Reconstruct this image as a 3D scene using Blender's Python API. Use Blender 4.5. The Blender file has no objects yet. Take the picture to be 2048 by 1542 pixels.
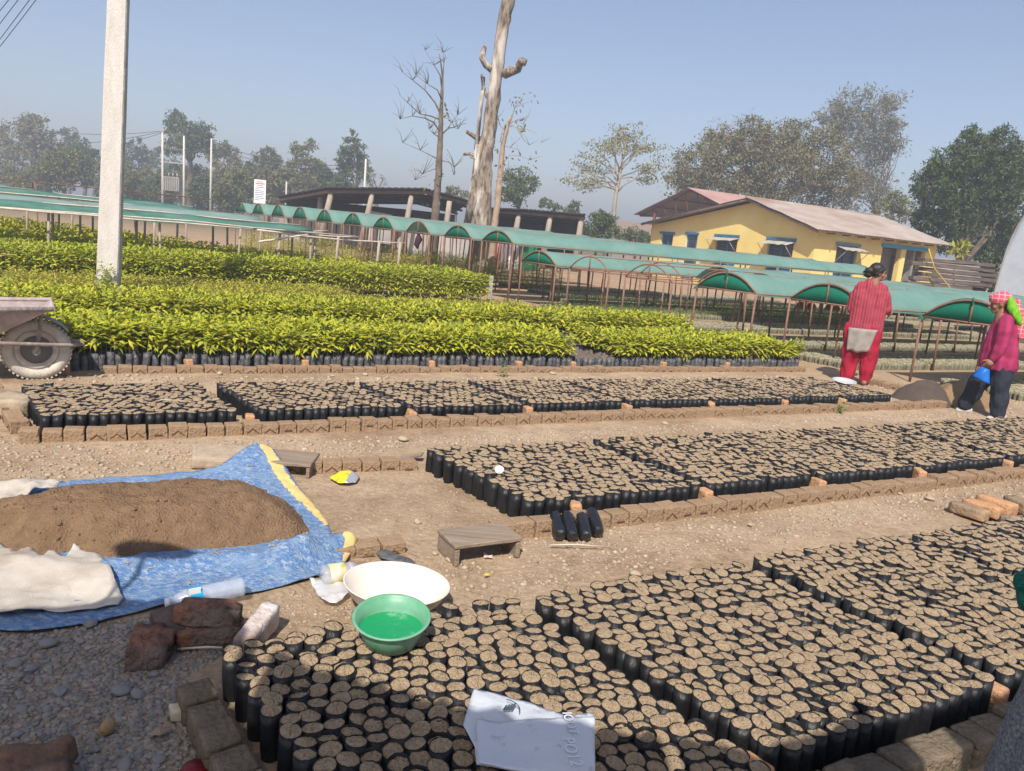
import bpy, math, random, colorsys
import numpy as np
from mathutils import Vector, Matrix, noise as mnoise
from mathutils.geometry import delaunay_2d_cdt
random.seed(7); RNG = np.random.default_rng(7)
SC = bpy.context.scene
COL = SC.collection
PI = math.pi
# ------------------------------------------------------------------ camera
F_PX, CX, CY = 1540.0, 1024.0, 771.0
PITCH, ROLL, EYE = math.radians(11), math.radians(5.3), 1.55
f0 = np.array([0, math.cos(PITCH), -math.sin(PITCH)])
r0 = np.array([1.0, 0, 0]); d0 = np.array([0, -math.sin(PITCH), -math.cos(PITCH)])
rt = r0*math.cos(ROLL) - d0*math.sin(ROLL)
dn = d0*math.cos(ROLL) + r0*math.sin(ROLL)
cam = bpy.data.cameras.new("camera"); camo = bpy.data.objects.new("camera", cam); COL.objects.link(camo)
cam.sensor_fit = 'HORIZONTAL'; cam.sensor_width = 36; cam.lens = F_PX/2048*36
cam.clip_start = 0.05; cam.clip_end = 2000
camo.matrix_world = Matrix(((rt[0], -dn[0], -f0[0], 0), (rt[1], -dn[1], -f0[1], 0), (rt[2], -dn[2], -f0[2], EYE), (0, 0, 0, 1)))
SC.camera = camo
SC.render.resolution_x, SC.render.resolution_y = 1024, 771
# ------------------------------------------------------------------ light
SUN_EL, SUN_AZ = math.radians(48), math.radians(-97)     # azimuth measured from +X towards +Y
tosun = Vector((math.cos(SUN_AZ)*math.cos(SUN_EL), math.sin(SUN_AZ)*math.cos(SUN_EL), math.sin(SUN_EL)))
W = bpy.data.worlds.new("World"); SC.world = W; W.use_nodes = True
nt = W.node_tree; bg = nt.nodes['Background']
sky = nt.nodes.new('ShaderNodeTexSky'); sky.sky_type = 'NISHITA'; sky.sun_disc = False
sky.sun_elevation = SUN_EL; sky.sun_rotation = math.atan2(tosun.x, tosun.y)
sky.altitude = 300; sky.air_density = 1.0; sky.dust_density = 1.6; sky.ozone_density = 3.0
tint = nt.nodes.new('ShaderNodeMix'); tint.data_type = 'RGBA'; tint.blend_type = 'MULTIPLY'; tint.inputs[0].default_value = 1; tint.inputs[7].default_value = (.95, .84, .81, 1)      # one even warm tint over the whole sky colour
nt.links.new(sky.outputs[0], tint.inputs[6]); nt.links.new(tint.outputs[2], bg.inputs[0]); bg.inputs[1].default_value = 0.125
sl = bpy.data.lights.new("sun", 'SUN'); so = bpy.data.objects.new("sun", sl); COL.objects.link(so)
sl.energy = 4.6; sl.angle = math.radians(0.5); sl.color = (1.0, 0.93, 0.83)
so.rotation_euler = (-tosun).to_track_quat('-Z', 'Y').to_euler()
SC.view_settings.view_transform = 'Standard'; SC.view_settings.look = 'None'
SC.view_settings.exposure = 0.55; SC.view_settings.gamma = 1.0
SC.cycles.use_denoising = True
SC.cycles.max_bounces = 8; SC.cycles.transparent_max_bounces = 12; SC.cycles.volume_bounces = 0
SC.cycles.caustics_reflective = False; SC.cycles.caustics_refractive = False
# ------------------------------------------------------------------ measuring helpers
def ray(x, y): return f0 + rt*((x-CX)/F_PX) + dn*((y-CY)/F_PX)
def at(x, y, z=0.0):                      # ground-plan position of a measured point lying at height z
    d = ray(x, y); t = (z-EYE)/d[2]; return Vector((d[0]*t, d[1]*t, z))
def aty(x, y, Y):                         # measured point at a known distance
    d = ray(x, y); t = Y/d[1]; return Vector((d[0]*t, Y, EYE+d[2]*t))
UA, VA = math.radians(28.7), math.radians(129.5)
U = Vector((math.cos(UA), math.sin(UA), 0)); V = Vector((math.cos(VA), math.sin(VA), 0))
def ab(a, b, z=0.0): return U*a + V*b + Vector((0, 0, z))     # nursery grid: a along the beds, b across them
# ------------------------------------------------------------------ object helpers
def link(o, parent=None):
    COL.objects.link(o)
    if parent is not None: o.parent = parent
    return o
def tag(o, label=None, cat=None, group=None, kind=None):
    if label: o['label'] = label
    if cat: o['category'] = cat
    if group: o['group'] = group
    if kind: o['kind'] = kind
    return o
def thing(name, label, cat, loc, group=None, rz=0):
    o = bpy.data.objects.new(name, None); o.empty_display_size = 0.1
    o.location = loc; o.rotation_euler = (0, 0, rz); link(o); return tag(o, label, cat, group)
def npmesh(name, Vs, Fs, mats, mi=None, smooth=False):
    """Vs (N,3); Fs list of int arrays (M,k)"""
    me = bpy.data.meshes.new(name)
    Vs = np.asarray(Vs, dtype=np.float32); Fs = [np.asarray(f, dtype=np.int32) for f in Fs if len(f)]
    me.vertices.add(len(Vs)); me.vertices.foreach_set('co', Vs.ravel())
    nl = sum(f.size for f in Fs); npoly = sum(len(f) for f in Fs)
    me.loops.add(nl); me.loops.foreach_set('vertex_index', np.concatenate([f.ravel() for f in Fs]))
    tot = np.concatenate([np.full(len(f), f.shape[1], dtype=np.int32) for f in Fs])
    st = np.concatenate([[0], np.cumsum(tot)[:-1]]).astype(np.int32)
    me.polygons.add(npoly); me.polygons.foreach_set('loop_start', st)
    if mi is not None: me.polygons.foreach_set('material_index', np.asarray(mi, dtype=np.int32))
    me.polygons.foreach_set('use_smooth', np.full(npoly, bool(smooth)) if np.isscalar(smooth) or isinstance(smooth, bool) else np.asarray(smooth, dtype=bool))
    me.update(calc_edges=True); me.validate()
    for m in (mats if isinstance(mats, (list, tuple)) else [mats]): me.materials.append(m)
    return me
class MB:
    def __init__(s): s.v = []; s.f = []; s.m = []; s.s = []
    def add(s, vs, fs, mi=0, smooth=False):
        o = len(s.v); s.v += [tuple(p) for p in vs]
        for f in fs: s.f.append(tuple(i+o for i in f)); s.m.append(mi); s.s.append(smooth)
        return s
    def box(s, c, size, R=None, mi=0, jit=0.0, taper=1.0):
        vs = []
        for z in (-1, 1):
            k = taper if z > 0 else 1.0
            for x, y in ((-1, -1), (1, -1), (1, 1), (-1, 1)):
                p = Vector((x*size[0]/2*k + random.uniform(-jit, jit), y*size[1]/2*k + random.uniform(-jit, jit), z*size[2]/2 + random.uniform(-jit, jit)))
                if R is not None: p = R @ p
                vs.append(p + Vector(c))
        return s.add(vs, [(3, 2, 1, 0), (4, 5, 6, 7), (0, 1, 5, 4), (1, 2, 6, 5), (2, 3, 7, 6), (3, 0, 4, 7)], mi)
    def tube(s, pts, rad, n=8, mi=0, smooth=True, caps=True, wob=0.0):
        pts = [Vector(p) for p in pts]
        if not isinstance(rad, (list, tuple)): rad = [rad]*len(pts)
        o = len(s.v); ref = None
        for i, p in enumerate(pts):
            t = (pts[min(i+1, len(pts)-1)] - pts[max(i-1, 0)])
            t = t.normalized() if t.length > 1e-9 else Vector((0, 0, 1))
            if ref is None: ref = Vector((1, 0, 0)) if abs(t.x) < .9 else Vector((0, 1, 0))
            a = (ref - t*ref.dot(t)).normalized(); b = t.cross(a); ref = a
            for k in range(n):
                an = 2*PI*k/n; r = rad[i]*(1+random.uniform(-wob, wob))
                s.v.append(tuple(p + a*(math.cos(an)*r) + b*(math.sin(an)*r)))
        for i in range(len(pts)-1):
            for k in range(n):
                s.f.append((o+i*n+k, o+i*n+(k+1) % n, o+(i+1)*n+(k+1) % n, o+(i+1)*n+k)); s.m.append(mi); s.s.append(smooth)
        if caps:
            s.f.append(tuple(o+k for k in reversed(range(n)))); s.m.append(mi); s.s.append(False)
            e = o+(len(pts)-1)*n; s.f.append(tuple(e+k for k in range(n))); s.m.append(mi); s.s.append(False)
        return s
    def lathe(s, prof, n=24, c=(0, 0, 0), mi=0, smooth=True, M=None):
        o = len(s.v)
        for r, z in prof:
            for k in range(n):
                p = Vector((r*math.cos(2*PI*k/n), r*math.sin(2*PI*k/n), z))
                if M is not None: p = M @ p
                s.v.append(tuple(p + Vector(c)))
        for i in range(len(prof)-1):
            for k in range(n):
                s.f.append((o+i*n+k, o+i*n+(k+1) % n, o+(i+1)*n+(k+1) % n, o+(i+1)*n+k)); s.m.append(mi); s.s.append(smooth)
        return s
    def ball(s, c, r, n=10, m=7, mi=0, sc=(1, 1, 1), R=None):
        prof = []
        o = len(s.v)
        for i in range(m+1):
            th = PI*i/m
            for k in range(n):
                p = Vector((math.sin(th)*math.cos(2*PI*k/n)*r*sc[0], math.sin(th)*math.sin(2*PI*k/n)*r*sc[1], -math.cos(th)*r*sc[2]))
                if R is not None: p = R @ p
                s.v.append(tuple(p+Vector(c)))
        for i in range(m):
            for k in range(n):
                s.f.append((o+i*n+k, o+i*n+(k+1) % n, o+(i+1)*n+(k+1) % n, o+(i+1)*n+k)); s.m.append(mi); s.s.append(True)
        return s
    def mesh(s, name, mats, origin=(0, 0, 0)):
        me = bpy.data.meshes.new(name); O = Vector(origin)
        me.from_pydata([tuple(Vector(p)-O) for p in s.v], [], s.f)
        me.polygons.foreach_set('material_index', s.m); me.polygons.foreach_set('use_smooth', s.s)
        for m in (mats if isinstance(mats, (list, tuple)) else [mats]): me.materials.append(m)
        me.update(); return me
    def build(s, name, mats, parent=None, origin=None):
        if origin is None: origin = parent.matrix_world.translation if parent is not None and False else (parent.location if parent is not None else (0, 0, 0))
        o = bpy.data.objects.new(name, s.mesh(name, mats, origin))
        if parent is None: o.location = origin
        return link(o, parent)
def bevel(o, w=.004, seg=2):
    m = o.modifiers.new('bevel', 'BEVEL'); m.width = w; m.segments = seg; m.limit_method = 'ANGLE'; return o
def rotz(a): return Matrix.Rotation(a, 3, 'Z')
def nz(p, s=1.0, seed=0.0): return mnoise.noise(Vector((p[0]*s+seed, p[1]*s+seed*.7, (p[2] if len(p) > 2 else 0)*s)))
# ------------------------------------------------------------------ materials
MATS = {}
def mat(name, col, rough=.8, var=0.0, scale=8.0, col2=None, bump=0.0, bscale=40.0, metal=0.0, spec=.3, island=None, trans=0.0, thin=0.0, stretch=None, col3=None, coat=0.0, detail=6.0, thresh=(.35, .65)):
    """noise-mottled principled surface; island = list of colours picked per loose piece; trans = share of translucency; thin = share of see-through"""
    m = bpy.data.materials.new(name); m.use_nodes = True; t = m.node_tree; N = t.nodes; L = t.links
    b = N['Principled BSDF']; out = N['Material Output']
    b.inputs['Roughness'].default_value = rough; b.inputs['Metallic'].default_value = metal
    b.inputs['Specular IOR Level'].default_value = spec; b.inputs['Coat Weight'].default_value = coat
    tc = N.new('ShaderNodeTexCoord'); src = tc.outputs['Object']
    if stretch:
        mp = N.new('ShaderNodeMapping'); mp.inputs['Scale'].default_value = stretch; L.new(src, mp.inputs[0]); src = mp.outputs[0]
    if island:
        g = N.new('ShaderNodeNewGeometry'); r = N.new('ShaderNodeValToRGB'); L.new(g.outputs['Random Per Island'], r.inputs[0])
        e = r.color_ramp.elements
        while len(e) < len(island): e.new(0.5)
        for i, c in enumerate(island): e[i].position = i/(len(island)-1) if len(island) > 1 else 0; e[i].color = (*c, 1)
        cs = r.outputs[0]
    else:
        rg = N.new('ShaderNodeRGB'); rg.outputs[0].default_value = (*col, 1); cs = rg.outputs[0]
    if col2 is not None or var > 0:
        n = N.new('ShaderNodeTexNoise'); n.inputs['Scale'].default_value = scale; n.inputs['Detail'].default_value = detail; n.inputs['Roughness'].default_value = .65
        L.new(src, n.inputs['Vector'])
        r = N.new('ShaderNodeValToRGB'); r.color_ramp.elements[0].position, r.color_ramp.elements[1].position = thresh
        L.new(n.outputs['Fac'], r.inputs[0])
        mx = N.new('ShaderNodeMix'); mx.data_type = 'RGBA'
        if col2 is None:
            mx.blend_type = 'MULTIPLY'; L.new(cs, mx.inputs[6]); mx.inputs[7].default_value = (1-var, 1-var, 1-var, 1); L.new(r.outputs[0], mx.inputs[0])
        else:
            L.new(cs, mx.inputs[6]); mx.inputs[7].default_value = (*col2, 1); L.new(r.outputs[0], mx.inputs[0])
        cs = mx.outputs[2]
    if col3 is not None:
        n = N.new('ShaderNodeTexNoise'); n.inputs['Scale'].default_value = scale*.31; n.inputs['Detail'].default_value = 4
        L.new(src, n.inputs['Vector'])
        r = N.new('ShaderNodeValToRGB'); r.color_ramp.elements[0].position = .5; r.color_ramp.elements[1].position = .64
        L.new(n.outputs['Fac'], r.inputs[0]); mx = N.new('ShaderNodeMix'); mx.data_type = 'RGBA'
        L.new(cs, mx.inputs[6]); mx.inputs[7].default_value = (*col3, 1); L.new(r.outputs[0], mx.inputs[0]); cs = mx.outputs[2]
    L.new(cs, b.inputs['Base Color'])
    if bump > 0:
        n = N.new('ShaderNodeTexNoise'); n.inputs['Scale'].default_value = bscale; n.inputs['Detail'].default_value = 8
        L.new(src, n.inputs['Vector']); bp = N.new('ShaderNodeBump'); bp.inputs['Strength'].default_value = min(1, bump); bp.inputs['Distance'].default_value = .02
        L.new(n.outputs['Fac'], bp.inputs['Height']); L.new(bp.outputs[0], b.inputs['Normal'])
    sh = b.outputs[0]
    if trans > 0:
        tr = N.new('ShaderNodeBsdfTranslucent'); L.new(cs, tr.inputs[0]); mx = N.new('ShaderNodeMixShader'); mx.inputs[0].default_value = trans
        L.new(sh, mx.inputs[1]); L.new(tr.outputs[0], mx.inputs[2]); sh = mx.outputs[0]
    if thin > 0:
        tp = N.new('ShaderNodeBsdfTransparent'); mx = N.new('ShaderNodeMixShader'); mx.inputs[0].default_value = thin
        L.new(sh, mx.inputs[1]); L.new(tp.outputs[0], mx.inputs[2]); sh = mx.outputs[0]
    L.new(sh, out.inputs[0]); MATS[name] = m; return m
M_film = mat('black_film', (.009, .0095, .011), rough=.45, col2=(.022, .022, .025), scale=9, spec=.3, bump=.35, bscale=30, thresh=(.45, .75), stretch=(1.4, 1.4, .8))
M_filmdust = mat('dusty_film', (.055, .058, .068), rough=.45, col2=(.19, .185, .18), scale=26, spec=.45, bump=.5, bscale=60, thresh=(.42, .78))
M_soil = mat('potting_soil', (.43, .325, .215), rough=.95, col2=(.35, .26, .17), scale=28, bump=.8, bscale=200, spec=.1)
M_heap = mat('dark_soil', (.235, .152, .09), rough=.95, col2=(.175, .11, .064), scale=14, bump=1, bscale=90, spec=.1)
M_brick = mat('earth_brick', (.34, .215, .125), rough=.92, col2=(.25, .165, .10), scale=5, bump=.7, bscale=55, spec=.1, col3=(.42, .29, .18), island=[(.29, .22, .15), (.34, .235, .15), (.26, .195, .135), (.31, .25, .18)])
M_brickor = mat('orange_brick', (.50, .28, .15), rough=.92, col2=(.40, .24, .14), scale=9, bump=.6, bscale=60, spec=.1)
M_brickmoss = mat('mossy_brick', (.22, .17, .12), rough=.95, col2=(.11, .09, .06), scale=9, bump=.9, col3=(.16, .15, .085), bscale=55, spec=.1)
M_groove = mat('brick_groove', (.11, .06, .035), rough=.95)
M_burnt = mat('burnt_brick', (.24, .115, .07), rough=.85, col2=(.035, .028, .026), scale=13, bump=1, bscale=50, spec=.25, col3=(.20, .15, .13), detail=12, thresh=(.42, .6))
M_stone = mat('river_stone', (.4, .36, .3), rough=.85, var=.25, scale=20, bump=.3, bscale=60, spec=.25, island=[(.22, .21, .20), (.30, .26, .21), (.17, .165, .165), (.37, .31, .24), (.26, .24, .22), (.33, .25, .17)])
M_stonetan = mat('dusty_stone', (.45, .36, .25), rough=.9, var=.25, scale=20, bump=.3, bscale=60, spec=.15, island=[(.43, .335, .235), (.48, .385, .28), (.36, .28, .20), (.44, .37, .29), (.40, .31, .21), (.34, .30, .26)])
M_leaf = mat('young_leaf', (.4, .42, .04), rough=.55, spec=.35, trans=.3, island=[(.15, .21, .016), (.47, .47, .028), (.25, .31, .02), (.62, .57, .05), (.36, .41, .024), (.53, .52, .035), (.19, .25, .018), (.34, .29, .08)])
M_leafmid = mat('yellowish_leaf', (.3, .3, .04), rough=.55, spec=.3, trans=.3, island=[(.19, .25, .02), (.52, .47, .04), (.30, .35, .025), (.60, .52, .05), (.25, .30, .022), (.42, .42, .03)])
M_leafdark = mat('green_leaf', (.15, .2, .03), rough=.55, spec=.3, trans=.28, island=[(.16, .23, .018), (.50, .51, .03), (.25, .33, .02), (.58, .54, .035), (.20, .28, .02), (.40, .44, .025), (.30, .37, .02), (.50, .36, .16)])
M_leaflow = mat('short_leaf', (.2, .22, .04), rough=.6, spec=.3, trans=.28, island=[(.20, .22, .03), (.44, .41, .05), (.29, .30, .035), (.50, .44, .07), (.34, .35, .04)])
M_leafsmall = mat('tiny_leaf', (.12, .2, .04), rough=.6, spec=.2, trans=.25, island=[(.10, .16, .04), (.17, .24, .06), (.13, .2, .05)])
M_stem = mat('green_stem', (.22, .2, .06), rough=.7)
M_bark = mat('pale_bark', (.29, .235, .185), rough=.95, col2=(.10, .065, .045), scale=5.5, bump=1, bscale=16, spec=.1, stretch=(1.6, 1.6, .4), col3=(.52, .47, .41), detail=12, thresh=(.44, .6))
M_barkdark = mat('brown_bark', (.20, .155, .12), rough=.95, col2=(.11, .08, .06), scale=3, bump=.8, bscale=14, spec=.1)
M_barkpale = mat('grey_bark', (.42, .37, .31), rough=.95, col2=(.28, .23, .18), scale=2, bump=.5, bscale=9, spec=.1)
def crownmat(name, cs, tr=.2): return mat(name, cs[0], rough=.7, spec=.2, trans=tr, island=cs)
M_crA = crownmat('brownish_foliage', [(0.123, 0.123, 0.051), (0.217, 0.189, 0.087), (0.087, 0.102, 0.036), (0.275, 0.217, 0.116), (0.160, 0.152, 0.065)])
M_crB = crownmat('dark_foliage', [(0.054, 0.085, 0.031), (0.109, 0.147, 0.054), (0.078, 0.109, 0.039), (0.171, 0.202, 0.078)])
M_crC = crownmat('olive_foliage', [(0.112, 0.128, 0.045), (0.195, 0.195, 0.068), (0.083, 0.105, 0.033), (0.240, 0.210, 0.075)])
M_crD = crownmat('glossy_foliage', [(.026, .045, .014), (.055, .09, .028), (.11, .15, .05), (.035, .06, .018), (.14, .18, .065)])
M_crE = crownmat('sparse_yellow_foliage', [(0.253, 0.230, 0.092), (0.184, 0.184, 0.069), (0.322, 0.276, 0.127)])
M_crF = crownmat('grey_wispy_foliage', [(0.175, 0.169, 0.106), (0.237, 0.213, 0.138), (0.125, 0.125, 0.075)])
M_net = mat('green_net', (.17, .345, .295), rough=.7, col2=(.25, .40, .36), scale=1.8, spec=.2, trans=.3, thin=.16, bump=.5, bscale=7, col3=(.20, .36, .31))
M_netend = mat('dark_green_net', (.012, .21, .13), rough=.75, col2=(.02, .26, .165), scale=3, spec=.15, trans=.35, thin=.16)
M_netflat = mat('flat_green_net', (.085, .245, .185), rough=.75, col2=(.17, .35, .29), scale=2.5, spec=.15, trans=.3, thin=.22)
M_netpale = mat('pale_green_net', (.26, .40, .36), rough=.75, col2=(.36, .47, .44), scale=1.5, spec=.15, trans=.3, thin=.22)
M_rust = mat('rusty_pipe', (.19, .095, .065), rough=.75, col2=(.26, .15, .105), scale=9, bump=.3, bscale=60, spec=.3)
M_wood = mat('weathered_wood', (.40, .34, .28), rough=.9, col2=(.28, .23, .185), scale=6, bump=.5, bscale=30, spec=.15, stretch=(1, 1, .25))
M_plank = mat('grey_plank', (.30, .235, .175), rough=.85, col2=(.20, .15, .11), scale=7, bump=.45, bscale=30, spec=.2, stretch=(.3, 3, 3))
M_darkplank = mat('old_timber', (.15, .115, .10), rough=.9, col2=(.085, .065, .058), scale=5, bump=.5, bscale=25, stretch=(.4, 2, 2), island=[(.16, .12, .105), (.11, .085, .075), (.20, .155, .13)])
M_bamboo = mat('bleached_bamboo', (.62, .56, .47), rough=.6, col2=(.45, .38, .30), scale=6, spec=.3)
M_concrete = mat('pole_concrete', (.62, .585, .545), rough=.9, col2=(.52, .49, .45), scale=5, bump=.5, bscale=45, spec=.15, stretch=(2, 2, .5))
M_poleshade = mat('shaded_concrete', (.30, .30, .29), rough=.95, col2=(.50, .49, .46), scale=6, bump=.4, bscale=30)  # darker grey that paints shade onto one side of the pole
M_wallgrey = mat('grey_wall', (.36, .345, .33), rough=.9, col2=(.24, .22, .2), scale=1.2, bump=.3, bscale=10, col3=(.44, .42, .4))
M_yellow = mat('yellow_wall', (.80, .62, .22), rough=.85, col2=(.73, .56, .20), scale=1.1, bump=.25, bscale=22, spec=.15, col3=(.82, .66, .30), detail=8)
M_blue = mat('blue_paint', (.045, .17, .34), rough=.55, col2=(.03, .11, .22), scale=3, spec=.3)
M_bluebright = mat('bright_blue_paint', (.02, .27, .52), rough=.5, col2=(.03, .33, .55), scale=4, spec=.3)
M_glass = mat('dark_pane', (.035, .04, .05), rough=.25, spec=.5, col2=(.06, .07, .09), scale=3)
M_awn = mat('tin_awning', (.45, .43, .38), rough=.7, col2=(.34, .31, .26), scale=4)
M_roof = mat('rusted_tin_roof', (.315, .24, .20), rough=.75, col2=(.39, .345, .305), scale=1.6, bump=.2, bscale=6, spec=.2, col3=(.27, .175, .135), stretch=(.5, .5, 1))
M_roofred = mat('red_tin_roof', (.36, .20, .175), rough=.65, col2=(.41, .27, .24), scale=.6, spec=.3)
M_rooftrim = mat('roof_edge', (.13, .095, .08), rough=.8, col2=(.2, .16, .13), scale=3)
M_redsteel = mat('maroon_steel', (.14, .03, .035), rough=.6)
M_shedroof = mat('black_tin', (.022, .02, .02), rough=.8, col2=(.045, .04, .038), scale=2)
M_white = mat('white_plastic', (.78, .77, .75), rough=.5)
M_sack = mat('woven_white_sack', (.62, .575, .52), rough=.75, col2=(.40, .34, .27), scale=5, bump=.4, bscale=220, spec=.25, trans=.08, col3=(.54, .49, .43))
M_tarp = mat('blue_tarp', (.10, .205, .41), rough=.65, col2=(.36, .43, .51), scale=36, bump=.8, bscale=90, spec=.25, col3=(.19, .29, .44), detail=14, thresh=(.46, .64), stretch=(1, 1.9, 1))
M_tarpY = mat('yellow_hem', (.72, .50, .18), rough=.6, col2=(.62, .44, .18), scale=12, spec=.3)
M_black = mat('black_paint', (.015, .015, .015), rough=.5)
M_steel = mat('steel', (.62, .62, .62), rough=.35, metal=.35)
# ground
def ground_material():
    m = bpy.data.materials.new('sandy_ground'); m.use_nodes = True; t = m.node_tree; N = t.nodes; L = t.links; b = N['Principled BSDF']
    b.inputs['Roughness'].default_value = .96; b.inputs['Specular IOR Level'].default_value = .1
    tc = N.new('ShaderNodeTexCoord'); P = tc.outputs['Object']
    def noise(s, d=6):
        n = N.new('ShaderNodeTexNoise'); n.inputs['Scale'].default_value = s; n.inputs['Detail'].default_value = d; n.inputs['Roughness'].default_value = .7; L.new(P, n.inputs['Vector']); return n.outputs['Fac']
    def ramp(f, stops):
        r = N.new('ShaderNodeValToRGB'); L.new(f, r.inputs[0]); e = r.color_ramp.elements
        while len(e) < len(stops): e.new(.5)
        for i, (p, c) in enumerate(stops): e[i].position = p; e[i].color = (*c, 1)
        return r.outputs[0]
    def mix(f, a, c, mode='MIX'):
        x = N.new('ShaderNodeMix'); x.data_type = 'RGBA'; x.blend_type = mode
        if isinstance(f, float): x.inputs[0].default_value = f
        else: L.new(f, x.inputs[0])
        for s, i in ((a, 6), (c, 7)):
            if isinstance(s, tuple): x.inputs[i].default_value = (*s, 1)
            else: L.new(s, x.inputs[i])
        return x.outputs[2]
    base = ramp(noise(1.3), [(.3, (.33, .235, .15)), (.5, (.45, .335, .225)), (.72, (.52, .40, .28))])
    fine = ramp(noise(38, 8), [(.35, (.62, .60, .58)), (.6, (1, 1, 1))])
    c = mix(.75, base, fine, 'MULTIPLY'); c = mix(.9, c, ramp(noise(.55, 5), [(.36, (.74, .70, .66)), (.52, (1, 1, 1)), (.68, (1.06, 1.05, 1.03))]), 'MULTIPLY'); c = mix(.5, c, ramp(noise(7, 5), [(.38, (.70, .68, .66)), (.5, (1, 1, 1))]), 'MULTIPLY')
    vo = N.new('ShaderNodeTexVoronoi'); vo.inputs['Scale'].default_value = 34; L.new(P, vo.inputs['Vector'])
    peb = ramp(vo.outputs['Distance'], [(.12, (1, 1, 1)), (.3, (0, 0, 0))])
    pm = N.new('ShaderNodeMath'); pm.operation = 'MULTIPLY'; L.new(peb, pm.inputs[0])
    L.new(ramp(noise(2.4), [(.45, (0, 0, 0)), (.62, (.8, .8, .8))]), pm.inputs[1])
    vc = mix(.55, vo.outputs['Color'], (.47, .40, .32)); vcc = mix(.75, vc, (.46, .385, .29))
    c = mix(pm.outputs[0], c, vcc)
    sx = N.new('ShaderNodeSeparateXYZ'); L.new(P, sx.inputs[0])
    mr = N.new('ShaderNodeMapRange'); mr.inputs[1].default_value = 36; mr.inputs[2].default_value = 60; L.new(sx.outputs[1], mr.inputs[0])
    far = ramp(noise(.25), [(.35, (.12, .115, .05)), (.55, (.22, .16, .09)), (.7, (.15, .13, .06))])
    c = mix(mr.outputs[0], c, far)
    mr2 = N.new('ShaderNodeMapRange'); mr2.inputs[1].default_value = 9; mr2.inputs[2].default_value = 13; L.new(sx.outputs[1], mr2.inputs[0])
    mid = ramp(noise(.8), [(.35, (.30, .17, .09)), (.6, (.40, .28, .18))])
    mm = N.new('ShaderNodeMath'); mm.operation = 'MULTIPLY'; mm.inputs[1].default_value = .55; L.new(mr2.outputs[0], mm.inputs[0])
    inv = N.new('ShaderNodeMath'); inv.operation = 'SUBTRACT'; inv.inputs[0].default_value = 1; L.new(mr.outputs[0], inv.inputs[1])
    m3 = N.new('ShaderNodeMath'); m3.operation = 'MULTIPLY'; L.new(mm.outputs[0], m3.inputs[0]); L.new(inv.outputs[0], m3.inputs[1])
    c = mix(m3.outputs[0], c, mid)
    L.new(c, b.inputs['Base Color'])
    bp = N.new('ShaderNodeBump'); bp.inputs['Strength'].default_value = .9; bp.inputs['Distance'].default_value = .02
    L.new(noise(26, 10), bp.inputs['Height']); L.new(bp.outputs[0], b.inputs['Normal'])
    return m
M_ground = ground_material()
# ------------------------------------------------------------------ ground: one sheet, fine near the beds, coarse to the horizon
def hgt(x, y):
    k = max(0.0, min(1.0, (14-y)/4))
    return (.010*mnoise.noise(Vector((x*2.3, y*2.3, 1))) + .006*mnoise.noise(Vector((x*9, y*9, 4))))*k - .006
def graded(lo, hi, step, far, n):
    mid = list(np.arange(lo, hi+1e-6, step)); a = [lo-(far)*(k/n)**3 for k in range(n, 0, -1)]; c = [hi+(far)*(k/n)**3 for k in range(1, n+1)]
    return np.array(a+mid+c)
gx = graded(-4.5, 7, .05, 900, 24); gy = graded(.9, 11.5, .05, 900, 24); gy = np.concatenate([gy[gy > -60]])
GV = np.array([[x, y, hgt(x, y)] for y in gy for x in gx]); nx = len(gx); ny = len(gy)
ii, jj = np.meshgrid(np.arange(nx-1), np.arange(ny-1)); q = (jj*nx+ii).ravel()
go = bpy.data.objects.new('ground', npmesh('ground', GV, [np.stack([q, q+1, q+nx+1, q+nx], 1)], M_ground, smooth=True)); link(go); tag(go, kind='structure')
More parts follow.
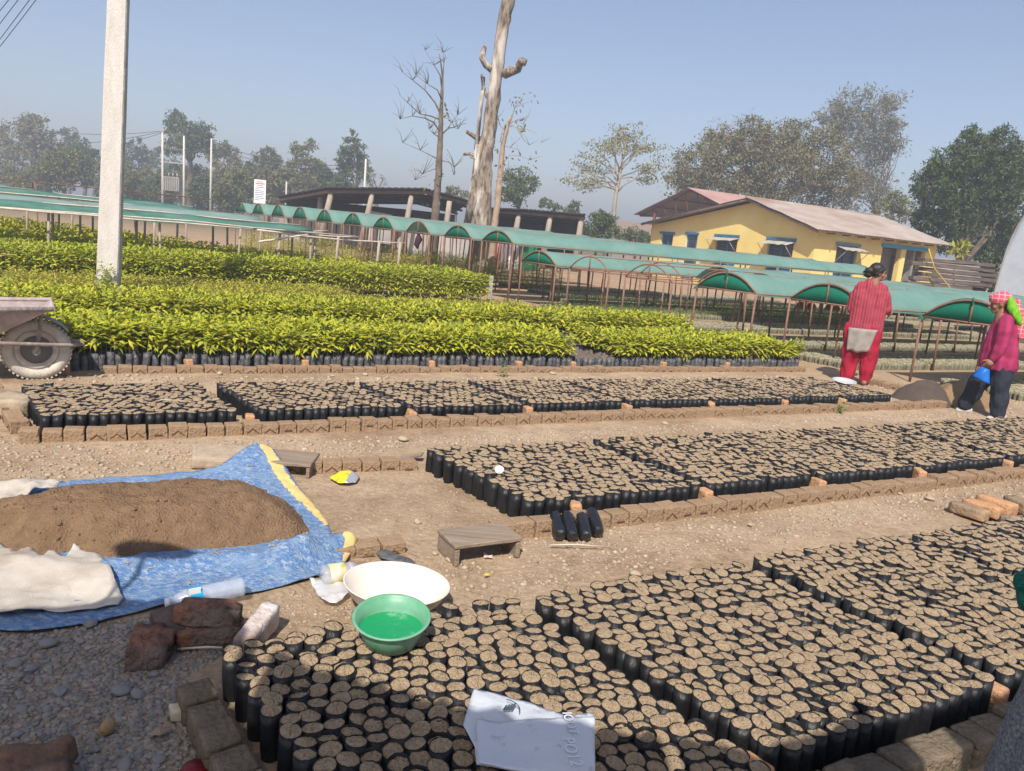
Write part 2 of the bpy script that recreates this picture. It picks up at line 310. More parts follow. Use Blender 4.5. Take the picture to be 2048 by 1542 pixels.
# ------------------------------------------------------------------ grow bags
BAG_R, BAG_H = .0316, .158
def bag_shape(n, seed, rim=.008, rows=5):
    """film tube with a slightly crumpled outline, open rim, and the crumbly soil filling it"""
    rg = np.random.default_rng(seed); an = np.arange(n)*2*PI/n
    ph = rg.uniform(0, 6.28, 3); wob = 1 + .035*np.sin(2*an+ph[0]) + .012*np.sin(3*an+ph[1])
    zs = np.linspace(0, BAG_H, rows); Vs = []
    for i, z in enumerate(zs):
        r = BAG_R*wob*(1 + rg.uniform(-.02, .02)) * (.93 if i == 0 else 1.0) * (1+rg.uniform(-.006, .006, n))
        zz = z + (rg.uniform(-.0012, .0012, n) + .0045*np.sin(an+ph[0]) if i == rows-1 else 0)
        Vs.append(np.stack([r*np.cos(an), r*np.sin(an), np.full(n, z) + (zz-z)], 1))
    Vs.append(np.stack([Vs[-1][:, 0]*.965, Vs[-1][:, 1]*.965, Vs[-1][:, 2]-.001], 1))
    Vs.append(np.stack([Vs[-1][:, 0]*.99, Vs[-1][:, 1]*.99, np.full(n, BAG_H-.035)], 1))
    R = len(Vs); k = np.arange(n); F = []
    for i in range(R-1): F.append(np.stack([i*n+k, i*n+(k+1) % n, (i+1)*n+(k+1) % n, (i+1)*n+k], 1))
    film = (np.concatenate(Vs), np.concatenate(F))
    rad = [1.0, .72, .4]; SV = []; top = BAG_H - rim
    for j, f in enumerate(rad):
        z = top + .006*np.sin(an+ph[0])*f + .006*(1-f) + rg.uniform(-.0045, .0045, n)*(.4 if j == 0 else 1)
        r = BAG_R*.975*wob*f*(1+rg.uniform(-.05, .05, n)*(j > 0)); SV.append(np.stack([r*np.cos(an), r*np.sin(an), z], 1))
    SV.append(np.array([[0, 0, top+.006]]))
    SF = []
    for i in range(2): SF.append(np.stack([i*n+k, i*n+(k+1) % n, (i+1)*n+(k+1) % n, (i+1)*n+k], 1))
    ST = np.stack([2*n+k, 2*n+(k+1) % n, np.full(n, 3*n)], 1)
    return film, (np.concatenate(SV), np.concatenate(SF), ST)
def bag_grid(comps, b0, nb, pitch=.0655, rowp=.0565, drop=.003):
    """positions of the bags of one bed; comps = list of (a0, a1) compartments with a gap between"""
    out = []
    for ci, (a0, a1) in enumerate(comps):
        n = max(1, int(round((a1-a0)/pitch))); dz = random.uniform(-.008, .008)
        for j in range(nb):
            for i in range(n):
                off = (.17 if j % 2 else -.17)*pitch
                if random.random() < drop: continue
                a = a0 + (i+.5)*(a1-a0)/n + off + random.gauss(0, .0032); b = b0 + (j+.5)*rowp + random.gauss(0, .0032)
                p = ab(a, b); h = random.gauss(0, .0045) + dz + (.012 if random.random() < .06 else 0)
                out.append((p.x, p.y, -.012, random.uniform(0, 6.28), 1+h/BAG_H, random.gauss(0, .02), random.gauss(0, .02)))
    return out
def place_np(shape, pos, sc=1.0):
    """instances of (V) at pos list -> stacked verts"""
    Vs = shape; x = np.asarray(pos); c, s = np.cos(x[:, 3])[:, None], np.sin(x[:, 3])[:, None]
    X = Vs[None, :, 0]*c - Vs[None, :, 1]*s; Y = Vs[None, :, 0]*s + Vs[None, :, 1]*c; Z = Vs[None, :, 2]*x[:, 4][:, None]
    X = X + x[:, 0][:, None] + Z*x[:, 5][:, None]; Y = Y + x[:, 1][:, None] + Z*x[:, 6][:, None]; Z = Z + x[:, 2][:, None]
    return np.stack([X, Y, Z], 2)
def project(p):
    v = np.asarray(p) - np.array([0, 0, EYE]); z = v @ f0; return CX + F_PX*(v @ rt)/z, CY + F_PX*(v @ dn)/z, z
B3 = bag_grid([(.80, 1.90), (1.98, 3.10), (3.17, 4.30), (4.37, 5.5), (5.57, 6.8), (6.87, 8.0)], 1.37, 20)
B3 += bag_grid([(.80, 1.90)], 1.03, 6)
B2 = bag_grid([(2.72, 3.02), (3.04, 3.95), (4.02, 4.95), (5.02, 6.05), (6.12, 7.2), (7.27, 8.4), (8.47, 9.8)], 3.50, 19)
B1 = bag_grid([(.74, 1.95), (2.10, 3.20), (3.30, 4.30), (4.37, 5.35), (5.42, 6.4), (6.47, 7.4), (7.47, 8.3), (8.36, 9.18)], 5.72, 18)
C2 = project([0.80, 2.0, .15])
def in_view(p, m=40):
    x, y, z = project([p[0], p[1], .15]); return z > 0 and -m < x < 2048+m and y < 1542+m
B3v = [p for p in B3 if in_view(p, 20)]
B3v.sort(key=lambda p: project([p[0], p[1], .15])[2])
near = B3v[:290]; ns_ = set(near); rest = [p for p in B3 if p not in ns_ and in_view(p, 900)] + [p for p in B2+B1 if in_view(p, 500)]
films, soils = [], []
for s in range(7):
    fl, sl_ = bag_shape(22, 100+s, rim=[.003, .005, .009, .002, .004, .013, .003][s])
    films.append(npmesh('grow_bag', fl[0], [fl[1]], M_film, smooth=True)); soils.append(npmesh('soil', sl_[0], [sl_[1], sl_[2]], M_soil))
bag0 = None
for k, p in enumerate(near):
    fm, sm = films[k % 7], soils[k % 7]
    if bag0 is None:
        b = bpy.data.objects.new('grow_bag', fm); link(b); s = bpy.data.objects.new('soil', sm); link(s, b); bag0, soil0 = b, s
        tag(b, 'black plastic grow bag filled with tan soil in the nearest bed', 'grow bag', 'soil-filled grow bags in the nearest bed')
    else:
        b = bag0.copy(); b.data = fm; COL.objects.link(b); s = soil0.copy(); s.data = sm; s.parent = b; COL.objects.link(s)
    b.location = p[:3]; b.rotation_euler = (-p[6], p[5], p[3]); b.scale = (1, 1, p[4])
def bulk_bags(name, pos, mats, n=12, seeds=6, label=None, cat=None, group=None):
    Vs, FQ, FT, mq, mt = [], [], [], [], []; o = 0
    groups = [pos[i::seeds] for i in range(seeds)]
    for s, g in enumerate(groups):
        if not g: continue
        fl, sl_ = bag_shape(n, 300+s, rim=[.002, .004, .001][s % 3], rows=4)
        a = place_np(fl[0], g).reshape(-1, 3); Vs.append(a)
        FQ.append((fl[1][None]+np.arange(len(g))[:, None, None]*len(fl[0])).reshape(-1, 4)+o); mq.append(np.zeros(len(FQ[-1]))); o += len(a)
        a = place_np(sl_[0], g).reshape(-1, 3); Vs.append(a)
        FQ.append((sl_[1][None]+np.arange(len(g))[:, None, None]*len(sl_[0])).reshape(-1, 4)+o); mq.append(np.ones(len(FQ[-1])))
        FT.append((sl_[2][None]+np.arange(len(g))[:, None, None]*len(sl_[0])).reshape(-1, 3)+o); mt.append(np.ones(len(FT[-1]))); o += len(a)
    Q = np.concatenate(FQ); T = np.concatenate(FT); mi = np.concatenate(mq+mt)
    me = npmesh(name, np.concatenate(Vs), [Q, T], mats, mi=mi, smooth=mi < .5)
    ob = bpy.data.objects.new(name, me); link(ob); tag(ob, label, cat, group, 'stuff'); return ob
bulk_bags('grow_bags', rest, [M_film, M_soil], n=14, label='mass of black soil-filled grow bags standing in the three open beds', cat='grow bags')
# ------------------------------------------------------------------ bricks edging the beds
def brick_mesh(name, L, D, Hh, mt, mark=None, seed=0):
    random.seed(seed); m = MB(); m.box((0, 0, Hh/2), (L, D, Hh), jit=.004)
    if mark == 'arrow':
        for sx in (-1, 1):
            R = Matrix.Rotation(sx*math.radians(38), 3, 'Y'); m.box((sx*L*.16, -D/2-.004, Hh*.56), (L*.44, .005, .006), R, mi=1)
    elif mark == 'dash': m.box((0, -D/2-.004, Hh*.55), (L*.5, .005, .007), mi=1)
    me = m.mesh(name, [mt, M_groove]); return me
BV = [brick_mesh('brick', .118, .105, .105, M_brick, mk, 50+i) for i, mk in enumerate(['arrow', 'dash', 'arrow', None, 'arrow', None])]
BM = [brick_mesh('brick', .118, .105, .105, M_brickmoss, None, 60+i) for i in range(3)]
BO = [brick_mesh('brick', .066, .10, .115, M_brickor, None, 70+i) for i in range(4)]
random.seed(11)
def brick_row(p0, p1, label, group, meshes=BV, step=.122, inward=1, sink=.028, name='brick'):
    d = (p1-p0); n = max(1, int(d.length/step)); dr = d.normalized(); ang = math.atan2(dr.y, dr.x); first = None
    for i in range(n):
        p = p0 + dr*(step*(i+.5)); me = random.choice(meshes)
        o = bpy.data.objects.new(name, me) if first is None else first.copy(); o.data = me; first = first or o; COL.objects.link(o)
        o.location = (p.x, p.y, -sink + random.uniform(-.006, .006)); o.rotation_euler = (random.gauss(0, .025), random.gauss(0, .02), ang + random.gauss(0, .035))
        o.scale = (random.uniform(.95, 1.0), 1, random.uniform(.93, 1.06)); bevel(o, .009, 2) if not o.modifiers else None
        tag(o, label, 'brick', group)
brick_row(ab(.60, 5.63), ab(10.1, 5.63), 'earth brick with pressed mark in the edging row behind the tarp', 'edging bricks along the front of the middle open bed')
brick_row(ab(.60, 7.05), ab(.63, 5.75), 'earth brick in the short edging row at the left end beside the wheelbarrow wheel', 'edging bricks at the left end of the middle open bed')
brick_row(ab(1.5, 7.90), ab(10.6, 7.90), 'dull brick in the edging row along the front of the nearest seedlings', 'edging bricks along the front of the seedling bed', sink=.048)
brick_row(ab(10.6, 7.0), ab(10.5, 5.8), 'brick in the short edging row by the bare feet of the woman in red trousers', 'edging bricks at the right end of the middle open bed')
brick_row(ab(2.42, 3.40), ab(9.6, 3.40), 'tan brick in the edging row beside the small wooden stool and the loose black bags', 'edging bricks along the front of the second open bed')
brick_row(ab(1.45, 3.40), ab(2.05, 3.40), 'half-buried brick between the blue tarp and the wooden stool', 'bricks between tarp and stool', sink=.055)
brick_row(ab(1.86, 4.72), ab(2.72, 4.62), 'brick in the low row behind the yellow snack packet', 'bricks behind the yellow packet', sink=.045)
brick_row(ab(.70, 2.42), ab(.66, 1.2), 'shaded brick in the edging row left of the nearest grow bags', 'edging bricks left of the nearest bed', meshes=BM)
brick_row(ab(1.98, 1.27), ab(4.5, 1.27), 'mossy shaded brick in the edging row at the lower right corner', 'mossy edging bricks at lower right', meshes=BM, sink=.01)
def dividers(pts, label, group):
    for a, b in pts:
        p = ab(a, b); o = bpy.data.objects.new('half_brick', random.choice(BO)); link(o); o.location = (p.x, p.y, -.005)
        o.rotation_euler = (random.gauss(0, .06), random.gauss(0, .1), UA+random.gauss(0, .15)); bevel(o, .012, 2); tag(o, label, 'brick', group)
dividers([(2.03, 5.74), (3.25, 5.74), (4.34, 5.74), (5.39, 5.74), (6.44, 5.74), (7.44, 5.74), (8.33, 5.74)], 'orange half brick standing upright between bags in the middle open bed', 'upright brick dividers in the middle open bed')
dividers([(3.03, 3.50), (3.98, 3.50), (4.98, 3.50), (6.08, 3.50), (7.23, 3.50), (8.43, 3.5)], 'orange half brick standing upright between bags in the second open bed', 'upright brick dividers in the second open bed')
dividers([(2.25, 7.98), (3.35, 7.98), (4.75, 7.98), (5.85, 7.98), (6.6, 7.98), (8.0, 7.98), (9.1, 7.98)], 'orange half brick standing among dusty bags under the nearest seedlings', 'upright bricks under the nearest seedlings')
dividers([(1.94, 1.40), (3.13, 1.40)], 'upright brick between compartments of the nearest bed of bags', 'upright bricks in the nearest bed')
# ------------------------------------------------------------------ seedlings
def leaves(P, D, S, L, Wd, droop, cheap=False):
    """folded lance-shaped leaves: P base, D direction, S side (all (N,3)), L length, Wd width"""
    L = L[:, None]; Wd = Wd[:, None]; Z = np.array([0, 0, 1.0]); Up = np.cross(S, D)
    m = P + D*L*.48; lf = m + S*Wd*.5; rg = m - S*Wd*.5; tip = P + D*L - Z*droop[:, None]*L
    n = len(P); k = np.arange(n)
    if cheap:
        return np.stack([P, rg, tip, lf], 1).reshape(-1, 3), np.stack([k*4, k*4+1, k*4+2, k*4+3], 1)
    c = P + D*L*.5 - Up*Wd*.22
    Vs = np.stack([P, rg, tip, lf, c], 1).reshape(-1, 3); b = k*5
    return Vs, np.concatenate([np.stack([b, b+1, b+4], 1), np.stack([b, b+4, b+3], 1), np.stack([b+3, b+4, b+2], 1), np.stack([b+4, b+1, b+2], 1)])
def plant_leaves(pos, hts, K, L0, cheap=False, low=.3, wide=.28, rg=RNG):
    """pos (N,3) collar positions, hts stem heights; K leaves on each"""
    N = len(pos); pos = np.asarray(pos); hts = np.asarray(hts)
    f = np.sort(rg.uniform(low, 1.0, (N, K)), 1); f[:, -3:] = 1.0
    az = rg.uniform(0, 6.28, (N, 1)) + np.arange(K)[None]*2.4 + rg.normal(0, .3, (N, K))
    el = np.interp(f, [low, .75, 1.0], [-.25, .2, .6]) + rg.normal(0, .32, (N, K))
    P = pos[:, None] + np.stack([rg.normal(0, .006, (N, K)), rg.normal(0, .006, (N, K)), f*hts[:, None]], 2)
    D = np.stack([np.cos(az)*np.cos(el), np.sin(az)*np.cos(el), np.sin(el)], 2); S = np.stack([-np.sin(az), np.cos(az), rg.normal(0, .35, (N, K))], 2)
    S /= np.linalg.norm(S, axis=2, keepdims=True)
    L = L0*rg.uniform(.65, 1.2, (N, K))*np.interp(f, [low, .7, 1], [.8, 1.05, .85])
    return leaves(P.reshape(-1, 3), D.reshape(-1, 3), S.reshape(-1, 3), L.ravel(), (L*wide).ravel(), np.full(N*K, .16), cheap)
def stems(pos, hts, r=.003):
    Vs, F = [], []; an = np.array([0, 2.09, 4.19]); tri = np.stack([np.cos(an), np.sin(an), 0*an], 1)*r
    pos = np.asarray(pos); h = np.asarray(hts)
    top = pos + np.stack([RNG.normal(0, .008, len(pos)), RNG.normal(0, .008, len(pos)), h], 1)
    Vs = np.concatenate([pos[:, None]+tri[None], top[:, None]+tri[None]*.6], 1).reshape(-1, 3); b = np.arange(len(pos))*6
    return Vs, np.concatenate([np.stack([b+i, b+(i+1) % 3, b+3+(i+1) % 3, b+3+i], 1) for i in range(3)])
def bed_positions(a0, a1, b0, b1, pa, pb=None, jit=.012):
    pb = pb or pa; out = []
    for j in range(int((b1-b0)/pb)):
        for i in range(int((a1-a0)/pa)):
            p = ab(a0+(i+.5+(.5 if j % 2 else 0))*pa+random.gauss(0, jit), b0+(j+.5)*pb+random.gauss(0, jit)); out.append((p.x, p.y, 0, j, i))
    return out
# the nearest seedlings one by one: bag > stem > leaves
S1 = bed_positions(.85, 6.62, 7.97, 9.05, .071, .072) + bed_positions(7.35, 10.55, 7.97, 9.05, .071, .072)
S2 = bed_positions(-.6, 10.7, 10.05, 11.15, .074, .078)
front = [p for p in S1 if p[3] < 3 and in_view(p)]; front.sort(key=lambda p: (p[3], project([p[0], p[1], .15])[2])); front = front[:285]
fs = set(front); back1 = [p for p in S1 if p not in fs]
dfilm, dsoil, sdl, sds = [], [], [], []
for s in range(6):
    fl, sl_ = bag_shape(14, 500+s, rim=.014); dfilm.append(npmesh('seedling_bag', fl[0]*np.array([1, 1, 1.02]), [fl[1]], M_filmdust, smooth=True))
for s in range(12):
    h = np.array([random.uniform(.19, .29)]); z0 = np.array([[0, 0, .13]])
    v_, f_ = plant_leaves(z0, h, 24, .118, low=.4, wide=.36); sdl.append(npmesh('leaves', v_, [f_], M_leaf)); v_, f_ = stems(z0, h, .0035); sds.append(npmesh('stem', v_, [f_], M_stem))
first = None
for k, p in enumerate(front):
    if first is None:
        r = bpy.data.objects.new('seedling', dfilm[0]); s = bpy.data.objects.new('stem', sds[0]); l = bpy.data.objects.new('leaves', sdl[0]); link(r); link(s, r); link(l, r); first = (r, s, l)
    else:
        r, s, l = [o.copy() for o in first]; s.parent = r; l.parent = r
        for o in (r, s, l): COL.objects.link(o)
    q = random.randrange(12); r.data = dfilm[k % 6]; s.data = sds[q]; l.data = sdl[q]
    r.location = (p[0], p[1], -.01); r.rotation_euler = (random.gauss(0, .04), random.gauss(0, .04), random.uniform(0, 6.28)); sc = random.uniform(.92, 1.12); r.scale = (1, 1, sc)
    tag(r, 'yellow-green seedling in a dusty black bag in front of the nearest planted bed', 'seedling', 'potted seedlings along the front of the nearest seedling bed')
# everything behind them as masses
def mass(name, pos, hmin, hmax, K, L0, m, label, cheap=False, low=.3, collar=.13, wide=.28):
    P = np.array([[p[0], p[1], collar] for p in pos]); h = RNG.uniform(hmin, hmax, len(P))
    a0 = np.array([mnoise.noise(Vector((p[0]*1.1, p[1]*1.1, 3))) for p in P]); h = h*(1+.16*a0)
    lv, lf = plant_leaves(P, h, K, L0, cheap, low, wide); sv, sf = stems(P, h)
    mi = np.concatenate([np.zeros(len(lf)), np.ones(len(sf))]) if lf.shape[1] == 4 else None
    if lf.shape[1] == 4: me = npmesh(name, np.concatenate([lv, sv]), [lf, sf+len(lv)], [m, M_stem], mi)
    else: me = npmesh(name, np.concatenate([lv, sv]), [sf+len(lv), lf], [m, M_stem], np.concatenate([np.ones(len(sf)), np.zeros(len(lf))]))
    return tag(link(bpy.data.objects.new(name, me)), label, 'seedlings', None, 'stuff')
mass('seedlings', back1, .19, .29, 22, .118, M_leaf, 'dense bright yellow-green seedlings of the nearest planted bed', low=.4, wide=.36)
mass('seedlings', S2, .23, .33, 21, .118, M_leaf, 'dense bright yellow-green seedlings of the second planted bed', low=.45, wide=.36)
S3 = bed_positions(0, 9.9, 12.5, 13.9, .10, .10) + bed_positions(-.5, 6.8, 14.1, 15.4, .10, .10)
mass('short_seedlings', S3, .07, .15, 13, .10, M_leaflow, 'short dull seedlings in the low beds around the concrete pole', cheap=True, low=.1)
Cb = bed_positions(0.2, 10.9, 16.0, 17.4, .085, .085)
mass('tall_seedlings', Cb, .40, .52, 24, .135, M_leafdark, 'tall dark green seedling hedge-like bed behind the concrete pole', low=.05, wide=.36)
Db = bed_positions(0.5, 9.1, 18.3, 19.5, .10, .10) + bed_positions(0, 7.6, 20.6, 21.8, .11, .11) + bed_positions(-.5, 6.6, 22.9, 24.2, .12, .12) + bed_positions(-1, 6.2, 25.2, 26.6, .13, .13) + bed_positions(-2, 5, 27.6, 29.2, .15, .15) + bed_positions(-3, 4, 30.2, 32, .17, .17)
mass('shaded_seedlings', Db, .36, .50, 17, .15, M_leafmid, 'yellow-green seedlings in the beds under the flat shade nets', cheap=True, low=.05, wide=.42)
bagsS = [(p[0], p[1], -.012, random.uniform(0, 6), 1.0, 0, 0) for p in back1+S2+bed_positions(6.68, 7.32, 7.97, 9.0, .073) if True]
bagsS += [(p[0], p[1], -.012, random.uniform(0, 6), .95, 0, 0) for p in S3 if p[3] < 3 or p[3] == 13]
bulk_bags('seedling_bags', bagsS, [M_filmdust, M_heap], n=9, label='dusty black bags holding the seedlings of the planted beds', cat='seedling bags')
# ------------------------------------------------------------------ old weathered bags in the strips under the tunnels
M_film_old = mat('algae_film', (.23, .21, .15), rough=.85, col2=(.12, .12, .075), scale=9, spec=.15)
M_soil_old = mat('algae_soil', (.40, .335, .235), rough=.95, col2=(.31, .275, .18), scale=2.0, spec=.1)
oldb = []
for b0, a0, a1 in ((7.95, 11.6, 17), (9.87, 11.4, 21), (12.04, 11.6, 26), (14.25, 11.6, 27), (16.5, 13.5, 28), (18.7, 14.5, 27), (20.8, 15, 26), (5.75, 11.9, 14.5)):
    oldb += [(p[0], p[1], -.02, random.uniform(0, 6), .72+random.gauss(0, .02), 0, 0) for p in bed_positions(a0, a1, b0, b0+1.15, .078, .08, .006)]
bulk_bags('old_grow_bags', oldb, [M_film_old, M_soil_old], n=7, label='pale weathered bags packed in low strips under the green net tunnels', cat='grow bags')
tiny = bed_positions(11.6, 22, 14.25, 15.4, .09) + bed_positions(13.5, 24, 16.5, 17.6, .10)
mass('sprouts', tiny, .03, .06, 7, .06, M_leafsmall, 'fine green sprouts in the far strips under the net tunnels', cheap=True, low=.1, collar=.10)
grassy = bed_positions(11.0, 15.5, 24.0, 25.5, .14) + bed_positions(11.0, 16.5, 20.6, 21.6, .13) + bed_positions(9.5, 12.5, 27.2, 28.5, .14)
mass('grassy_seedlings', grassy, .45, .62, 16, .20, M_leafmid, 'tall thin green plants in front of the grey wall', cheap=True, low=.1, wide=.12)
low_ground = ab(13, 6.4)
# ------------------------------------------------------------------ green net tunnels
def arch_pts(a, b, w, ze, zr, n=12):
    """points of a low arch across the bed at position a"""
    out = []
    for i in range(n+1):
        t = -1+2*i/n; z = ze + (zr-ze)*(1-abs(t)**2.1); out.append(ab(a, b+t*w/2, z))
    return out
def tunnel(a0, a1, b, w, ze, zr, label, net0, cap, pitch=1.9, group=None, net1=None, sag=.02):
    base = ab(a0, b); t = thing('net_tunnel', label, 'net tunnel', base, group)
    net1 = net1 if net1 is not None else a1
    k = 0; a = a0; r = .019
    while a <= a1+.01:
        for s in (-1, 1):
            p = ab(a+random.uniform(-.1, .1)*(k > 0), b+s*w/2); MB().tube([p - Vector((0, 0, .05)), ab(a, b+s*w/2, ze)], r, 8).build('post', M_rust, t)
        m = MB().tube(arch_pts(a, b, w, ze, zr), .016, 6); m.build('arch', M_rust, t)
        if k == 0 or random.random() < .35:
            m = MB().tube([ab(a, b-w/2, ze), ab(a, b+w/2, ze)], .014, 6); m.tube([ab(a, b, ze), ab(a, b, zr+.03)], .015, 6); m.build('brace', M_rust, t)
        if k == 0 or k == 2: MB().tube([ab(a+.4, b, -.05), ab(a+.4, b, ze)], r*.9, 7).build('post', M_rust, t)
        a += pitch; k += 1
    for s in (-1, 1): MB().tube([ab(a0, b+s*w/2, ze), ab(a1, b+s*w/2, ze)], .014, 6).build('rail', M_rust, t)
    MB().tube([ab(a0, b, zr), ab(a1, b, zr)], .012, 6).build('ridge_pipe', M_rust, t)
    if net0 is not None:
        na = max(2, int((net1-net0)/.3)); nb = 14; Vs = []
        for i in range(na+1):
            aa = net0+(net1-net0)*i/na; ph = ((aa-a0) % pitch)/pitch; dip = sag*math.sin(PI*ph)
            for j in range(nb+1):
                tt = -1+2*j/nb; tt *= 1.035; z = ze + (zr-ze)*(1-min(1.0, abs(tt))**2.1) + .022 - dip*(1-.5*abs(tt)) + .012*mnoise.noise(Vector((aa*2, tt*2+b, 2)))
                if abs(tt) > 1: z -= .05
                if i == 0: aa_ = aa-.02*random.random()
                Vs.append(tuple(ab(aa, b+tt*w/2, z)))
        m = MB(); m.add(Vs, [(i*(nb+1)+j, (i+1)*(nb+1)+j, (i+1)*(nb+1)+j+1, i*(nb+1)+j+1) for i in range(na) for j in range(nb)], smooth=True)
        o = m.build('net', M_net, t); sd = o.modifiers.new('thick', 'SOLIDIFY'); sd.thickness = .004
    if cap:
        P = arch_pts(a0, b, w, ze, zr, 16); m = MB(); n = len(P); vs = [tuple(p + U*.012) for p in P] + [tuple(ab(a0, b-w/2+w*i/(n-1), ze-.02*math.sin(PI*i/(n-1))*random.random()) + U*.012) for i in range(n)]
        m.add(vs, [(i, i+1, n+i+1, n+i) for i in range(n-1)], smooth=True); o = m.build('end_net', M_netend, t); sd = o.modifiers.new('thick', 'SOLIDIFY'); sd.thickness = .003
        if cap == 'tied':
            m = MB()
            for q in (ab(a0-.01, b, zr+.01), ab(a0-.01, b+w/2, ze)):
                for k_ in range(3): m.tube([q+Vector((0, 0, .03-k_*.02)), q+Vector((random.uniform(-.06, .06), -.02, -.03-k_*.02))], .012, 6)
            m.build('net_tie', M_netend, t)
    return t
GT = 'low green net tunnels over the bag strips'
tunnel(11.66, 24.5, 6.45, 1.25, .95, 1.25, 'low green net tunnel with a dark capped arch directly behind the woman in the headscarf', 11.66, 'tied', group=GT)
tunnel(11.66, 24.0, 8.55, 1.25, .95, 1.25, 'low green net tunnel whose capped arch shows just left of the red cardigan', 11.66, True, group=GT)
tunnel(11.66, 20.5, 10.45, 1.25, .95, 1.25, 'low green net tunnel with patched dark cap left of the arch nearest the red cardigan', 11.66, 'tied', group=GT)
tunnel(11.66, 22.0, 12.25, 1.2, .95, 1.24, 'low tunnel with a bare rusty end arch, right of the two bare arches', 14.6, None, group=GT)
tunnel(11.66, 22.5, 13.9, 1.2, .97, 1.26, 'low tunnel with a bare rusty end arch, left of the two bare arches', 15.2, None, group=GT)
tunnel(11.66, 23.0, 15.55, 1.2, .98, 1.25, 'low tunnel with small dark green capped arch below the tall tunnel net', 11.66, True, group=GT)
GB = 'tall green net tunnels in the back row'
nb_lab = ['broad tall green net tunnel with dark cap nearest the low tunnels', 'tall green net tunnel with dark cap left of the broadest one', 'tall green net tunnel with an open see-through arch and hanging cloth',
          'tall green tunnel with capped arch, left of the open see-through arch', 'tall green tunnel with a torn half-open cap near the shed posts', 'tall green tunnel with capped arch below the shed\'s second post', 'tall green tunnel with capped arch below the shed\'s left end',
          'tall green tunnel with capped arch right of the white signboard', 'tall green tunnel with capped arch right below the white signboard', 'tall green tunnel with sagging torn net, leftmost of the back row']
for i, (b, zr) in enumerate(zip([16.75, 18.4, 20.3, 22.2, 24.1, 26.1, 28.05, 30.0, 31.95, 33.8], [1.62, 1.66, 1.68, 1.71, 1.76, 1.80, 1.83, 1.84, 1.84, 1.82])):
    tunnel(11.4, 24.0 if i < 2 else 20.0, b, 1.2, 1.36+.012*i, zr, nb_lab[i], 11.4, None if i == 2 else True, pitch=2.1, group=GB)
# dark cloth hanging inside the open arch
m = MB(); p = ab(11.45, 20.35, 0); m.tube([p+Vector((0, 0, 1.36)), p+Vector((.02, 0, 1.22)), p+Vector((-.03, 0, 1.05)), p+Vector((.0, 0, .95))], [.03, .09, .07, .02], 8, wob=.25)
tag(m.build('hanging_cloth', mat('dark_cloth', (.05, .02, .035), rough=.9), origin=p), 'dark maroon cloth hanging from the open net arch', 'cloth')
# ------------------------------------------------------------------ flat shade nets on posts (left)
random.seed(21)
def flat_net(a0, a1, b0, b1, z, label, slope=0.0, ragged=.5):
    base = ab(a1, b0); t = thing('flat_shade_net', label, 'shade net', base, 'flat shade nets on posts')
    na, nb = int((a1-a0)/.35), 6; Vs = []
    for i in range(na+1):
        for j in range(nb+1):
            aa = a0+(a1-a0)*i/na + (ragged*(j/nb-.5) if i == na else 0); bb = b0+(b1-b0)*j/nb
            Vs.append(tuple(ab(aa, bb, z + slope*j/nb + .05*mnoise.noise(Vector((aa*.8, bb*.8, 7))) - .03*math.sin(PI*j/nb))))
    m = MB(); m.add(Vs, [(i*(nb+1)+j, (i+1)*(nb+1)+j, (i+1)*(nb+1)+j+1, i*(nb+1)+j+1) for i in range(na) for j in range(nb)], smooth=True)
    o = m.build('net', M_netflat if random.random() < .5 else M_netpale, t); sd = o.modifiers.new('thick', 'SOLIDIFY'); sd.thickness = .012
    a = a1-.4
    while a > a0:
        for bb in (b0+.05, b1-.05):
            p = ab(a+random.uniform(-.25, .25), bb+random.uniform(-.1, .1)); zt = z+slope*(bb > (b0+b1)/2)-.03; lean = random.gauss(0, .04)
            MB().tube([p-Vector((0, 0, .05)), p+Vector((lean, 0, zt*.5)), p+Vector((lean*1.3, .02, zt))], [.031, .028, .024], 7, wob=.12).build('post', M_wood, t)
        a -= random.uniform(1.3, 2.2)
    for bb in (b0,):
        pts = [ab(a0+(a1+random.uniform(-.2, 1.1)-a0)*i/10, bb, z+slope*(bb-b0)/(b1-b0)+.04-.035*math.sin(PI*(i % 4)/4)+random.uniform(-.01, .015)) for i in range(11)]
        MB().tube(pts, [.026-.0012*i for i in range(11)], 6).build('bamboo_pole', M_bamboo, t)
    return t
flat_net(-9, 7.9, 17.9, 19.5, 1.19, 'flat green shade net nearest the tall hedge-like seedlings, tip pointing to the bare poles', slope=.13)
flat_net(-9, 7.6, 20.4, 21.9, 1.30, 'flat green shade net in the second row behind the concrete pole', slope=.14)
flat_net(-10, 6.8, 22.9, 24.5, 1.42, 'flat green shade net in the third row with sagging middle', slope=.12)
flat_net(-12, 6.6, 25.6, 27.4, 1.50, 'flat green shade net raised highest at the back on the left', slope=.05)
flat_net(-14, 3.0, 28.6, 30.4, 1.58, 'faded far flat shade net at the left margin below the hedge trees', slope=.08)
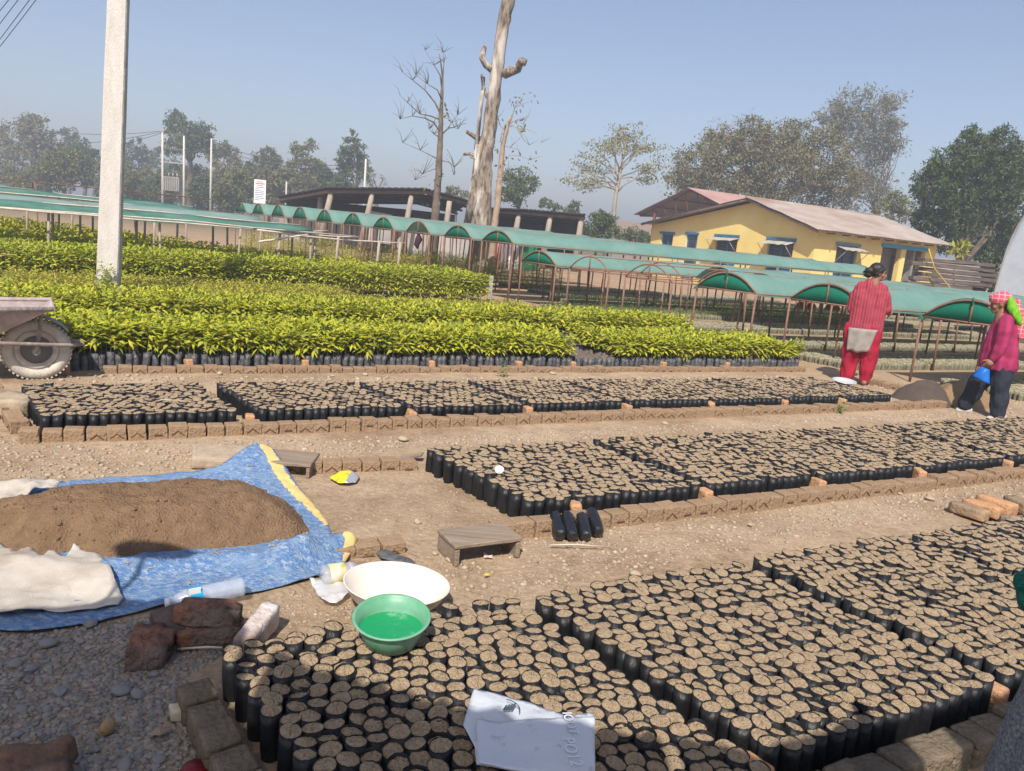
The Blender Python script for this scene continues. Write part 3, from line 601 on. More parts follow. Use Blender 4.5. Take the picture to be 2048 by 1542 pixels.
for i, (p0, p1) in enumerate([((6.3, 17.7, 1.17), (9.9, 18.2, 1.13)), ((6.2, 18.4, 1.2), (9.1, 18.9, 1.17)), ((6.7, 19.1, 1.2), (8.7, 19.7, 1.24)), ((6.3, 17.6, .92), (7.3, 17.5, 1.16)), ((.2, 17.75, 1.18), (6.2, 17.68, 1.18))]):
    A, B = ab(*p0), ab(*p1); pts = [A.lerp(B, k/8)+Vector((0, 0, -.05*math.sin(PI*k/8)*(i < 3)+random.uniform(-.006, .006))) for k in range(9)]
    tag(MB().tube(pts, [.024-.0011*k for k in range(9)], 6).build('bamboo_pole', M_bamboo, origin=A),
        ['longest bleached bamboo pole reaching out past the net tip', 'bleached bamboo pole lying above the longest one', 'short bleached bamboo pole behind the net tip', 'bamboo pole slanting down under the net corner', 'long pale pole along the front of the nearest flat net'][i], 'bamboo pole', 'loose bamboo poles at the flat nets')
for a in (6.9, 7.7, 8.4, 9.0, 9.6):
    p = ab(a, 18.1+random.uniform(-.4, .5)); o = MB().tube([p-Vector((0, 0, .05)), p+Vector((.01, 0, .6)), p+Vector((.03, .02, 1.15))], [.038, .034, .03], 7, wob=.12).build('wooden_post', M_wood, origin=p)
    tag(o, 'weathered bare wooden post holding up the bleached bamboo poles', 'post', 'bare posts under the bamboo poles')
p = ab(11.3, 16.7); tag(MB().box(p+Vector((0, -.1, .28)), (.09, .05, .6)).build('concrete_post', M_wallgrey, origin=p), 'short grey concrete stub at the foot of the broad tall tunnel', 'post')
# rusty bare hoop frames far left
t = thing('hoop_frame', 'rusty frame of bare pipe hoops in front of the far hedge', 'pipe frame', ab(2, 33))
for k in range(9):
    a = -14+k*2.6; MB().tube(arch_pts(a, 33+random.uniform(-.2, .2), 1.3, 1.35, 1.85), .022, 6).build('hoop', M_rust, t)
for b in (32.35, 33.0, 33.65): MB().tube([ab(-16, b, 1.35 if b != 33 else 1.85), ab(10, b, 1.35 if b != 33 else 1.85)], .022, 6).build('rail', M_rust, t)
for k in range(9): MB().tube([ab(-14+k*2.6, 32.35, 0), ab(-14+k*2.6, 32.35, 1.35)], .025, 6).build('post', M_rust, t)
# ------------------------------------------------------------------ concrete pole
p = ab(2.6, 13.3)
def concrete_pole(p, w0, d0, w1, d1, h, ang):
    t = thing('utility_pole', 'tall whitewashed concrete pole standing among the seedlings on the left', 'utility pole', p)
    R = rotz(ang); m = MB(); n = 14; Vs = []
    for i in range(n+1):
        f = i/n; w = w0+(w1-w0)*f; d = d0+(d1-d0)*f; c = .018
        for x, y in ((-w/2, -d/2+c), (-w/2+c, -d/2), (w/2-c, -d/2), (w/2, -d/2+c), (w/2, d/2-c), (w/2-c, d/2), (-w/2+c, d/2), (-w/2, d/2-c)):
            q = R @ Vector((x+random.uniform(-.003, .003), y+random.uniform(-.003, .003), 0)); Vs.append((p.x+q.x+.045*f*h, p.y+q.y, -.1+f*h))
    m.add(Vs, [(i*8+k, i*8+(k+1) % 8, (i+1)*8+(k+1) % 8, (i+1)*8+k) for i in range(n) for k in range(8)]); m.add(Vs[-8:], [tuple(range(8))])
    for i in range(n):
        m.m[i*8+3] = 1; m.m[i*8+2] = 1; m.m[i*8+4] = 1  # right-hand faces coloured darker to stand for their shade
    m.build('shaft', [M_concrete, M_poleshade], t)
    return t
concrete_pole(p, .31, .20, .20, .16, 9.5, math.radians(14))
# twig and climbing leaves at the pole's foot
ps = [(p.x+random.uniform(-.15, .22), p.y-.2+random.uniform(-.08, .03), 0, 0, 0) for _ in range(14)]
P_ = np.array([[q[0], q[1], .1] for q in ps]); lv, lf = plant_leaves(P_, RNG.uniform(.35, .55, 14), 16, .09, low=.1, wide=.4)
tag(link(bpy.data.objects.new('weed', npmesh('weed', lv, [lf], M_leafdark))), 'leafy weed growing at the foot of the concrete pole', 'plant')
# ------------------------------------------------------------------ yellow house
HC = Vector((12.2, 33.3, 0)); EG = Vector((math.cos(math.radians(118)), math.sin(math.radians(118)), 0)); ER = Vector((math.cos(math.radians(29)), math.sin(math.radians(29)), 0))
def hp(g, r, z): return HC + EG*g + ER*r + Vector((0, 0, z))
house = thing('yellow_house', 'low yellow plastered house with blue windows and rusted tin roof', 'house', HC)
def wall_holes(m, P, s0, s1, z0, z1, holes, inward, depth=.16):
    """P(s,z)->point; rectangles cut out; reveals go inwards"""
    ss = sorted({s0, s1, *[h[0] for h in holes], *[h[1] for h in holes]}); zs = sorted({z0, z1, *[h[2] for h in holes], *[h[3] for h in holes]})
    for i in range(len(ss)-1):
        for j in range(len(zs)-1):
            c = ((ss[i]+ss[i+1])/2, (zs[j]+zs[j+1])/2)
            if any(h[0] < c[0] < h[1] and h[2] < c[1] < h[3] for h in holes): continue
            m.add([P(ss[i], zs[j]), P(ss[i+1], zs[j]), P(ss[i+1], zs[j+1]), P(ss[i], zs[j+1])], [(0, 1, 2, 3)])
    for a, b, c, d in holes:
        q = [P(a, c), P(b, c), P(b, d), P(a, d)]; qi = [p+inward*depth for p in q]
        m.add(q+qi, [(k, (k+1) % 4, 4+(k+1) % 4, 4+k) for k in range(4)])
gw = [(1.15, 2.65, 1.05, 2.40), (4.62, 6.12, 1.05, 2.40), (7.5, 8.38, .1, 2.42), (9.45, 10.45, 1.55, 2.36)]
m = MB()
wall_holes(m, lambda s, z: hp(s, 0, z), 0, 11.35, 0, 2.80, gw, ER)
m.add([hp(0, 0, 2.8), hp(11.35, 0, 2.8), hp(3.87, 0, 4.06), hp(0, 0, 2.94)], [(0, 1, 2, 3)])
wall_holes(m, lambda s, z: hp(0, s, z), 0, 8.2, 0, 2.94, [(1.38, 2.72, 1.0, 2.42), (4.35, 7.45, .35, 2.55)], EG, .2)
wall_holes(m, lambda s, z: hp(11.35, s, z), 0, 8.2, 0, 2.8, [], -EG); wall_holes(m, lambda s, z: hp(s, 8.2, z), 0, 11.35, 0, 2.8, [], -ER)
m.add([hp(0, 8.2, 2.8), hp(11.35, 8.2, 2.8), hp(3.87, 8.2, 4.06)], [(0, 1, 2)])
m.build('wall', M_yellow, house)
m = MB(); m.box((0, 0, 0), (.01, .01, .01))
def roof_sheet(pa, pb, r0_, r1_, n, mt, name, parent, th=.03, corr=.02):
    """corrugated sheet between the slope ends pa,pb (g,z) from r0 to r1"""
    m = MB(); Vs = []; nn = int((r1_-r0_)/.09)
    for i in range(nn+1):
        r = r0_+(r1_-r0_)*i/nn; dz = corr*(i % 2)
        for k in range(n+1):
            f = k/n; jz = .015*mnoise.noise(Vector((r*.7, f*3, 5))) + (.018 if k % 2 else 0)
            Vs.append(hp(pa[0]+(pb[0]-pa[0])*f, r+.04*random.uniform(-1, 1)*(i in (0, nn)), pa[1]+(pb[1]-pa[1])*f+dz+jz))
    m.add(Vs, [(i*(n+1)+k, (i+1)*(n+1)+k, (i+1)*(n+1)+k+1, i*(n+1)+k+1) for i in range(nn) for k in range(n)])
    o = m.build(name, [mt, M_rooftrim], parent); sd = o.modifiers.new('thick', 'SOLIDIFY'); sd.thickness = th; sd.offset = -1; sd.material_offset_rim = 1; return o
roof_sheet((3.87, 4.20), (-.55, 2.90), -.55, 8.75, 6, M_roof, 'roof', house)
roof_sheet((3.87, 4.20), (11.75, 2.84), -.55, 8.75, 6, M_roof, 'roof', house)
MB().tube([hp(3.87, -.6, 4.235), hp(3.87, 8.8, 4.235)], .06, 6).build('ridge_cap', M_roof, house)
MB().tube([hp(3.87, -.5, 4.12), hp(11.7, -.5, 2.77)], .05, 4).build('bargeboard', M_rooftrim, house); MB().tube([hp(3.87, -.5, 4.12), hp(-.5, -.5, 2.83)], .05, 4).build('bargeboard', M_rooftrim, house)
def window(s0, s1, z0, z1, side, awn=True, name='window'):
    P = (lambda s, d, z: hp(s, d, z)) if side == 'g' else (lambda s, d, z: hp(d, s, z))
    R = Matrix((EG, ER, Vector((0, 0, 1)))).transposed() if side == 'g' else Matrix((ER, EG, Vector((0, 0, 1)))).transposed()
    m = MB(); w = s1-s0; h = z1-z0
    for c, sz in (((s0+.05, .13), (.09, .07, h)), ((s1-.05, .13), (.09, .07, h)), (((s0+s1)/2, .13), (.08, .06, h))): m.box(P(c[0], c[1], (z0+z1)/2), sz, R)
    for zz in (z0+.04, z1-.04): m.box(P((s0+s1)/2, .13, zz), (w-.19, .07, .08), R)
    f = m.build(name, M_blue, house)
    n = MB(); n.box(P((s0+s1)/2, .17, (z0+z1)/2), (w-.02, .02, h-.02), R); n.build('pane', M_glass, f, origin=house.location)
    n = MB()
    for k in range(7): n.box(P((s0+s1)/2, .155, z0+h*(k+.8)/8), (w-.2, .012, .02), R)
    n.build('grille', M_blue, f, origin=house.location)
    n = MB(); n.box(P((s0+s1)/2, -.035, z1+.06), (w+.22, .06, .12), R); n.build('lintel', M_blue if side == 'g' else mat('faded_blue', (.16, .23, .33), rough=.7), f, origin=house.location)
    if awn:
        n = MB(); e = -.62; vs = []
        for i in range(9):
            s = s0-.12+(w+.24)*i/8; dz = .02*(i % 2)+random.uniform(-.015, .015)
            vs += [P(s, -.005, z1-.03+dz*.3), P(s, e, z1-.20+dz)]
        n.add(vs, [(2*i, 2*i+1, 2*i+3, 2*i+2) for i in range(8)]); a = n.build('awning', M_awn, f, origin=house.location); sd = a.modifiers.new('t', 'SOLIDIFY'); sd.thickness = .015
        for s in (s0-.05, s1+.05): MB().tube([P(s, e+.03, z1-.2), P(s, -.02, z1-.75)], .014, 5).build('awning_strut', M_awn, f, origin=house.location)
    return f
window(*gw[0], 'g'); window(*gw[1], 'g'); window(*gw[3], 'g', awn=False); window(1.38, 2.72, 1.0, 2.42, 'r')
d = MB(); R = Matrix((EG, ER, Vector((0, 0, 1)))).transposed(); d.box(hp(7.94, .12, 1.25), (.86, .05, 2.3), R); dd = d.build('door', M_blue, house)
n = MB(); n.box(hp(7.98, .085, 1.35), (.5, .02, 1.7), R); n.build('door_panel', M_glass, dd, origin=house.location); n = MB(); n.box(hp(7.94, -.03, 2.48), (1.05, .05, .1), R); n.build('lintel', M_blue, dd, origin=house.location)
RR = Matrix((ER, EG, Vector((0, 0, 1)))).transposed()
n = MB(); n.box(hp(-.035, 5.9, 2.63), (3.3, .07, .16), RR); n.build('porch_beam', M_bluebright, house)
n = MB(); n.box(hp(.12, 5.85, 1.45), (.36, .24, 2.19), RR); n.build('porch_pillar', M_yellow, house)
n = MB(); n.box(hp(1.3, 5.9, 1.45), (3.4, .05, 2.2), RR); n.box(hp(.75, 6.95, 1.45), (.08, 1.1, 2.2), RR); n.build('porch_back_wall', M_wallgrey, house)
n = MB(); n.box(hp(1.2, 7.0, 1.3), (.5, .06, 1.9), RR); n.build('porch_door', M_darkplank, house)
n = MB()
for k in range(9): n.box(hp(-.3, .6+k*.95, 2.84), (.06, .5, .06), RR)
n.build('rafter_ends', M_rooftrim, house)
# open shed with the red roof behind the house
shed = thing('open_red_roofed_shed', 'open steel shed with faded red tin roof rising behind the yellow house', 'shed', hp(9, 9, 0))
roof_sheet((19.2, 5.8), (25.1, 3.92), 8.6, 24, 4, M_roofred, 'roof', shed); roof_sheet((19.2, 5.8), (13.2, 3.9), 8.6, 24, 4, M_roofred, 'roof', shed)
for r in (9.0, 14, 19, 23.6):
    m = MB(); m.tube([hp(13.6, r, 3.85), hp(19.2, r, 5.68), hp(24.8, r, 3.85), hp(13.6, r, 3.85)], .06, 4)
    for k in range(8):
        g = 14.4+k*1.2; m.tube([hp(g, r, 3.87), hp(g+.6, r, 5.6-abs(g+.6-19.2)*.31)], .035, 4)
    m.build('truss', M_redsteel, shed)
    for g in (23.0, 14.2): MB().tube([hp(g, r, 0), hp(g, r, 4.3)], .12, 6).build('post', M_redsteel, shed)
for k in range(7): MB().tube([hp(14+k*1.75, 8.7, 5.62-abs(14+k*1.75-19.2)*.315), hp(14+k*1.75, 23.9, 5.62-abs(14+k*1.75-19.2)*.315)], .05, 4).build('purlin', M_redsteel, shed)
# grey compound wall, pile of timber, small things at the house
def long_box(name, p0, p1, h, th, mt, label, cat, z0=0.0, group=None):
    d = (p1-p0); ang = math.atan2(d.y, d.x); c = (p0+p1)/2; o = MB().box((c.x, c.y, z0+h/2), (d.length, th, h), rotz(ang)).build(name, mt, origin=(p0.x, p0.y, 0)); bevel(o, .02, 1); return tag(o, label, cat, group)
long_box('compound_wall', hp(1, 9.2, 0), hp(-1.5, 17, 0), 2.35, .2, M_wallgrey, 'grey plastered wall running behind the dark mango tree', 'wall')
random.seed(5)
TB = Vector((14.3, 26.6, 0)); tdir = Vector((math.cos(math.radians(12)), math.sin(math.radians(12)), 0)); tper = Vector((-tdir.y, tdir.x, 0))
lay = 0
for lv in range(12):
    for k in range(3 if lv < 10 else 2):
        L = random.uniform(3.0, 4.0)-(.11*lv); off = random.uniform(-.35, .5)+.05*lv-(.5 if k == 0 else 0)
        c = TB + tdir*(off) + tper*(k*.34-.3) + Vector((0, 0, .2+lv*.165))
        o = MB().box((0, 0, 0), (L, .30, .125), jit=.008).build('timber_beam', M_darkplank, origin=(0, 0, 0)); o.location = c; o.rotation_euler = (0, random.gauss(0, .012), math.radians(12)+random.gauss(0, .05)); bevel(o, .012, 1)
        tag(o, 'old dark timber beam in the stack behind the woman in the red cardigan', 'timber beam', 'stacked old timber beams')
tag(MB().tube([TB+Vector((-1.2, -.9, 2.35)), TB+Vector((-.9, -.9, 1.75)), TB+Vector((-.3, -1.0, 1.15)), TB+Vector((.3, -1.1, .75))], .02, 6).build('yellow_rope', mat('yellow_pipe', (.5, .36, .05), rough=.6), origin=TB), 'yellow rope hanging over the timber stack', 'rope')
q = hp(-.9, 2.2, 0); m = MB(); m.box(q+Vector((0, 0, .35)), (.6, .4, .7), rotz(.3), jit=.03); m.tube([q+Vector((-1.2, 0, 1.2)), q+Vector((1.1, .2, 1.02))], .012, 5)
o = MB().box(q+Vector((0, 0, .55)), (.75, .5, 1.1), rotz(.3), jit=.04).build('red_cabinet', mat('crimson_plastic', (.4, .02, .06), rough=.5), origin=q); bevel(o, .05, 2); tag(o, 'crimson box standing below the house window', 'box')
q = hp(-1.2, 3.6, 0); tb = thing('low_bench', 'grey plank bench standing in front of the yellow wall', 'bench', q)
MB().box(q+Vector((0, 0, .95)), (1.5, .5, .06), rotz(.5)).build('seat', M_plank, tb)
for sx in (-.6, .6): MB().box(q+rotz(.5) @ Vector((sx, 0, .46)), (.08, .42, .92), rotz(.5)).build('leg', M_plank, tb)
# grey wall and green gate behind the tall tunnels
P0, P1 = aty(770, 500, 43), aty(1040, 520, 37); P0.z = P1.z = 0
long_box('compound_wall', P0, P1, 1.75, .2, M_wallgrey, 'long stained grey wall behind the tall net tunnels', 'wall')
Q0, Q1 = aty(1040, 520, 36.8), aty(1075, 520, 36.5); Q0.z = Q1.z = 0
long_box('green_gate', Q0, Q1, 1.85, .06, mat('green_sheet', (.015, .16, .075), rough=.5, var=.2, scale=3), 'green sheet metal gate at the end of the grey wall', 'gate')
d = (P1-P0).normalized(); PW = P1 - d*1.6 + Vector((0, -.4, 0)); sg = thing('striped_shutter', 'white and red striped tin sheet leaning at the grey wall', 'tin sheet', PW); mm = MB()
for k in range(9): mm.box(PW + d*(.12*k) + Vector((0, 0, .8)), (.115, .03, 1.6), rotz(math.atan2(d.y, d.x)), mi=k % 2 + (1 if k % 4 == 3 else 0) - (1 if k % 4 == 3 else 0))
mm.build('sheet', [M_white, mat('dull_red', (.35, .08, .07), rough=.6)], sg)
P2, P3 = aty(560, 470, 47), aty(768, 500, 43.2); P2.z = P3.z = 0
long_box('compound_wall', P2, P3, 1.55, .2, mat('brown_wall', (.26, .2, .15), rough=.95, col2=(.36, .34, .33), scale=.5, bump=.3), 'brownish wall below the left half of the dark shed', 'wall')
# ------------------------------------------------------------------ dark open sheds
def dark_shed(label, prof, Y, depth, posts, backz, tilt):
    """prof: measured eave points; roof sweeps back and down from the eave"""
    pts = [aty(x, y, Y+dy) for x, y, dy in prof]; base = Vector((pts[0].x, pts[0].y, 0)); t = thing('open_shed', label, 'shed', base); c_ = (pts[0]+pts[-1])/2; bd = Vector((c_.x, c_.y, 0)).normalized()
    m = MB(); n = len(pts); vs = [tuple(p) for p in pts] + [tuple(p + bd*depth + Vector((0, 0, tilt))) for p in pts]
    sub = []; K = 30; vs = []
    for i in range(n-1):
        for k in range(K):
            f = k/K; p = pts[i].lerp(pts[i+1], f); sub.append(p + Vector((0, 0, .03*(k % 2))))
    sub.append(pts[-1]); N_ = len(sub); vs = [tuple(p) for p in sub]+[tuple(p + bd*depth + Vector((0, 0, tilt))) for p in sub]
    m.add(vs, [(i, i+1, N_+i+1, N_+i) for i in range(N_-1)]); o = m.build('roof', M_shedroof, t); sd = o.modifiers.new('t', 'SOLIDIFY'); sd.thickness = .06
    m = MB(); m.tube([p+Vector((0, .3, -.2)) for p in pts], .09, 5, smooth=False); m.build('eave_beam', M_barkdark, t)
    for k in range(3): m = MB(); m.tube([p+bd*(depth*(k+.6)/3.2)+Vector((0, 0, tilt*(k+.6)/3.2-.2)) for p in pts], .07, 5, smooth=False); m.build('purlin', M_shedroof, t)
    for x, y0, x1, y1, dy in posts:
        top = aty(x1, y1, Y+dy); b = aty(x, y0, Y+dy); dirn = (top-b); k = (0-b.z)/dirn.z; MB().tube([b+dirn*k, b, top], [.17, .16, .13], 7, wob=.1).build('post', M_wood, t)
    bw = [p + bd*(depth-.2) for p in pts]; m = MB(); m.add([Vector((p.x, p.y, 0)) for p in bw]+[Vector((p.x, p.y, backz)) for p in bw], [(i, i+1, n+i+1, n+i) for i in range(n-1)]); o = m.build('dark_backing', M_shedroof, t); o.modifiers.new('t', 'SOLIDIFY').thickness = .1  # black sheet added to make the shed's inside look dark
    return t
dark_shed('large open timber shed with black tin roof behind the tall net tunnels', [(556, 392, 5), (655, 374, 0), (850, 376, 0), (942, 402, 3)], 40, 8, [(655, 420, 663, 384, .4), (735, 430, 745, 386, .4), (814, 440, 823, 391, .4), (893, 448, 899, 402, 1.4), (640, 415, 640, 380, 3), (868, 440, 874, 396, 4)], 2.5, -.5)
dark_shed('smaller open timber shed with black tin roof right of the dead trunk', [(975, 415, 0), (1050, 418, 0), (1172, 428, 0)], 40, 7, [(1033, 455, 1038, 425, .4), (1094, 470, 1101, 430, .4), (1157, 476, 1163, 433, .4)], 2.5, -.4)
# brick heaps inside the shed and a hedge of stacked stuff
tag(MB().box(aty(765, 432, 42)+Vector((0, 0, -.6)), (1.2, .8, 1.6), jit=.1).build('brick_stack', M_wallgrey, origin=aty(765, 432, 42)), 'pale stack of blocks inside the large dark shed', 'block stack')
# ------------------------------------------------------------------ signboard, far poles, wires
p = aty(520, 383, 42); sb = thing('signboard', 'white lettered signboard standing above the far net tunnels', 'signboard', Vector((p.x, p.y, 0)))
R = rotz(math.radians(8)); m = MB(); m.box(p, (.60, .05, 1.22), R); bd_ = m.build('board', M_white, sb); m = MB(); mr_ = MB()
for k in range(11):
    w = [.34, .46, .3, .40, .2, .44, .48, .46, .40, .48, .3][k]; tgt = mr_ if k in (1, 2) else m
    x = -w/2 if k < 4 else -.25; nw = max(3, int(w/.055))
    for j in range(nw):
        ww = w/nw*.8; tgt.box(p + R @ Vector((x+(j+.5)*w/nw, -.0285, .50-k*.094)), (ww, .006, .038 if k != 1 else .06), R)
m.build('lettering', M_blue, bd_, origin=sb.location); mr_.build('heading', mat('red_ink', (.5, .06, .06)), bd_, origin=sb.location)
for s in (-.25, .25): MB().tube([p + R @ Vector((s, .05, .5)), Vector((p.x, p.y, 0)) + R @ Vector((s, .05, 0))], .025, 6).build('post', M_rust, sb)
def pole(x, yb, yt, d, r, label, mt=M_concrete, arms=(), group=None):
    top = aty(x[0]+2, yt, d); b = Vector((top.x, d, 0)); t = thing('power_pole', label, 'power pole', b, group)
    MB().tube([b, top], [r*1.3, r], 8).build('shaft', mt, t)
    for z, w in arms: MB().tube([Vector((b.x-w, d, top.z-z)), Vector((b.x+w, d, top.z-z-.0))], .05, 5).build('crossarm', M_barkdark, t)
    return top
w1 = pole((421, 400), 400, 277, 75, .085, 'slender pale pole standing right of the twin-pole frame', arms=[(.15, .5)])
w2 = pole((730, 375), 380, 318, 70, .085, 'short pale pole rising behind the large dark shed', arms=[(.3, .5)])
w3 = pole((190, 350), 355, 312, 110, .12, 'thin white pole just left of the whitewashed concrete pole')
w4 = pole((571, 385), 385, 363, 80, .07, 'tiny thin pole right of the white signboard')
hb = aty(345, 390, 75); hb.z = 0; hf = thing('twin_pole_frame', 'twin-pole frame carrying a grey transformer in front of the far trees', 'power pole', hb)
HT = []
for x, yt, yb in ((325, 265, 400), (368, 272, 380)):
    tp = aty(x, yt, 75); b = Vector((tp.x+.05, 75, 0)); MB().tube([b, tp], [.12, .095], 8).build('pole', M_concrete, hf); HT.append(tp)
for y in (268, 297, 325, 385):
    A, B = aty(320, y-2, 75), aty(372, y+3, 75); MB().box((A+B)/2, ((B-A).length, .12, .12)).build('crossbar', M_barkdark if y != 325 else M_wallgrey, hf)
c = aty(346, 368, 75); m = MB(); m.box(c, (1.5, .9, 1.3)); 
for k in range(7): m.box(c+Vector((-.6+k*.2, -.5, 0)), (.05, .12, 1.1))
for k in range(3): m.tube([c+Vector((-.4+k*.4, 0, .65)), c+Vector((-.4+k*.4, 0, 1.0))], .08, 6)
m.build('transformer', M_wallgrey, hf)
def wire(A, B, sag, label, r=.018, group='overhead wires'):
    pts = [A.lerp(B, k/14)-Vector((0, 0, sag*4*(k/14)*(1-k/14))) for k in range(15)]; tag(MB().tube(pts, r, 5).build('wire', M_black, origin=A), label, 'wire', group)
for k, (a, b) in enumerate([((18, 0), (-10, 30)), ((35, 0), (-10, 60)), ((57, 0), (0, 80)), ((71, 0), (0, 93))]):
    A, B = aty(a[0]+40, a[1]-52, 13), aty(b[0]-60, b[1]+75, 17); wire(A, B, .02, 'dark overhead wire crossing the top left corner', .006, 'wires in the top left corner')
for k in range(3):
    A = HT[0]+Vector((-.3+.3*k, 0, .1)); wire(A, aty(-60, 222+k*45, 95), 1.2, 'faint power line running left from the twin-pole frame', .022, 'far power lines')
    wire(HT[1]+Vector((0, 0, -.2-.5*k)), w1+Vector((0, 0, -.2-.5*k)), .2, 'short power line between twin-pole frame and slender pole', .02, 'short power lines'); wire(w1+Vector((0, 0, -.2-.4*k)), w2+Vector((0, 0, -.3-.3*k)), 1.0, 'faint power line from slender pole towards the dark shed', .022, 'far power lines on the right')
# ------------------------------------------------------------------ trees
def crown_np(blobs, n, leaf, rg, clump=.22, fill=.55, aspect=.55, up=.3):
    """leaf-sized faces gathered in clumps through the volume of the blobs; blobs (x,y,z,r)"""
    blobs = np.asarray(blobs); w = blobs[:, 3]**2; w = w/w.sum(); nc = max(12, n//24)
    bi = rg.choice(len(blobs), nc, p=w); d = rg.normal(size=(nc, 3)); d /= np.linalg.norm(d, axis=1, keepdims=True)
    rr = rg.uniform(fill**3, 1.0, nc)**(1/3)*rg.uniform(.82, 1.1, nc)
    cc = blobs[bi, :3] + d*(rr*blobs[bi, 3])[:, None]; cr = blobs[bi, 3]*clump*rg.uniform(.6, 1.4, nc)
    k = rg.integers(0, nc, n); g = rg.normal(size=(n, 3))*np.array([1, 1, .75]); P = cc[k] + g*(cr[k]*.62)[:, None]
    D = rg.normal(size=(n, 3)) + np.array([0, 0, -.25]); D /= np.linalg.norm(D, axis=1, keepdims=True)
    S = np.cross(D, rg.normal(size=(n, 3)) + np.array([0, -.3, up])); S /= np.linalg.norm(S, axis=1, keepdims=True)+1e-9
    L = leaf*rg.uniform(.6, 1.35, n)
    return leaves(P, D, S, L, L*aspect, np.zeros(n), cheap=True), cc
def limb_path(a, b, n=5, j=.08):
    a, b = Vector(a), Vector(b); L = (b-a).length
    return [a.lerp(b, k/n) + Vector((random.uniform(-j, j), random.uniform(-j, j), random.uniform(-j, j)*.5 + .06*math.sin(PI*k/n)))*L*(0 < k < n) for k in range(n+1)]
def tree(name, label, px_blobs, d, leaf, n, mt, base_px=None, trunk_r=.25, cat='tree', group=None, bark=M_barkdark, clump=.22, fill=.55, squash=1.0, aspect=.55, seed=None, limbs=6, deep=.8):
    rg = np.random.default_rng(seed if seed is not None else abs(hash(label)) % 9999 if False else sum(map(ord, label))); random.seed(sum(map(ord, label)))
    bl = []
    for x, y, r in px_blobs:
        c = aty(x, y, d + random.uniform(-1, 1)*r/F_PX*d*deep); bl.append((c.x, c.y, c.z, r/F_PX*d))
    if base_px is None: base_px = sum(b[0] for b in px_blobs)/len(px_blobs)
    bx = aty(base_px, 500, d).x; base = Vector((bx, d, 0)); t = thing(name, label, cat, base, group)
    (lv, lf), cc = crown_np(bl, n, leaf, rg, clump, fill, aspect)
    lv = lv - np.array(base); keep = lv[:, 2].reshape(-1, 4).min(1) > .02; lf = lf[keep]
    link(bpy.data.objects.new('crown', npmesh('crown', lv, [lf], mt)), t)
    zc = sum(b[2]*b[3] for b in bl)/sum(b[3] for b in bl); top = max(b[2]+b[3] for b in bl); m = MB(); fork = Vector((bx, d, max(.3, min(b[2] for b in bl)*.8)))
    m.tube(limb_path(base-Vector((0, 0, .1)), fork, 4, .03), [trunk_r*1.25, trunk_r*1.05, trunk_r, trunk_r*.92, trunk_r*.85], 8, wob=.05)
    bs = sorted(bl, key=lambda b: -b[3])[:limbs]
    for b in bs:
        e = Vector(b[:3]) + Vector((0, 0, b[3]*.4)); p = limb_path(fork, e, 5, .06); m.tube(p, [trunk_r*.45*(1-k/5.6) for k in range(6)], 6)
        for _ in range(3):
            q = p[random.randint(2, 4)]; e2 = Vector(b[:3]) + Vector((random.uniform(-1, 1), random.uniform(-1, 1), random.uniform(-.3, 1)))*b[3]*.85; m.tube(limb_path(q, e2, 4, .08), [trunk_r*.22*(1-k/5) for k in range(5)], 5)
    m.build('trunk', bark, t); return t
far = 'hazy trees along the far left skyline'
tree('broad_tree', 'broad brownish hazy tree at the far left edge of the skyline', [(35, 285, 42), (75, 268, 34), (62, 248, 18), (95, 305, 36), (20, 320, 40), (120, 315, 25)], 112, .42, 6500, M_crA, group=far)
tree('small_crowned_tree', 'small round-crowned tree on the skyline left of the concrete pole', [(138, 266, 14), (130, 272, 10), (147, 274, 10), (140, 290, 12), (155, 300, 16)], 140, .4, 1500, M_crB, group=far)
tree('bush', 'big rounded olive bush left of the whitewashed pole', [(95, 340, 28), (120, 322, 32), (150, 330, 30), (165, 352, 22), (120, 355, 28)], 82, .3, 5500, M_crC, cat='bush', fill=.5)
tree('leafy_tree', 'dark leafy tree just left of the whitewashed pole', [(165, 300, 22), (180, 315, 20), (150, 310, 16), (190, 340, 18)], 105, .35, 2600, M_crB, group=far)
tree('leafy_tree', 'pale hazy tree right of the whitewashed pole', [(275, 290, 16), (262, 305, 18), (290, 310, 18), (300, 330, 20), (255, 330, 18), (325, 312, 16)], 130, .4, 3200, M_crB, group=far)
tree('tall_tree', 'tallest dark tree behind the twin-pole frame', [(352, 238, 17), (340, 255, 15), (365, 258, 20), (385, 268, 24), (410, 262, 18), (405, 285, 20), (375, 290, 24), (345, 292, 18), (425, 300, 16)], 98, .34, 5500, M_crB, group=far, fill=.4, clump=.3, trunk_r=.4)
tree('leafy_tree', 'hazy tree behind the slender pale pole', [(445, 298, 18), (460, 310, 18), (430, 315, 16), (470, 330, 16)], 115, .36, 2400, M_crA, group=far)
tree('round_tree', 'rounded brownish tree in the middle of the left skyline', [(535, 308, 17), (520, 320, 15), (552, 322, 15), (537, 335, 18)], 108, .34, 2600, M_crC, group=far)
tree('loose_tree', 'loose pale tree with gaps left of the tall dark one', [(595, 295, 15), (620, 292, 15), (608, 315, 18), (590, 330, 16), (630, 330, 18), (600, 350, 16)], 102, .34, 2800, M_crC, group=far, fill=.35, clump=.3)
tree('pointed_tree', 'tall pointed tree above the left roof of the dark shed', [(706, 275, 13), (700, 292, 18), (720, 296, 14), (690, 318, 20), (715, 322, 20), (730, 345, 18), (690, 350, 22)], 92, .32, 4200, M_crB, group=far, fill=.45)
tree('bare_tree', 'thin brownish bare tree right of the pointed tree', [(745, 350, 16), (765, 360, 14), (735, 365, 14)], 88, .22, 500, M_crF, group=far, aspect=.2)
hedge = 'dense bushes in front of the far trees'
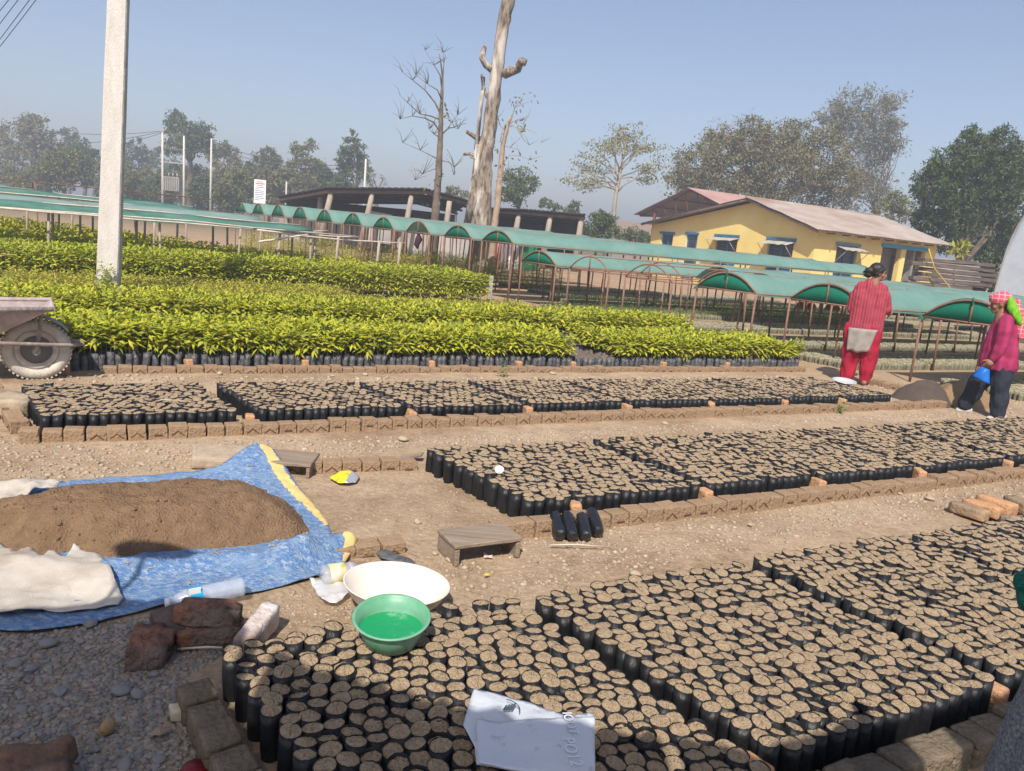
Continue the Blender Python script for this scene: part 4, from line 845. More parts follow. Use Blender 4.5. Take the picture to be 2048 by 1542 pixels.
hx = [(15, 355, 24, 96), (45, 362, 20, 90), (70, 358, 22, 94), (215, 350, 26, 92), (250, 358, 26, 88), (285, 356, 28, 92), (318, 366, 22, 86), (350, 345, 26, 104), (385, 350, 26, 100), (405, 372, 20, 84), (440, 350, 26, 96), (475, 362, 26, 84), (455, 378, 20, 80), (500, 345, 22, 100), (540, 365, 24, 86), (575, 358, 24, 92), (610, 368, 22, 88), (650, 360, 22, 92), (680, 372, 20, 86), (640, 345, 18, 106)]
hl = ['at the left edge', 'left of the olive bush', 'just left of the olive bush', 'behind the whitewashed pole', 'right of the whitewashed pole', 'left of the twin poles', 'below the twin poles', 'behind the transformer', 'right of the twin poles', 'at the slender pole foot', 'right of the slender pole', 'left of the signboard', 'low, left of the signboard', 'behind the signboard', 'right of the signboard', 'by the tiny thin pole', 'above the shed left end', 'behind the shed left roof', 'low, above the shed roof', 'far behind the shed roof']
for (x, y, r, d), w in zip(hx, hl): tree('bush', 'dense olive bush '+w, [(x, y, r), (x-r*.6, y+r*.35, r*.8), (x+r*.6, y+r*.3, r*.8), (x+r*.2, y-r*.35, r*.6), (x-r*.3, y+r*1.1, r*.9), (x+r*.4, y+r*1.1, r*.9), (x, y+r*1.7, r)], d, .3, 5200, random.choice([M_crC, M_crB, M_crA]), cat='bush', group=hedge, fill=.5, limbs=3, trunk_r=.12)
tree('round_tree', 'dark round tree right of the dead trunk', [(1035, 355, 28), (1018, 370, 22), (1055, 368, 22), (1035, 385, 26), (1005, 390, 16)], 62, .2, 3600, M_crB, fill=.5)
tree('bush', 'low olive bush left of the dead trunk base', [(905, 388, 15), (925, 392, 16), (890, 394, 12)], 62, .2, 1200, M_crC, cat='bush', limbs=2, trunk_r=.1)
tree('bush', 'low dark bush above the smaller shed', [(1090, 408, 12), (1110, 420, 14), (1135, 425, 15), (1150, 415, 12)], 64, .2, 1400, M_crB, cat='bush', limbs=2, trunk_r=.1)
tree('bush', 'dense dark bush right of the smaller shed', [(1190, 460, 30), (1215, 455, 26), (1165, 468, 24), (1200, 435, 18)], 47, .14, 5000, M_crB, cat='bush', limbs=3, trunk_r=.1, fill=.5)
tree('bush', 'dark bush behind the smaller shed posts', [(1120, 465, 26), (1090, 470, 20), (1145, 475, 22)], 49, .14, 3600, M_crB, cat='bush', limbs=3, trunk_r=.1, fill=.5)
tree('bush', 'dark bush beside the left wall of the yellow house', [(1270, 470, 20), (1250, 475, 18), (1290, 480, 16)], 56, .16, 2200, M_crB, cat='bush', limbs=3, trunk_r=.1, fill=.5)
tree('dense_tree', 'huge dense brown-green tree behind the yellow house', [(1395, 335, 52), (1370, 370, 40), (1440, 300, 46), (1500, 285, 46), (1555, 290, 50), (1600, 285, 44), (1480, 340, 60), (1560, 350, 66), (1640, 320, 56), (1680, 360, 46), (1420, 385, 40), (1620, 390, 60), (1500, 385, 50), (1660, 275, 30)], 64, .21, 46000, M_crA, fill=.45, clump=.17, trunk_r=.5, limbs=9)
tree('wispy_tree', 'tall wispy grey-green tree rising right of the dense one', [(1690, 215, 30), (1735, 205, 28), (1780, 200, 26), (1660, 235, 26), (1710, 255, 40), (1765, 250, 36), (1720, 310, 44), (1770, 300, 32), (1740, 360, 40), (1700, 395, 34), (1760, 385, 26), (1790, 250, 18), (1800, 290, 14)], 80, .48, 10000, M_crF, fill=.15, clump=.4, aspect=.22, trunk_r=.2, bark=M_barkdark, limbs=13)
tree('bare_tree', 'faint pale leafless tree behind the dense tree', [(1465, 258, 26), (1500, 250, 24), (1440, 280, 20), (1430, 250, 12)], 92, .3, 700, M_crF, fill=.2, clump=.4, aspect=.15, bark=M_barkpale)
tree('tree', 'small dim tree between house roof and mango tree', [(1790, 405, 22), (1770, 420, 20), (1815, 425, 20)], 58, .2, 1800, M_crC, limbs=3, trunk_r=.12)
tree('mango_tree', 'dark leafy mango tree at the right behind the grey wall', [(1905, 330, 42), (1955, 300, 36), (2005, 285, 30), (1880, 370, 46), (1845, 365, 26), (1930, 375, 50), (1990, 350, 52), (2045, 330, 46), (1870, 415, 40), (1915, 430, 46), (1975, 415, 50), (2035, 410, 52), (1850, 440, 24), (1890, 470, 34), (1985, 475, 40), (2035, 480, 40), (1960, 500, 22), (2010, 530, 30), (1940, 275, 22)], 41, .20, 46000, M_crD, base_px=1928, fill=.45, clump=.17, trunk_r=.3, limbs=10, aspect=.32)
tree('shrub', 'dark shrub below the mango tree beside the plastic greenhouse', [(1985, 545, 22), (1975, 520, 18), (1995, 570, 18)], 30, .13, 1800, M_crD, cat='shrub', limbs=2, trunk_r=.05)
tree('young_banana', 'yellow-green young tree in front of the mango trunk', [(1910, 497, 8), (1925, 494, 8), (1918, 505, 7)], 37, .35, 160, mat('yellow_green', (.35, .36, .05), trans=.3), cat='young tree', limbs=2, trunk_r=.04, aspect=.3)
# umbrella-crowned sparse tree
def sparse_tree():
    d = 58; bt = aty(1226, 470, d); b = Vector((bt.x-.1, d, 0)); t = thing('feathery_tree', 'slender pale tree with sparse yellowish umbrella foliage between sheds and house', 'tree', b); random.seed(4); rg = np.random.default_rng(4)
    top = aty(1240, 330, d); m = MB(); m.tube(limb_path(b, top, 6, .012), [.22, .20, .18, .16, .14, .12, .09], 8); tips = []
    for x, y in [(1240, 262), (1215, 285), (1262, 275), (1290, 285), (1305, 300), (1185, 320), (1165, 340), (1150, 365), (1200, 300), (1275, 305), (1310, 330), (1180, 365), (1295, 345), (1225, 300), (1250, 290), (1160, 380), (1300, 365), (1195, 345)]:
        e = aty(x, y, d+random.uniform(-3, 3)); f = b.lerp(top, random.uniform(.72, 1.0)); p = limb_path(f, e, 5, .05); m.tube(p, [.075, .06, .05, .038, .028, .015], 5)
        tips.append((e.x, e.y, e.z, .62)); tips.append((p[4].x, p[4].y, p[4].z, .5))
        for _ in range(2):
            e2 = e + Vector((random.uniform(-1.2, 1.2), random.uniform(-1.2, 1.2), random.uniform(-.2, .5))); m.tube([p[3], e2], [.04, .015], 4); tips.append((e2.x, e2.y, e2.z, .45))
    m.build('trunk', M_barkpale, t); T = np.array(tips); T[:, 2] += .1
    k = rg.integers(0, len(T), 3600); P = T[k, :3] + rg.normal(size=(3600, 3))*T[k, 3][:, None]*np.array([.75, .75, .3]); D = rg.normal(size=(3600, 3)); D /= np.linalg.norm(D, axis=1, keepdims=True); S = np.cross(D, rg.normal(size=(3600, 3))+np.array([0, 0, .8])); S /= np.linalg.norm(S, axis=1, keepdims=True)
    L = .2*rg.uniform(.6, 1.3, 3600); lv, lf = leaves(P, D, S, L, L*.5, np.zeros(3600), True); link(bpy.data.objects.new('crown', npmesh('crown', lv-np.array(b), [lf], M_crE)), t)
sparse_tree()
def bare_stem(name, label, pts_px, d, radii, branches, bark, twigs=2, leafy=None, extra=None):
    random.seed(len(label)); pts = [aty(x, y, d) for x, y in pts_px]; b = Vector((pts[0].x, d, 0)); t = thing(name, label, 'tree', b); P = [b-Vector((0, 0, .1))]+pts
    sub = [P[0]]; sr = [radii[0]*1.1]; rr_ = [radii[0]*1.1]+list(radii)
    for i in range(len(P)-1):
        for k in range(1, 6): sub.append(P[i].lerp(P[i+1], k/5)+Vector((random.uniform(-.03, .03), random.uniform(-.03, .03), 0))*min(1, rr_[i+1]*3)); sr.append((rr_[i]+(rr_[i+1]-rr_[i])*k/5)*random.uniform(.94, 1.06))
    m = MB(); m.tube(sub, sr, 14, wob=.07); m.build('trunk', bark, t); br = MB()
    for q, r in branches:
        w = [aty(x, y, d + (random.uniform(-.5, .5) if i else 0)) for i, (x, y) in enumerate(q)]; n = len(w); br = MB(); br.tube(w, [r*(.9-.75*k/(n-1)) for k in range(n)] if r < .07 else [r*(1-.3*k/(n-1)) for k in range(n)], 7, wob=.08)
        for _ in range(twigs):
            i = random.randint(max(1, n//2), n-1); e = w[i] + Vector((random.uniform(-.55, .55), random.uniform(-.5, .5), random.uniform(.1, .75))); br.tube([w[i], w[i].lerp(e, .5)+Vector((.05, 0, .05)), e], [.011, .008, .004], 4)
        br.build('branch', bark, t)
    if leafy is not None:
        T = np.array([tuple(aty(x, y, d)) for x, y in leafy]); n = 6*len(T); rg = np.random.default_rng(3); k = rg.integers(0, len(T), n); PP = T[k]+rg.normal(size=(n, 3))*.16
        D = rg.normal(size=(n, 3))+np.array([0, 0, -1.2]); D /= np.linalg.norm(D, axis=1, keepdims=True); S = np.cross(D, rg.normal(size=(n, 3))); S /= np.linalg.norm(S, axis=1, keepdims=True); L = .19*rg.uniform(.6, 1.3, n)
        lv, lf = leaves(PP, D, S, L, L*.45, np.zeros(n), True); link(bpy.data.objects.new('dry_leaves', npmesh('dry_leaves', lv-np.array(b), [lf], M_crA)), t)
    return t
DT = bare_stem('dead_tree', 'massive dead lopped tree trunk with pale peeling bark in the centre', [(962, 452), (966, 380), (972, 300), (985, 215), (996, 120), (1007, 50), (1017, -5), (1024, -60)], 31,
    [.43, .34, .285, .25, .24, .235, .23, .22],
    [([(935, 456), (945, 400), (952, 345), (957, 290)], .2), ([(952, 300), (960, 230), (966, 175), (967, 155)], .085), ([(985, 140), (972, 130), (964, 115), (968, 95)], .14), ([(1008, 148), (1022, 142), (1036, 138), (1042, 122), (1052, 126)], .19), ([(975, 278), (955, 278), (945, 270), (933, 263)], .11), ([(985, 210), (972, 190), (966, 170), (963, 150)], .07), ([(955, 315), (940, 308), (927, 309)], .07), ([(955, 320), (942, 315), (932, 306)], .05)], M_bark, twigs=0)
bare_stem('bare_tree', 'slim leafless tree with upswept twigs left of the dead trunk', [(869, 445), (875, 380), (879, 320), (881, 270), (882, 235), (884, 190), (885, 150), (879, 108)], 31, [.17, .14, .13, .10, .085, .06, .04, .015],
    [([(881, 265), (868, 245), (850, 236), (825, 232), (800, 238)], .045), ([(882, 240), (862, 232), (840, 228), (815, 205), (800, 190)], .04), ([(883, 232), (870, 205), (850, 180), (825, 160), (806, 145)], .045), ([(884, 200), (875, 180), (855, 168), (832, 150)], .035), ([(884, 180), (880, 150), (868, 130), (850, 100)], .03), ([(882, 270), (895, 258), (903, 245), (915, 230)], .04), ([(898, 256), (908, 255), (916, 258)], .025), ([(880, 275), (868, 268), (858, 258)], .035), ([(879, 320), (860, 310), (840, 300), (805, 285)], .03), ([(886, 150), (888, 125), (886, 105)], .02), ([(878, 335), (858, 342), (845, 348), (830, 360)], .02), ([(880, 320), (900, 325), (908, 335), (908, 350)], .02)], M_barkdark, twigs=9, leafy=[(889, 220), (892, 235), (878, 340), (874, 360), (872, 380), (868, 400), (862, 395)])
bare_stem('bare_tree', 'thin topped tree with a few dry leaves right of the dead trunk', [(989, 452), (996, 400), (1001, 340), (1006, 290), (1014, 255), (1020, 235)], 30, [.13, .12, .10, .09, .075, .05],
    [([(1014, 255), (1024, 235), (1030, 215), (1036, 192)], .03), ([(1018, 245), (1035, 258), (1048, 280), (1058, 290)], .022), ([(1022, 240), (1045, 255), (1070, 265), (1083, 285)], .018), ([(1010, 262), (1000, 250), (992, 240)], .022), ([(1016, 248), (1034, 240), (1046, 248)], .02), ([(1002, 330), (1020, 310), (1040, 312), (1062, 320)], .02), ([(1000, 345), (1012, 350), (1035, 372)], .018), ([(1006, 290), (1020, 295), (1040, 300)], .016), ([(1010, 255), (1003, 265), (1000, 285)], .016)], mat('tan_bark', (.42, .30, .2), rough=.9, col2=(.28, .2, .14), scale=4), twigs=2, leafy=[(1010, 246), (1030, 252), (1044, 256), (1036, 200), (1033, 215), (985, 300), (988, 305), (1062, 322), (1070, 318), (1040, 318), (1036, 196), (1000, 325), (996, 350), (1060, 195)])
# dry creeper hanging at the bare tree base
# brick building glimpsed far behind the sparse tree
q = aty(1265, 440, 95); bb = thing('brick_building', 'distant unfinished red brick building behind the feathery tree', 'building', Vector((q.x, 95, 0)))
MB().box(Vector((q.x, 97, 2.2)), (5.5, 4, 4.4)).build('wall', mat('far_brick', (.33, .23, .185), rough=.9, col2=(.28, .2, .16), scale=3), bb)
for k in range(3): MB().box(Vector((q.x-1.7+1.7*k, 94.98, 2.9)), (.8, .06, 1.1)).build('window', M_glass, bb)
q = aty(1765, 440, 90); bb = thing('far_building', 'distant pale blue roofed building right of the wispy tree', 'building', Vector((q.x, 90, 0)))
MB().box(Vector((q.x, 92, 2.6)), (4.5, 4, 5.4)).build('wall', M_wallgrey, bb); MB().box(Vector((q.x, 91.8, 5.6)), (5.2, 5, .5)).build('roof', mat('slate_blue', (.12, .2, .32)), bb)
# ------------------------------------------------------------------ plastic greenhouse at the right edge
def greenhouse():
    e0 = aty(1985, 600, 21.0); base = Vector((e0.x, e0.y, 0)); t = thing('plastic_greenhouse', 'translucent white plastic greenhouse cut by the right edge', 'greenhouse', base); ax = U; side = Vector((-V.x, -V.y, 0))
    mt = mat('plastic_sheet', (.74, .76, .80), rough=.35, col2=(.64, .67, .72), scale=3, spec=.4, trans=.45, bump=.3, bscale=4)
    w, h = 4.6, 3.75; P = []
    for i in range(21):
        th = PI*i/20; x = -math.cos(th); P.append((w/2*(1+math.copysign(abs(x)**.3, x)), h*max(0, math.sin(th))**.62))
    m = MB(); Vs = []; na = 10
    for k in range(na+1):
        for x, z in P: Vs.append(base + side*x + ax*(k*.9) + Vector((0, 0, z + .02*mnoise.noise(Vector((x*3, k*2.1, z*3))))))
    n = len(P); m.add(Vs, [(k*n+i, (k+1)*n+i, (k+1)*n+i+1, k*n+i+1) for k in range(na) for i in range(n-1)], smooth=True); o = m.build('cover', mt, t); o.modifiers.new('t', 'SOLIDIFY').thickness = .004
    m = MB(); ev = [base + side*x + Vector((0, 0, z)) for x, z in P]; bot = [base + side*x for x, z in P]; vs = []
    for p, b in zip(ev, bot):
        for j in range(6): q = b.lerp(p, j/5); vs.append(q + ax*(.02*mnoise.noise(q*2.3)))
    m.add(vs, [(i*6+j, (i+1)*6+j, (i+1)*6+j+1, i*6+j+1) for i in range(n-1) for j in range(5)], smooth=True); o = m.build('end_sheet', mt, t); o.modifiers.new('t', 'SOLIDIFY').thickness = .004
    for k in (0, 3, 6, 9): m = MB(); m.tube([base + side*x + ax*(k*.9) + Vector((0, 0, z-.03)) for x, z in P], .025, 6); m.build('hoop', M_wallgrey, t)
greenhouse()
# ------------------------------------------------------------------ soil heap on the blue tarp
def fill_poly(poly, step, rg, jitter=.3):
    """triangulate a ground polygon with interior points -> 2D points, triangles, distance to the edge"""
    poly = [Vector(p[:2]) for p in poly]; B = []
    for i in range(len(poly)):
        a, b = poly[i], poly[(i+1) % len(poly)]; n = max(1, int((b-a).length/step))
        for k in range(n): B.append(a.lerp(b, k/n))
    P = np.array([tuple(p) for p in B]); x0, y0 = P.min(0); x1, y1 = P.max(0)
    gx_, gy_ = np.meshgrid(np.arange(x0, x1, step), np.arange(y0, y1, step)); Q = np.stack([gx_.ravel(), gy_.ravel()], 1) + rg.uniform(-jitter, jitter, (gx_.size, 2))*step
    inside = np.zeros(len(Q), bool); n = len(P); dist = np.full(len(Q), 9.0)
    for i in range(n):
        a, b = P[i], P[(i+1) % n]; c = ((a[1] > Q[:, 1]) != (b[1] > Q[:, 1])); inside ^= c & (Q[:, 0] < (b[0]-a[0])*(Q[:, 1]-a[1])/((b[1]-a[1])+1e-12)+a[0])
        ab_ = b-a; t = np.clip(((Q-a) @ ab_)/(ab_ @ ab_+1e-12), 0, 1); dist = np.minimum(dist, np.linalg.norm(Q-(a+t[:, None]*ab_), axis=1))
    k = inside & (dist > step*.45); pts = [Vector(p) for p in P]+[Vector(p) for p in Q[k]]; dd = np.concatenate([np.zeros(n), dist[k]])
    r = delaunay_2d_cdt(pts, [(i, (i+1) % n) for i in range(n)], [], 1, 1e-6)
    out = r[0]; orig = r[3]; d2 = [dd[o[0]] if o and o[0] < len(dd) else 0 for o in orig]
    return out, r[2], d2, n
def sheet(name, poly, step, zf, mts, parent=None, label=None, cat=None, thick=.003, seed=1, mif=None, group=None):
    rg = np.random.default_rng(seed); pts, fs, dd, nb = fill_poly(poly, step, rg); m = MB()
    vs = [(p.x, p.y, zf(p.x, p.y, d)) for p, d in zip(pts, dd)]; m.v = vs; m.f = [tuple(f) for f in fs]; m.s = [True]*len(fs)
    m.m = [mif(sum(pts[i].x for i in f)/3, sum(pts[i].y for i in f)/3) if mif else 0 for f in fs]
    o = m.build(name, mts, parent, origin=(poly[0][0], poly[0][1], 0) if parent is None else None)
    if thick: sd = o.modifiers.new('thick', 'SOLIDIFY'); sd.thickness = thick; sd.offset = 1
    if label: tag(o, label, cat, group)
    return o
def fbm(x, y, s, o=4, seed=0.0):
    v, a = 0, 1
    for k in range(o): v += a*mnoise.noise(Vector((x*s+seed, y*s-seed, seed*.3+k))); s *= 2.1; a *= .5
    return v
hpts = [at(-160, 1075), at(0, 1100), (at(60, 1122)), at(130, 1114), at(210, 1123), at(300, 1110), at(420, 1104), at(520, 1094), at(600, 1082), at(622, 1058, .02), at(600, 1018, .04), at(560, 985, .08), at(510, 962, .10), at(440, 955, .10), at(300, 962, .10), at(180, 972, .09), at(90, 985, .08), at(20, 1008, .06), at(-80, 1015, .06), at(-180, 1040, .05)]
def heap_z(x, y, d):
    s = min(1, d/.30); base = .17*(1-(1-s)**2.0); return .008 + base*(1+.10*fbm(x, y, 1.6, 2, 3)) + min(1, d/.05)*(.016*fbm(x, y, 7, 3, 1) + .011*fbm(x, y, 26, 2, 5))
hp_o = sheet('soil_heap', hpts, .0135, heap_z, M_heap, label='big brown heap of loose soil spread on the blue tarp', cat='soil heap', thick=0, seed=3)
random.seed(31)
clods = []
def rock_np(r, sub_dirs, seed, flat=.7, rough=.22):
    rg = np.random.default_rng(seed); s = rg.uniform(.7, 1.3, 3); s[2] *= flat; ph = rg.uniform(0, 6, (4, 3)); fr = rg.normal(size=(4, 3))*1.6; d = sub_dirs
    k = 1+rough*sum(np.sin(d @ fr[i]+ph[i, 0]) for i in range(4))/2; return d*k[:, None]*s*r
def ico(level):
    import bmesh
    b = bmesh.new(); bmesh.ops.create_icosphere(b, subdivisions=level, radius=1.0); v = np.array([tuple(p.co) for p in b.verts]); f = np.array([[q.index for q in p.verts] for p in b.faces]); b.free(); return v, f
I1, I2, I3 = ico(1), ico(2), ico(3)
def stones_stuff(name, pos, mt, label, I=I2, flat=.6, cat='gravel', lift=.15, kind='stuff', shapes=24):
    base = [rock_np(1.0, I[0], 900+s, flat) for s in range(shapes)]; Vs, F = [], []; o = 0
    for k, (x, y, z, r) in enumerate(pos):
        b = base[k % shapes]; a = random.uniform(0, 6.28); c, s = math.cos(a), math.sin(a)
        Vs.append(np.stack([(b[:, 0]*c-b[:, 1]*s)*r+x, (b[:, 0]*s+b[:, 1]*c)*r+y, b[:, 2]*r+z+r*lift], 1)); F.append(I[1]+o); o += len(b)
    return tag(link(bpy.data.objects.new(name, npmesh(name, np.concatenate(Vs), [np.concatenate(F)], mt, smooth=True))), label, cat, None, kind)
cl = []
for _ in range(900):
    q = at(random.uniform(0, 620), random.uniform(955, 1110), .1)
    P_ = [Vector(p[:2]) for p in hpts]; dd_ = min((Vector((q.x, q.y))-(a+(b-a)*max(0, min(1, (Vector((q.x, q.y))-a).dot(b-a)/(b-a).length_squared)))).length for a, b in zip(P_, P_[1:]+P_[:1]))
    ins_ = False
    for a, b in zip(P_, P_[1:]+P_[:1]):
        if (a.y > q.y) != (b.y > q.y) and q.x < (b.x-a.x)*(q.y-a.y)/(b.y-a.y)+a.x: ins_ = not ins_
    if ins_ and q.x > -2.3: cl.append((q.x, q.y, heap_z(q.x, q.y, dd_), .0015+.009*random.random()**5))
clo = stones_stuff('clods', cl, M_heap, None, I=I1, flat=.8, cat=None); clo.parent = hp_o; clo.location = -hp_o.location
# blue tarp
tp = [at(62, 1266), at(200, 1246), at(330, 1214), at(440, 1196), at(520, 1186), at(600, 1166), at(655, 1148), at(690, 1128), at(724, 1090), at(700, 1078), at(662, 1072), at(655, 1046), at(625, 1008), at(575, 955), at(540, 915, .05), at(510, 893, .12), at(440, 932, .06), at(330, 946, .02), at(240, 950, .02), at(130, 963, .01), at(-60, 990), at(-260, 1060), at(-240, 1240), at(-40, 1262)]
pk = at(512, 895, .12)
_f = [at(470, 1165), at(690, 1100), at(215, 1135, .03), at(600, 1100, .05)]; _m = [(at(520, 900, .08), at(660, 1050)), (at(702, 1085), at(700, 1125))]
def tarp_z(x, y, d):
    l = 0; dp = math.hypot(x-pk.x, y-pk.y); l += .125*math.exp(-(dp/.28)**2)
    # rolled fold along the front right edge
    f0_, f1_ = _f[:2]; e = (f1_-f0_); t = max(0, min(1, ((x-f0_.x)*e.x+(y-f0_.y)*e.y)/(e.x**2+e.y**2))); dl = math.hypot(x-f0_.x-e.x*t, y-f0_.y-e.y*t); l += .075*math.exp(-(dl/.07)**2)*min(1, t*2.5)
    f2, f3 = _f[2:]; e = (f3-f2); t = max(0, min(1, ((x-f2.x)*e.x+(y-f2.y)*e.y)/(e.x**2+e.y**2))); dl = math.hypot(x-f2.x-e.x*t, y-f2.y-e.y*t); l += .05*math.exp(-(dl/.06)**2)
    return .006 + l + .011*abs(fbm(x, y, 5, 3, 8)) + .007*(1-min(1, abs(fbm(x, y, 7, 2, 31))*6))*min(1, d/.02) + .012*max(0, fbm(x*.6+y, y-x*.4, 9, 2, 2))*min(1, d/.03+.3)
def tarp_m(x, y):
    for (a, b) in _m:
        e = b-a; t = max(0, min(1, ((x-a.x)*e.x+(y-a.y)*e.y)/(e.x**2+e.y**2)))
        if math.hypot(x-a.x-e.x*t, y-a.y-e.y*t) < .034 and ((x-a.x)*e.y-(y-a.y)*e.x) > -.04: return 1
    return 0
sheet('blue_tarp', tp, .016, tarp_z, [M_tarp, M_tarpY], label='worn blue woven tarp with yellow hem lying under the soil heap', cat='tarp', thick=.003, seed=5, mif=tarp_m)
# holes with frayed white threads
fr = MB(); 
for x, y in ((380, 1152), (432, 1112), (300, 1132), (250, 1192), (500, 942), (545, 1108), (255, 1130), (612, 1055), (500, 1092)):
    c = at(x, y, .05)
    c.z = tarp_z(c.x, c.y, .1)+.006
    for k in range(14): a = random.uniform(0, 6.28); l = random.uniform(.008, .03); fr.tube([c, c+Vector((math.cos(a)*l, math.sin(a)*l, random.uniform(0, .008)))], [.0012, .0006], 3)
tz = [o for o in COL.objects if o.name == 'blue_tarp'][0]
fr.build('frayed_threads', M_sack, tz); tag(COL.objects['frayed_threads'], kind='stuff')
s1 = [at(-120, 1120), at(0, 1092), at(30, 1128), at(60, 1108), at(85, 1140), at(100, 1118), at(130, 1135), at(150, 1103), at(165, 1118), at(195, 1118), at(215, 1150), at(246, 1213), at(236, 1224), at(120, 1236), at(0, 1243), at(-140, 1240)]
sheet('white_sack', s1, .018, lambda x, y, d: .030 + .035*max(0, 1-abs(y-at(100, 1150).y)/.18) + .016*fbm(x, y, 4, 3, 12) + .010*max(0, fbm(x*1.4, y*.5, 8, 2, 4)) + .006*(1-min(1, abs(fbm(x*.6, y*1.2, 9, 2, 17))*5)), M_sack, label='dirty white woven sack draped over the front left of the heap', cat='sack', thick=.004, seed=6)
s2 = [at(-160, 1030, .05), at(-120, 985, .05), at(0, 972, .05), at(30, 966, .06), at(70, 955, .08), at(74, 968, .06), at(128, 964, .05), at(112, 978, .06), at(70, 984, .06), at(20, 1012, .07)]
sheet('white_sack', s2, .016, lambda x, y, d: .06 + .03*fbm(x, y, 5, 3, 22) + .03*max(0, fbm(x*1.4, y*1.4, 8, 2, 14)), M_sack, label='crumpled white sack behind the left side of the heap', cat='sack', thick=.004, seed=7)
# ------------------------------------------------------------------ wooden stools
def stool(name_label, corners, h, th=.022, roll=None):
    a, b, c, d = corners; base = (a+b+c+d)/4; base.z = 0; t = thing('wooden_stool', name_label, 'stool', base)
    ex = (b-a); ez = (d-a); ang = math.atan2(ex.y, ex.x); L = ex.length; Wd = ez.length; R = rotz(ang); ctr = (a+b+c+d)/4; ctr.z = 0
    o = MB().box(ctr+Vector((0, 0, h-th/2)), (L, Wd, th), R, jit=.002).build('seat', M_plank, t); bevel(o, .004, 1)
    for s in (-1, 1):
        o = MB().box(ctr + R @ Vector((s*(L/2-.018), 0, (h-th)/2-.002)), (.024, Wd*.98, h-th-.002), R, jit=.002).build('leg', M_plank, t); bevel(o, .003, 1)
    return t
st = stool('low weathered wooden stool standing beside the loose black bags', [at(909, 1091, .105), at(1044, 1074, .105), at(1004, 1046, .105), at(879, 1056, .105)], .105)
st2 = stool('low dark wooden stool behind the raised corner of the tarp', [at(548, 925, .08), at(640, 932, .08), at(622, 905, .08), at(535, 900, .08)], .085)
# flat slab under the tarp corner, thin board by the second bed
o = MB().box((0, 0, 0), (.42, .26, .07), jit=.012).build('stone_slab', M_stonetan); o.location = at(455, 915, .03); o.rotation_euler = (.03, .05, .35); bevel(o, .02, 2); tag(o, 'flat tan stone slab propping the back corner of the tarp', 'slab')
o = MB().box((0, 0, 0), (.16, .07, .012), jit=.002).build('thin_board', M_plank); o.location = at(822, 912, .02); o.rotation_euler = (.1, -.25, -.1); tag(o, 'thin grey board lying left of the second open bed', 'board')
# ------------------------------------------------------------------ loose filled black bags
for k, (bx, by, tx, ty, tz_) in enumerate([(1122, 1072, 1107, 1018, .10), (1146, 1074, 1128, 1010, .12), (1172, 1074, 1158, 1012, .11), (1197, 1066, 1178, 1010, .11)]):
    b, t_ = at(bx, by, .03), at(tx, ty, tz_); dr = (t_-b).normalized(); t_ = b+dr*.185; r = .031; m = MB(); P = [b-dr*.004, b, b.lerp(t_, .08), b.lerp(t_, .3), b.lerp(t_, .6), b.lerp(t_, .86), b.lerp(t_, .95), t_]
    m.tube(P, [.014, .028, .034, .035, .0355, .034, .028, .022], 14, wob=.05); o = m.build('black_bag', mat('glossy_film%d' % k, (.012, .012, .014), rough=.12, spec=.8, bump=.7, bscale=24), origin=b)
    tag(o, ['leftmost of the four loose glossy black bags beside the stool', 'loose glossy black bag, second from the stool', 'loose glossy black bag, third from the stool', 'rightmost loose glossy black bag leaning at the bed corner'][k], 'grow bag', 'loose filled bags by the stool')
# ------------------------------------------------------------------ bowls
c = at(791, 1166, .115); c.z = 0
wb = thing('white_bowl', 'wide shallow white bowl standing on the dirt beside the tarp', 'bowl', c); M_enamel = mat('white_bowl', (.72, .655, .585), rough=.45, col2=(.70, .61, .52), scale=5, spec=.4, col3=(.76, .71, .65))
TL = Matrix.Rotation(math.radians(-3), 3, 'X') @ Matrix.Rotation(math.radians(3), 3, 'Y')
prof = [(.0, .006), (.09, .008), (.15, .035), (.19, .075), (.212, .116), (.218, .119), (.218, .113), (.212, .108), (.188, .066), (.148, .026), (.09, 0), (.0, 0)]
MB().lathe(prof, 48, c, M=TL).build('bowl', M_enamel, wb)
c = at(779, 1240, .20); c = Vector((-.335, 2.43, .150)); gb = thing('green_bowl', 'green plastic bowl of green water resting on the nearest bags', 'bowl', c)
M_gp = mat('green_plastic', (.12, .36, .20), rough=.4, col2=(.21, .42, .30), scale=9, spec=.4, trans=.12); TL = Matrix.Rotation(math.radians(7), 3, 'X')
prof = [(.0, .006), (.085, .006), (.095, .012), (.112, .06), (.121, .094), (.131, .098), (.134, .094), (.130, .089), (.118, .086), (.108, .055), (.092, .004), (.086, 0), (0, 0)]
gbo = MB().lathe(prof, 48, c, M=TL).build('bowl', M_gp, gb)
MB().lathe([(0, .052), (.06, .0525), (.1085, .052)], 40, c, M=Matrix.Rotation(math.radians(1), 3, 'X')).build('green_water', mat('green_water', (.008, .27, .095), rough=.08, spec=.6, bump=.35, bscale=26, col2=(.22, .50, .34), scale=11, thresh=(.56, .74), detail=10), gb)
